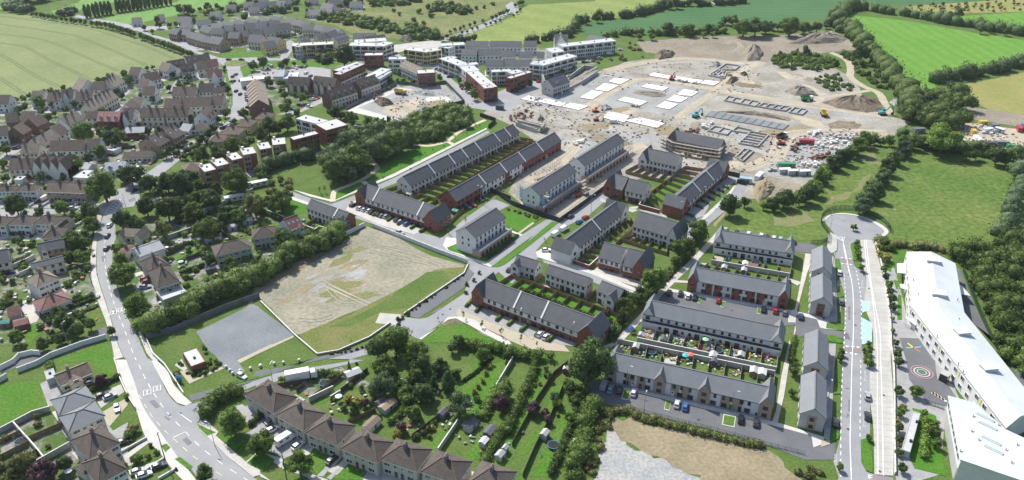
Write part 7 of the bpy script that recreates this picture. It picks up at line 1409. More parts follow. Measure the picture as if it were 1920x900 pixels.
def tramp_parts():
 def f():
  mb=MB();n=18;r=1.7
  for k in range(n):a,b=k*6.283/n,(k+1)*6.283/n;mb.bar((math.cos(a)*r,math.sin(a)*r,.8),(math.cos(b)*r,math.sin(b)*r,.8),.22,.08)
  return mb.mesh('rim_pad',flatc('tramp_pad',(.05,.16,.35)))
 def l():
  mb=MB()
  for k in range(6):a=k*1.047;mb.bar((math.cos(a)*1.65,math.sin(a)*1.65,0),(math.cos(a)*1.65,math.sin(a)*1.65,2.4),.06)
  return mb.mesh('net_pole_ring',GALV)
 return[('rim_pad',cached('trr',f)),('mat',cached('trm',lambda:MB().cyl((0,0,.74),1.6,.04,18).mesh('mat',TYRE))),('net_frame',cached('trn',l))]
for s,w in(('a 1188,298','behind the white terrace nearest the turning circle'),('A 1180,325','in the fifth upper garden'),('A 497,340','in the third lower garden'),('32 310,650','on the long lawn beside the silver shed'),('o 305,380','in the fenced bottom left garden'),('31 515,185','behind the lorry road fence')):simple('trampoline',f'round trampoline {w}','trampoline',s,tramp_parts(),0,group='trampolines')
def parasol_parts(c):return[('pole',cached('pp',lambda:MB().cyl((0,0,0),.04,2.4,6).mesh('pole',GALV))),('canopy',cached(('pcan',c),lambda:MB().cyl((0,0,2.0),1.15,.45,8,0,'z',.05).mesh('canopy',flatc('canopy_%d'%int(sum(c)*100),c,.8))))]
for s,w,c in(('A 1128,225','orange garden parasol behind the long terrace',(.7,.4,.12)),('A 1052,245','pale green garden parasol behind the long terrace',(.35,.7,.4)),('A 900,400','salmon red parasol in the lower gardens',(.7,.17,.12)),('A 290,130','blue covered garden swing beside the tree belt path',(.03,.07,.35)),('J 1080,160','white garden umbrella behind the bottom semis',(.75,.75,.73)),('o 985,840','white garden umbrella behind the hipped house',(.75,.75,.75)),('j 455,655','white garden umbrella beside the dark hedge',(.75,.72,.7)),('k 905,735','pale garden umbrella in the hedge garden',(.6,.7,.66)),('A 845,410','turquoise paddling pool shade in the lower gardens',(.1,.5,.55))):simple('garden_parasol',w,'parasol',s,parasol_parts(c))
toys=[('red',(.6,.05,.05)),('pink',(.65,.08,.3)),('yellow',(.7,.5,.08)),('blue',(.06,.2,.6)),('green',(.1,.45,.12)),('white',(.75,.75,.73))]
def slide_parts(c):
 def f():mb=MB();mb.bar((-.9,0,.1),(.5,0,1.3),.5,.06);return mb.mesh('chute',c)
 def g():mb=MB();[mb.bar((.5,y,0),(.5,y,1.5),.07)for y in(-.25,.25)];[mb.bar((.5,-.25,z),(.5,.25,z),.06)for z in(.3,.6,.9)];return mb.mesh('ladder',GALV)
 return[('chute',cached(('chu',c.name),f)),('ladder',cached('lad',g))]
tc={}
for k,(s,c)in enumerate((('A 1030,330',0),('A 1000,292',1),('A 1665,350',1),('A 1700,378',1),('A 1510,372',2),('A 1430,370',2),('A 1395,362',3),('A 735,215',4),('A 620,390',5),('A 690,190',3),('a 985,268',3),('a 1260,302',3),('a 1395,356',0),('32 212,720',4),('A 880,260',5),('A 770,165',0),('A 1300,262',1),('A 1345,330',5),('A 1190,428',5),('A 480,200',2))):
 n,col=toys[c];tc[c]=tc.get(c,-1)+1;where='in the gardens between the two long terraces' if s[0]=='A' else('behind the turning circle terrace' if s[0]=='a' else 'on the long lawn');simple('play_slide',f'small {n} play slide, {nth(tc[c])} of its colour {where}','toy',s,slide_parts(flatc('toy_'+n,col)),random.uniform(0,180),group=f'small {n} play slides {where}')
def table_parts():return[('table_top',cached('ttop',lambda:MB().box((0,0,.74),(1.6,.9,.05)).mesh('table_top',SHW)))]+[('leg',cached(('tleg',x,y),lambda x=x,y=y:MB().box((x,y,.36),(.07,.07,.72)).mesh('leg',SHW)))for x in(-.7,.7)for y in(-.35,.35)]+[('bench',cached(('tben',y),lambda y=y:MB().box((0,y,.43),(1.6,.28,.06)).mesh('bench',SHW)))for y in(-.8,.8)]
for k,s in enumerate(('A 440,190','A 480,130','A 660,355','A 900,190','A 1120,470','A 1230,275','A 1370,330')):simple('picnic_table',f'timber picnic table, {nth(k)} from the left in the gardens between the long terraces','table',s,table_parts(),random.uniform(0,90),group='picnic tables between the terraces')
for s in('A 530,100 440,160 430,115 500,105','A 640,400 755,380 760,460 620,440','A 1320,300 1460,330 1440,400 1300,360','A 850,290 960,330 930,350 830,300','A 600,140 640,150 590,245 560,240','A 420,100 540,110 510,215 370,195','A 1010,150 1130,170 1120,270 1060,260','a 880,240 950,250 940,295 860,290','a 1140,410 1220,395 1225,425 1150,420','A 710,150 850,180 840,215 700,190','c 930,190 1010,190 1040,240 960,225','v 1060,500 1130,520 1060,560 1020,545'):patch('patio',s,random.choice((M_CONC,M_PAVE,M_BEIGE)),4)
def bin_parts(c):return[('body',cached(('wb',c.name),lambda:MB().box((0,0,.5),(.55,.6,1.0)).mesh('body',c))),('lid',cached(('wl',c.name),lambda:MB().box((0,0,1.03),(.6,.68,.08)).mesh('lid',c)))]
BG=flatc('bin_green',(.03,.14,.06));BK=flatc('bin_black',(.02,.02,.022));BB=flatc('bin_brown',(.12,.06,.03))
for k in range(18):
 a,b=gp('b 120,335 1290,612');p=a.lerp(b,(k+.5)/18)+Vector((0,-.3));simple('wheelie_bin',f'wheelie bin, {nth(k)} from the left along the front of the near terrace','bin',p,bin_parts((BG,BK,BB)[k%3]),-20,.1,group='bins before the near terrace')
for k in range(3):p=gp('x 640,655')[0]+Vector((k*4,k*1.5));simple('skip',('blue','red','grey')[k]+' rubbish skip beside the scaffolded white blocks','skip',p,[('body',MB().prism([(-1.6,-.9),(1.6,-.9),(1.6,.9),(-1.6,.9)],0,1.3).mesh('body',PC[('blue','red','grey')[k]])),('rim',MB().box((0,-.9,1.3),(3.4,.12,.12)).box((0,.9,1.3),(3.4,.12,.12)).mesh('rim',TYRE))],50,.1)
# bollards and boulders by the marketing lawn
for k,s in enumerate(('p 1158,525','p 1210,572','p 1250,615','p 1352,580','p 1500,548','p 1638,515','31 35,50','31 138,35','31 207,28','31 325,10')):
 simple('concrete_bollard',f'round topped white bollard, {nth(k)} from the left along the new cycle path','bollard',s,[('shaft',cached('bsh',lambda:MB().cyl((0,0,0),.42,.8,10,0,'z',.38).mesh('shaft',BLK))),('cap',cached('bcap',lambda:MB().cyl((0,0,.8),.5,.22,10,0,'z',.3).mesh('cap',WHITE)))],0,.1,'bollards along the cycle path')
rt=simple('information_board','blue sign board in the planting by the white box building','sign','p 505,720',[('board',MB().box((0,0,1.7),(2.6,.12,2.0)).mesh('board',flatc('sign_blue',(.07,.28,.48)))),('post',MB().box((-1.1,.1,1.2),(.12,.12,2.4)).mesh('post',GALV)),('post',MB().box((1.1,.1,1.2),(.12,.12,2.4)).mesh('post',GALV))],-25)
for s,w,L,rz in(('I 1150,600','long pale caravan parked on the old railway grass',10,32),('I 830,800','long white roofed trailer beside the railway scrub',9,30)):
 simple('static_caravan',w,'caravan',s,[('body',MB().box((0,0,1.6),(L,2.6,2.4)).mesh('body',WL['cream'])),('roof',MB().box((0,0,2.87),(L+.2,2.8,.14)).mesh('roof',WHITE))]+[('window',MB().box((x,-1.32,1.8),(1.2,.06,.8)).mesh('window',GL))for x in(-L*.3,0,L*.3)],rz)
# ------------------------------------------------------------------ building site
def slab(label,s,h=.35,m=None,edge=None,joints=2,group='white floor slabs on the site'):
 P=gp(s);o=sum(P,Vector((0,0)))/4;rt=root('floor_slab',label,'slab',(o.x,o.y,.08),0,group);a,b,c,d=[p-o for p in P]
 for k in range(joints):
  f0,f1=k/joints+.004,(k+1)/joints-.004;q=[a.lerp(d,f0),b.lerp(c,f0),b.lerp(c,f1),a.lerp(d,f1)]
  ob('slab_bay',MB().prism([(p.x,p.y)for p in q],.02,h).mesh('slab_bay',m or M_SLAB),rt)
 ob('footing',MB().prism([(p.x*1.05,p.y*1.05)for p in(a,b,c,d)],0,h*.6).mesh('footing',edge or flatc('red_membrane',(.35,.10,.09))),rt)
ws=['C 490,235 680,272 760,235 580,195','C 700,265 965,325 1045,285 790,232','C 985,325 1190,368 1310,320 1080,280','02 725,615 810,635 880,600 770,588','02 620,675 715,690 800,645 690,628','02 510,735 600,750 690,695 600,680','02 970,655 1130,685 1175,660 1010,632','02 790,755 965,792 1015,765 845,730','D 700,630 880,650 960,600 785,565','D 575,700 745,725 835,670 675,635','D 450,780 610,810 715,750 560,710',
      'D 365,400 500,425 560,390 420,365','D 500,425 955,500 1015,460 570,395','D 975,495 1150,520 1220,480 1045,455','12 845,8 1085,62 1150,28 960,-15','C 1480,460 1740,515 1800,440 1560,385']
for k,s in enumerate(sorted(ws,key=lambda s:pts(s)[0][0])):slab(f'white concrete floor slab, {nth(k)} from the left on the big site',s,joints=4 if k in(6,11)else 3)
A_,B_=gp('E 660,118 1600,285'),gp('E 738,55 1672,228');rt0=root('slab_row','long row of ten grey floor slabs with dark joints','slab',((A_[0]+B_[1])/2).to_3d(),0);o=(A_[0]+B_[1])/2
for k in range(10):
 q=[A_[0].lerp(A_[1],k/10+.012),A_[0].lerp(A_[1],(k+1)/10-.012),B_[0].lerp(B_[1],(k+1)/10-.012),B_[0].lerp(B_[1],k/10+.012)];ob('slab_bay',MB().prism([(p.x-o.x,p.y-o.y)for p in q],.1,.45).mesh('slab_bay',M_GRAV),rt0)
ob('footing',MB().prism([(p.x-o.x,p.y-o.y)for p in(A_[0],A_[1],B_[1],B_[0])],.08,.36).mesh('footing',flatc('dark_footing',(.12,.12,.12))),rt0)
def grid(label,s,n,wdt=.55,h=.9,m=BLK):
 P=gp(s);o=sum(P,Vector((0,0)))/4;rt=root('foundation_walls',label,'foundation',(o.x,o.y,.08),0,'foundation walls on the site');a,b,c,d=[p-o for p in P]
 L=[(a,b),(d,c)]+[(a.lerp(b,k/n),d.lerp(c,k/n))for k in range(n+1)]
 for p,q in L:ob('wall_run',MB().bar((p.x,p.y,h/2),(q.x,q.y,h/2),wdt,h).mesh('wall_run',m),rt)
for k,(s,n)in enumerate((('E 690,300 915,350 970,290 770,245',2),('E 1060,450 1210,310 1420,350 1290,490',5),('E 1020,620 1110,668 1240,545 1125,520',2),('D 1270,705 1450,742 1490,690 1320,655',2),('D 1460,742 1640,777 1700,725 1510,690',2),('F 0,118 290,165 350,125 60,85',4),('F 330,180 470,205 525,155 390,130',2),('D 1185,335 1400,335 1460,285 1290,265',1),('E 980,300 1180,330 1240,300 1040,255',1),('D 1080,400 1270,440 1300,360 1190,335',4))):grid(f'concrete foundation walls, set {("under the white bags", "of five long strips", "with brown trench", "with grey pens left", "with grey pens centre", "with six pens right", "at the right end of the pens", "of white strips by the dumper", "of the long plain cell", "full of block pallets")[k]}',s,n)
# scaffolds
POLE=flatc('scaffold_tube',(.42,.43,.44),.4,.4,.5);DECK=mat('scaffold_board',(.36,.325,.28),(.28,.255,.22),rough=.9,scale=.6,rand=.1);NET=flatc('blue_net',(.25,.45,.60),.8)
def scaffold(label,s,lifts=3,depth=1.4,bay=2.4,z0=0.0,net=False,closed=False):
 P=gp(s);o=sum(P,Vector((0,0)))/len(P);rt=root('scaffold',label,'scaffold',(o.x,o.y,0));segs=list(zip(P[:-1],P[1:]))
 pm=cached(('pole',lifts),lambda:MB().box((0,0,lifts+.6),(.09,.09,lifts*2+1.2)).mesh('pole',POLE))
 for a,b in segs:
  d=b-a;L=d.length;t=d/L;n=Vector((-t.y,t.x));ang=math.atan2(t.y,t.x);k0=max(1,round(L/bay))
  for k in range(k0+1):
   for y in(0,depth):q=a+t*(L*k/k0)+n*y-o;ob('pole',pm,rt,(q.x,q.y,0))
  for z in range(1,lifts+1):
   for k in range(k0):q=a+t*(L*(k+.5)/k0)+n*depth/2-o;ob('deck',cached(('deck',round(L/k0,2),depth),lambda:MB().box((0,0,0),(L/k0*.97,depth,.1)).mesh('deck',DECK)),rt,(q.x,q.y,z*2.0),ang)
   q=(a+b)/2-o;ob('guard_rail',MB().box((0,0,0),(L,.06,.06)).mesh('guard_rail',POLE),rt,(q.x,q.y,z*2.0+1.0),ang)
  if net:q=(a+b)/2-o-n*.1;ob('net',MB().box((0,0,lifts*.9+.5),(L*.6,.04,lifts*1.5)).mesh('net',NET),rt,(q.x,q.y,.4),ang)
scaffold('blue netted scaffold on the left end of the white podium block','x 150,655 270,755 440,800',4,net=True);scaffold('boarded scaffold along the front of the white podium block','x 440,800 630,660 800,555',2);scaffold('boarded scaffold along the front of the upper podium block','x 850,500 1030,370 1230,225',2)
scaffold('dark scaffold wrapped round the unfinished terrace in the site','E 90,470 240,560 560,620 820,660 940,540',3);scaffold('scaffold round the half roofed terrace by the flats','s 1310,760 1330,850 1520,890 1700,770',4);scaffold('low scaffold beside the parallel brick terrace','x 110,450 250,360 380,270',2);scaffold('scaffold of the blockwork shell next to the half roofed terrace','02 430,660 560,590 640,545',2)
scaffold('pale scaffold at the head of the park terrace','C 440,560 600,600 760,640 C 800,560',2);scaffold('pale scaffold left of the podium blocks','x 330,480 480,420 560,360',2)
fence('pale blockwork walls of the unroofed shell next to the half roofed terrace',['02 430,600 540,520 640,530','02 520,640 640,560'],'block',hs=1.5,name='blockwork_shell',cat='building shell');fence('low blockwork shell at the head of the park terrace',['C 450,520 780,590 720,640','C 430,555 680,640'],'block',hs=1.3,name='blockwork_shell',cat='building shell')
def excavator(label,s,col,rz,sc=1.0,dig=0):
 p=G(pts(s)[0]);rt=root('excavator',label,'excavator',(p.x,p.y,.1),R(rz),'excavators on the sites');sc*=.8;rt.scale=(sc,sc,sc);c=PC[col]
 for y in(-1.1,1.1):ob('track',cached(('trk'),lambda:MB().extx([(0,0),(0,0)],0,0).mesh('x',TYRE)if False else MB().box((0,0,.45),(3.6,.6,.9)).box((0,0,.45),(4.1,.56,.5)).mesh('track',TYRE)),rt,(0,y,0))
 b=MB();b.box((-.6,0,1.6),(3.0,2.5,1.1));b.box((-1.9,0,1.55),(.7,2.4,1.0));ob('body',b.mesh('body',c),rt)
 cb=ob('cab',MB().box((.6,.75,2.2),(1.5,1.0,1.9)).mesh('cab',c),rt);ob('cab_glass',MB().box((.72,.75,2.45),(1.4,1.06,1.1)).mesh('cab_glass',GL),cb)
 ob('boom',MB().bar((.6,-.2,1.9),(3.2,-.2,4.6),.45,.6).bar((3.1,-.2,4.6),(4.9,-.2,4.2),.4,.5).mesh('boom',c),rt);ar=ob('arm',MB().bar((4.8,-.2,4.3),(5.6,-.2,1.3),.35,.4).mesh('arm',c),rt);ob('bucket',MB().box((5.4,-.2,.8),(1.0,1.1,.9)).box((5.0,-.2,.45),(.6,1.1,.4)).mesh('bucket',TYRE),ar)
 return rt
excavator('orange excavator on the spoil heap of the small site','G 470,320','orange',150,1.2);excavator('orange excavator beside the stone heaps left of the slabs','C 1390,385','orange',20,1.1);excavator('orange excavator below the first near the grey slabs','C 1400,490','orange',0,1.0);excavator('teal excavator at the end of the grey slab row','E 545,130','teal',40,1.3);excavator('teal excavator by the right hedge of the site','F 1320,200','teal',5,1.4);excavator('orange excavator loading a dump truck','E 1560,455','orange',175,1.2);excavator('red crane excavator on the far white slabs','D 640,450','red',60,1.2);excavator('brown excavator on the earth bank','F 1150,70','maroon',170,1.1);excavator('yellow machine by the far foundation strips','D 1330,395','yellow',70,.9)
def dumper(label,s,col,rz):
 p=G(pts(s)[0]);rt=root('dump_truck',label,'dump truck',(p.x,p.y,.1),R(rz),'dump trucks on the site');ob('chassis',MB().box((0,0,1.0),(7.5,1.6,.5)).mesh('chassis',TYRE),rt);b=MB();i=[(-3.6,-1.3,1.3),(1.4,-1.3,1.3),(1.4,1.3,1.3),(-3.6,1.3,1.3)];u=[(-4.2,-1.5,2.8),(1.6,-1.5,2.9),(1.6,1.5,2.9),(-4.2,1.5,2.8)]
 b.face(i[::-1]);[b.face([i[k],i[(k+1)%4],u[(k+1)%4],u[k]])for k in range(4)];ob('tipper_body',b.mesh('tipper_body',PC[col]),rt);c=ob('cab',MB().box((3.0,0,2.0),(1.8,2.3,1.9)).mesh('cab',PC['white' if col!='yellow' else 'yellow']),rt);ob('windscreen',MB().box((3.92,0,2.4),(.06,2.0,.8)).mesh('windscreen',GL),c)
 for x in(-2.6,-1.0,3.0):
  for y in(-1.2,1.2):ob('wheel',cached('dwh',lambda:MB().cyl((0,0,0),.65,.5,14,0,'y').mesh('wheel',TYRE)),rt,(x,y,.65))
dumper('dark dump truck being loaded on the haul road','E 1580,385','dark',40);dumper('green and white dump truck by the earth bank','F 520,50','green',10);dumper('yellow dumper at the track crossing','F 697,205','yellow',80);dumper('yellow bulldozing dumper on the small site','G 715,235','yellow',-20)
cars('parked on the building site','C 1610,520,white',-12,False,'van')
PAL=[mat('block_pallet',(.50,.49,.47),(.40,.39,.37),scale=1,rand=.15),mat('brick_pallet',(.19,.10,.08),(.14,.08,.065),scale=1,rand=.15),mat('wrapped_pallet',(.70,.70,.69),(.60,.60,.59),scale=1,rand=.1),mat('timber_pallet',(.42,.31,.19),(.33,.24,.15),scale=1,rand=.15)]
def pallets(label,s,mi,n,group,tall=(.6,1.3)):
 P=gp(s);k=0;xs=[p.x for p in P];ys=[p.y for p in P];tries=0;a0=random.uniform(0,3)
 me=cached(('pal',mi),lambda:MB().box((0,0,.08),(1.15,1.1,.16),1).box((0,0,.6),(1.05,1.0,.88),0).mesh('load',[PAL[mi],PAL[3]]))
 while k<n and tries<n*30:
  tries+=1;q=(random.uniform(min(xs),max(xs)),random.uniform(min(ys),max(ys)))
  if inpoly(q,P):tag(ob('material_pallet',me,None,(q[0],q[1],.1),a0+random.choice((0,.05,1.57)),(1.25,1.25,random.uniform(*tall)+.3)),label,'pallet',group);k+=1
pallets('wrapped grey block pallet in the storage yard rows by the hedge','F 750,400 1060,410 1020,470 760,440',0,26,'grey pallets in the storage yard');pallets('pale wrapped pallet in the storage yard stacks','F 530,400 690,370 680,430 560,450',2,16,'wrapped pallets in the storage yard');pallets('red brick pallet in the storage yard heaps','F 330,570 450,490 490,520 380,610',1,16,'brick pallets left in the yard');pallets('brown pallet in the storage yard by the hedge','F 560,650 800,600 740,650 600,700',1,18,'brown pallets in the yard');pallets('white pallet beside the storage yard hedge','F 450,720 660,700 640,770 500,750',2,14,'white pallets by the yard hedge');pallets('mixed grey pallet in the lower storage yard','F 100,770 220,730 260,790 120,800',0,10,'grey pallets in the lower yard');pallets('mixed pallet along the middle of the storage yard','F 690,470 980,480 960,560 780,590 600,540',2,30,'mixed pallets in the yard middle')
pallets('red topped brick pallet in the untidy compound','C 320,470 560,370 700,420 560,480 380,500',1,22,'brick pallets in the compound');pallets('pale block pallet on the left floor slab','C 520,235 680,215 740,240 640,265',0,7,'pallets on the left slab');pallets('block pallet beside the left floor slabs','C 500,275 620,290 780,330 760,300',0,7,'pallets beside the left slabs');pallets('block pallet among the far foundation strips','D 1090,400 1260,360 1260,440 1180,440',0,16,'pallets among the far strips');pallets('pink wrapped insulation pack above the unfinished terrace','E 580,240 720,190 770,220 650,300',2,16,'insulation packs');pallets('orange pallet behind the unfinished terrace','E 410,300 570,270 580,330 430,320',1,8,'orange pallets behind the terrace');pallets('pale pallet in front of the brick end terrace','C 1040,780 1250,740 1220,810 1100,810',2,12,'pale pallets by the brick end');pallets('block pallet along the slab edge','02 860,790 960,800 960,810 860,800',0,6,'pallets along the slab edge');pallets('pallet along the far slab row','D 700,455 950,495 940,510 700,470',0,9,'pallets along the far slab row');pallets('loose pallet beside the podium blocks','x 560,690 760,600 940,420 1000,430 760,640',3,14,'loose pallets by the podium');pallets('pallet below the unfinished terrace','E 360,560 780,620 700,640 340,590',3,12,'pallets below the unfinished terrace')
for s,w,c,L,rz in(('F 285,815','grey site cabin, left of the lower yard','silver',6,5),('F 375,830','grey site cabin, middle of the lower yard','silver',6,5),('F 490,835','grey gabled site cabin, right of the lower yard','silver',6,5),('F 300,755','green storage container in the lower yard','green',9,-3),('F 515,505','red stack of steel in the storage yard','red',8,-10),('G 1005,440','blue topped cabin at the small site gate','blue',3,20),('C 240,355','dark container in the untidy compound','dark',5,-15),('F 1525,175','dark trailer at the site corner','dark',6,0),('H 775,385','blue van box at the vehicle yard gate','blue',6,80),('H 980,550','white lorry in the vehicle yard','white',8,85),('H 1130,610','dark full skip lorry in the vehicle yard','dark',7,-5),('H 1260,600','dark green container with yellow mark in the vehicle yard','grey',8,-5),('H 1375,640','green skip at the vehicle yard hedge','green',4,-5),('H 1240,440','white van in the middle of the vehicle yard','silver',5,-60),('H 1480,420','red lorry at the right edge of the vehicle yard','red',6,70),('H 1530,410','dark lorry at the right edge of the vehicle yard','navy',6,70),('H 270,440','grey lorry under the spreading tree','grey',7,10),('H 1040,350','yellow and white machine in the vehicle yard','yellow',5,0),('H 930,460','yellow digger heap in the vehicle yard','yellow',4,80),('H 1180,390','grey tank in the vehicle yard','grey',4,0),('H 1100,440','pale heap of panels in the vehicle yard','white',6,20),('H 1115,700','white shed in the vehicle yard hedge','white',4,0),('12 1750,470','blue screened gate beside the hoarding','cyan',6,-15),('12 1850,440','pale site cabin roof beside the brown soil','white',7,55)):
 simple('site_cabin',w,'container',s,[('body',MB().box((0,0,1.25),(L,2.4,2.5)).mesh('body',PC[c])),('roof',MB().box((0,0,2.56),(L+.1,2.5,.12)).mesh('roof',PC[c]if c!='silver' else WHITE)),('door',MB().box((L*.2,-1.22,1.05),(.9,.06,2.0)).mesh('door',DOOR[1]))],rz,.1)
pallets('small heaped item of scrap in the vehicle yard','H 940,360 1200,370 1220,470 1000,490',2,12,'scrap in the vehicle yard');pallets('small item along the vehicle yard hedge','H 1040,560 1200,570 1190,600 1050,600',1,8,'items along the yard hedge')
def heap(label,s,h,m,name='spoil_heap'):
 P=gp(s);c=sum(P,Vector((0,0)))/len(P);n=len(P)*4;ring=[]
 for i in range(len(P)):
  for k in range(4):ring.append(P[i].lerp(P[(i+1)%len(P)],k/4)-c)
 mb=MB();lv=[(1.0,0),(.86,.28),(.66,.62),(.42,.88),(.2,1.0)];V=[]
 for f,z in lv:V.append([(p.x*f+random.uniform(-.4,.4),p.y*f+random.uniform(-.4,.4),max(.0,h*z*random.uniform(.75,1.2)))for p in ring])
 for a,b in zip(V[:-1],V[1:]):
  for i in range(n):j=(i+1)%n;mb.face([a[i],a[j],b[j],b[i]])
 mb.face(V[-1]);rt=root(name,label,'heap',(c.x,c.y,.02));ob('earth',mb.mesh('earth',m),rt)
heap('large brown mound behind the site slabs','02 1720,420 1760,360 1840,350 1890,400 1850,455 1760,460',6,M_BROWN);heap('dark earth heap at the site edge by the flats','02 1060,420 1130,385 1230,400 1200,435 1100,450',4,M_DARKS);heap('dark spoil heap under the small site excavator','G 390,330 520,300 640,360 480,390',3.5,M_DARKS);heap('long dark earth bank beside the right haul road','F 680,70 900,20 1150,20 1300,60 1360,150 1150,180 850,130',5,M_DARKS);heap('grey stone heap, upper, beside the orange excavators','C 1440,340 1530,310 1600,350 1500,380',2.2,M_GRAVL);heap('grey stone heap by the far slabs','D 1110,290 1180,245 1230,265 1180,300',2.5,M_GRAVL);heap('dark stone heap by the crossing','D 1460,390 1510,365 1560,390 1510,405',2.2,M_DARKS);heap('grey stone heap at the right corner of the site','F 1390,70 1450,40 1520,70 1470,110',3,M_GRAVL);heap('brown heap in the untidy compound','C 680,490 740,450 790,480 740,510',2.2,M_DARKS);heap('grey stone heaps in the small site','G 880,230 960,200 1120,210 1130,250 1000,260',2.2,M_GRAVL);heap('rough brown bank of cut branches by the new road end','12 1800,560 1840,460 1910,430 13 60,500 0,580 12 1850,620',2.5,M_STRAW);heap('brown earth bank between haul tracks','03 120,690 200,640 330,690 380,720 200,720',4,M_BROWN);heap('grey mound behind the far flats','t 810,130 880,80 1020,110 960,150',4,M_BROWN);heap('long topsoil bank beside the grey slabs','E 780,60 1000,20 1500,90 1700,140 1690,180 1400,130 1000,80',1.6,M_BROWN);heap('earth bank between the white slabs','02 900,700 930,675 1150,700 1160,725 1060,730',1.5,M_BROWN);heap('dark earth heap beside the yellow crossing','D 1280,500 1340,430 1440,420 1440,450 1340,510',2.5,M_DARKS);heap('pale topsoil ridge at the top of the site','03 150,330 300,270 480,240 600,290 560,320 350,330',5,M_BROWN)
# ------------------------------------------------------------------ gardens, clutter, tracks
for k,(s,keep,col,d0,d1)in enumerate((('P 0,400 160,400 168,470 165,600 150,640 0,640',.26,'g',1.4,3.2),('P 235,440 420,395 570,430 600,430 480,520 300,590 255,560',.28,'g',1.4,3.2),('P 0,760 95,770 130,830 60,900 0,900',.2,'o',1.2,2.6),('P 640,745 860,690 960,745 900,800 800,800',.1,'g',1.2,3.0),('P 560,720 700,690 760,720 680,780',.2,'o',1.0,2.2),('P 1060,700 1110,690 1120,760 1080,880 1050,880',.2,'g',1.2,2.6),('P 0,330 170,330 160,390 0,395',.3,'d',1.2,2.6),('P 290,240 420,215 500,260 420,310 340,310',.22,'d',2,4.5),('P 290,340 350,330 480,400 400,440 290,420',.25,'d',2,4.5),('P 860,560 900,520 1150,600 1180,620',.12,'g',1,1.8))):
 mass('garden_shrubs','scattered shrubs in the '+('gardens left of the long road','gardens right of the long road','bottom left gardens','shaded long gardens','gardens behind the lorry','right long gardens','walled street gardens','gardens by the narrow road','junction gardens','brick terrace gardens')[k],s,3.2,d0,d1,(.6,1.0),col,40,.5,'shrubs',keep=keep)
for k,(s,w,h)in enumerate((('31 1140,330 1060,440 1000,480',2,2),('31 1340,470 1290,540 1180,600',1.6,1.6),('31 930,430 870,470',1.6,1.4),('31 1110,560 1040,610',2,1.8),('31 660,130 480,110 340,140 180,170',2,2),('k 640,590 850,500 1060,430',1.8,1.8),('k 1080,420 1220,530',3.5,2.2),('k 900,860 1240,740',1.6,1.6),('l 430,520 640,600',2,1.6),('l 570,380 790,480',2,2),('l 220,600 420,690',2,1.6),('l 0,690 200,780',2,1.8),('m 1010,140 1320,40',1.8,1.4),('m 980,220 1330,90',1.8,1.2),('m 1040,320 1370,190',1.6,1),('m 600,290 700,430',2.6,2),('m 0,210 120,80 160,20',3,2.6),('n 1280,560 1680,360',2,1.6),('j 900,720 1190,570',2,1.4),('j 170,430 400,320',2,1.6),('h 650,740 800,730',2,1.6),('h 960,780 1080,700',4,3),('h 700,690 860,680',2,1.6),('J 240,390 390,290',2.2,1.8),('22 60,380 250,440 400,520 560,570 700,620',2,1.8),('31 1560,160 1660,90 1770,-20',1.2,.8))):
 hedge(f'garden hedge, {nth(k)} counted by nearness to the left among old gardens' if False else('low' if h<1.7 else 'tall')+' garden hedge '+('beside the shaded trees','along the flower border','by the brown roofed store','by the purple shrub','along the lorry road','above the mown square lawn','clipped across the square lawn','below the brown garden fence','between the two left lawns','under the brick garden wall','left of the second left lawn','at the left lawn corner','above the first vegetable row','above the second vegetable row','above the third vegetable row','arched beside the red car','curving at the left edge','beside the bungalow drive','below the round yellow shrub','above the curved white wall','between the buff brick drives','square cut at the narrow bend','above the buff brick drives','beside the first semi drive','behind the long brick terrace','along the mown strip')[k],s,w,h,'gd'[k%2],70,.45,.15,'garden_hedge')
CL=[flatc('clutter_%d'%k,c,.8)for k,c in enumerate(((.7,.7,.68),(.3,.3,.3),(.1,.1,.11),(.35,.2,.12),(.45,.12,.1),(.5,.45,.36),(.2,.3,.45)))]
def debris(name,label,s,n,a,b,w=None,cat='clutter'):
 P=gp(s);o=sum(P,Vector((0,0)))/len(P);xs=[p.x for p in P];ys=[p.y for p in P];mb=MB();k=0
 for _ in range(n*6):
  q=(random.uniform(min(xs),max(xs)),random.uniform(min(ys),max(ys)))
  if k<n and inpoly(q,P):
   d=[random.uniform(a,b)for _ in range(3)];d[2]*=.6;mb.box((q[0]-o.x,q[1]-o.y,d[2]/2+.1),d,random.choices(range(7),w)[0],random.uniform(0,3));k+=1
 tag(ob(name,mb.mesh(name,CL),None,(o.x,o.y,0)),label,cat,kind='stuff')
for k,(s,n,a,b)in enumerate((('A 400,100 1800,370 1780,520 360,215',200,.25,.8),('A 190,240 1750,560 1700,640 150,330',120,.25,.8),('P 0,400 170,400 190,600 0,640',160,.4,1.6),('P 240,440 560,400 600,430 300,590',110,.4,1.5),('P 0,300 200,230 400,300 200,340 0,390',180,.5,2.0),('d 545,590 1368,172 1400,195 600,610',90,.3,.9),('v 440,790 1000,270 1040,290 520,810',70,.3,.9),('P 430,740 640,690 1000,760 960,870',110,.3,1.2),('P 480,120 560,120 560,150 480,150',40,.6,2))):
 debris('garden_clutter','small garden clutter '+('in the upper toy strewn gardens','in the lower terrace gardens','left of the long road','right of the long road','in the older estate','behind the park terrace','behind the stepped white terrace','in the long back gardens','in the far car park yard')[k],s,n,a,b,(5,5,3,3,.7,4,.5))
sw=(2,7,2,4,1,8,.4)
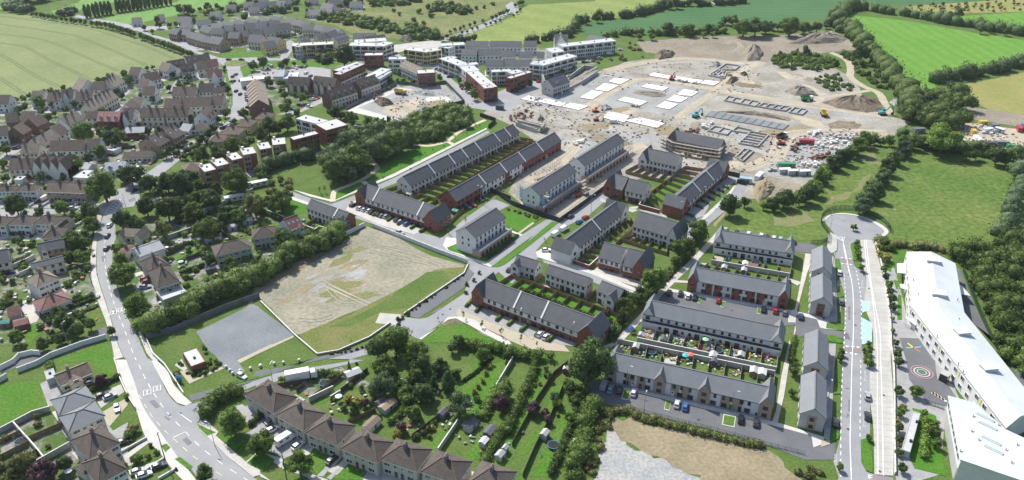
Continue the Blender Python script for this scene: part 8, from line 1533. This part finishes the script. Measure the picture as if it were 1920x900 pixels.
for k,(s,n)in enumerate((('P 930,215 1010,185 1150,210 1250,230 1180,270 1060,275 980,240',420),('P 1080,150 1250,110 1420,120 1440,170 1250,190',260),('P 1240,210 1480,250 1460,310 1370,330 1220,300',320),('P 1450,270 1560,240 1660,250 1600,290 1480,330',420),('P 990,330 1160,260 1180,290 1040,400',260),('P 700,190 780,170 900,185 860,215 760,225',160),('P 1790,230 1910,240 1900,280 1800,275',160),('P 980,265 1050,270 960,350 900,400',120))):
 debris('site_debris','loose building materials scattered '+('in the untidy compound','round the far slabs','round the foundations','in the storage yard','beside the podium blocks','in the small site','in the vehicle yard','along the parallel terrace')[k],s,int(n*.7),.25,1.3,sw,'debris')
M_RUT=mat('wheel_rut',(.30,.275,.22),(.40,.37,.30),rough=.95,scale=.5,fine=(1,.2));M_RUTL=mat('pale_rut',(.44,.415,.335),(.36,.34,.275),rough=.95,scale=.5,fine=(1,.15))
def ruts(s,m,n,layer=6,gap=1.8,w=.3):
 for _ in range(n):
  P=smooth([p+Vector((random.uniform(-3,3),random.uniform(-3,3)))for p in gp(s)],5)
  for d in(-gap/2,gap/2):ribbon('wheel_rut',offset(P,d),w,m,layer,n=1)
for s,m,n in(('21 500,340 700,430 800,480',M_RUTL,4),('21 300,600 420,620 560,570',M_RUT,1),('21 900,60 1150,120 1350,190',M_RUT,3),
    ('12 300,700 560,520 900,220',M_RUT,3),('12 130,470 340,330 520,140',M_RUT,3),('02 700,530 1250,445 1850,470',M_RUT,2),('02 1240,890 1400,770 1860,470',M_RUT,3),('02 530,840 900,610 1500,680',M_RUT,2),('02 1500,690 03 100,760 900,870',M_RUT,3),('12 1440,420 13 0,300 150,120 340,90 900,100',M_RUT,3),('02 1590,330 1650,300 1700,350 1640,400',M_RUTL,4),('02 1200,330 1500,320 1700,330',M_RUT,5),('G 560,350 760,400 900,460',M_RUT,4),('12 20,0 400,60 800,120',M_RUT,3),('02 1100,500 1300,480 1450,560',M_RUTL,3)):
 ruts(s,m,n)
SITE=gp('P 960,215 1060,160 1250,118 1440,112 1560,150 1620,200 1660,225 1560,280 1450,320 1250,310 1150,320 1060,390 990,360 1040,280 980,240')
sx,sy=[p.x for p in SITE],[p.y for p in SITE]
for k in range(70):
 q=Vector((random.uniform(min(sx),max(sx)),random.uniform(min(sy),max(sy))))
 if not inpoly(q,SITE):continue
 r,el,an=random.uniform(3,13),random.uniform(.3,.8),random.uniform(0,3);M_=Matrix.Rotation(an,2)
 patch('disturbed_ground',[q+M_@Vector((math.cos(t*.349)*r*random.uniform(.7,1.25),math.sin(t*.349)*r*el*random.uniform(.7,1.25)))for t in range(18)],(M_DIRTG,M_BROWN,M_SAND,M_GRAVL,M_DARKS,M_STRAW)[k%6],4+(k%2)*.4,up=-.03)
for s in('d 600,610 1380,195 1440,200 720,640','d 760,650 1473,230 1473,270 900,700','c 300,120 600,125 1800,570 1650,600','c 900,200 1130,290 1420,400 1700,500 1600,540 700,180','v 480,800 1010,300 1060,390 640,820','v 1000,560 1060,520 1440,620 1440,710','w 480,650 920,330 1080,360 640,690','w 560,400 800,400 720,470 560,440','d 300,560 440,560 900,710 740,690'):patch('garden_lawn',s,M_FRESH,1,.2,5)
for s in('w 350,360 450,300 620,345 520,410','d 1230,330 1473,210 1473,250 1250,360'):patch('bare_garden',s,M_BROWN,1.4,.2,4)
for k,s in enumerate(('p 430,480 540,400 560,520 620,640 800,650 1060,520 1090,480 930,300 870,200 830,230 920,400 880,520 680,600 640,560','p 390,600 470,560 560,740 540,850 440,740')):mass('planting_bed',('ornamental shrubs round the white box building','shrubs round the blue sign board')[k],s,1.5,.8,1.9,(.6,1.0),'go'[k],30,.4,'planting',keep=.75)
patch('bare_path','p 500,570 620,560 690,690 1090,510 1130,530 720,710 640,750',M_BEIGE,4);patch('steps','p 430,490 530,400 610,540 560,570',M_CONC,4)
patch('verge','p 870,890 1250,730 1800,600 1800,625 1300,750 950,890',M_LAWN,6,up=.08)
for k in range(26):
 a,b,c=gp('21 100,480'),gp('21 1000,420'),gp('21 800,0');u,v=random.random(),random.random();u,v=(u,v)if u+v<1 else(1-u,1-v);q=a[0]+(b[0]-a[0])*u*.9+(c[0]-a[0])*v*.9;r=random.uniform(2,7);an=R(random.uniform(10,60));M_=Matrix.Rotation(an,2)
 patch('weedy_patch',[q+M_@Vector((math.cos(t*.349)*r*random.uniform(.6,1.3),math.sin(t*.349)*r*.4*random.uniform(.6,1.3)))for t in range(18)],(M_STRAW,M_DIRTG,MATS['thin_grass'])[k%3],2+(k%3)*.25)
# repairs and covers in the roads
M_REP=mat('asphalt_repair',(.17,.175,.18),(.21,.215,.22),rough=.9,scale=.5);M_IRON=flatc('iron_cover',(.08,.08,.085),.6)
for s in('20 760,120 790,118 800,160 768,165','20 840,520 870,515 885,545 850,552','30 1120,310 1160,300 1200,350 1165,362','30 1370,600 1400,580 1440,620 1410,640','33 600,300 614,300 614,380 600,380','23 600,500 615,500 616,600 602,600','21 1300,560 1330,540 1400,500 1370,530','10 960,600 1010,580 1020,600 970,620','30 1240,420 1275,445 1268,455 1232,430'):patch('asphalt_repair',s,M_REP,6)
for s in('30 1275,415','30 1355,400','30 1455,378','30 1490,340','20 728,258','23 757,365','33 868,267','33 838,838','31 620,60','21 1455,520','21 1400,560','21 1170,685','32 1395,450','u 640,560','a 1010,650','b 760,628','33 600,520','23 655,640'):
 c=G(pts(s)[0]);patch('iron_cover',[c+Vector((math.cos(a)*.42,math.sin(a)*.42))for a in np.arange(8)*.785],M_IRON,9)
# ------------------------------------------------------------------ haze
hz=bpy.data.materials.new('haze_air');hz.use_nodes=True;_t=hz.node_tree;_t.nodes.remove(_t.nodes['Principled BSDF']);_v=_t.nodes.new('ShaderNodeVolumePrincipled');_v.inputs['Color'].default_value=(.86,.92,1.0,1);_v.inputs['Density'].default_value=0.00006;_v.inputs['Anisotropy'].default_value=0.2
_t.links.new(_v.outputs[0],_t.nodes['Material Output'].inputs['Volume'])
tag(ob('haze',MB().box((0,2600,84.5),(7010,5810,171)).mesh('haze',hz)),'thin pale summer haze over the whole estate','haze',kind='stuff')
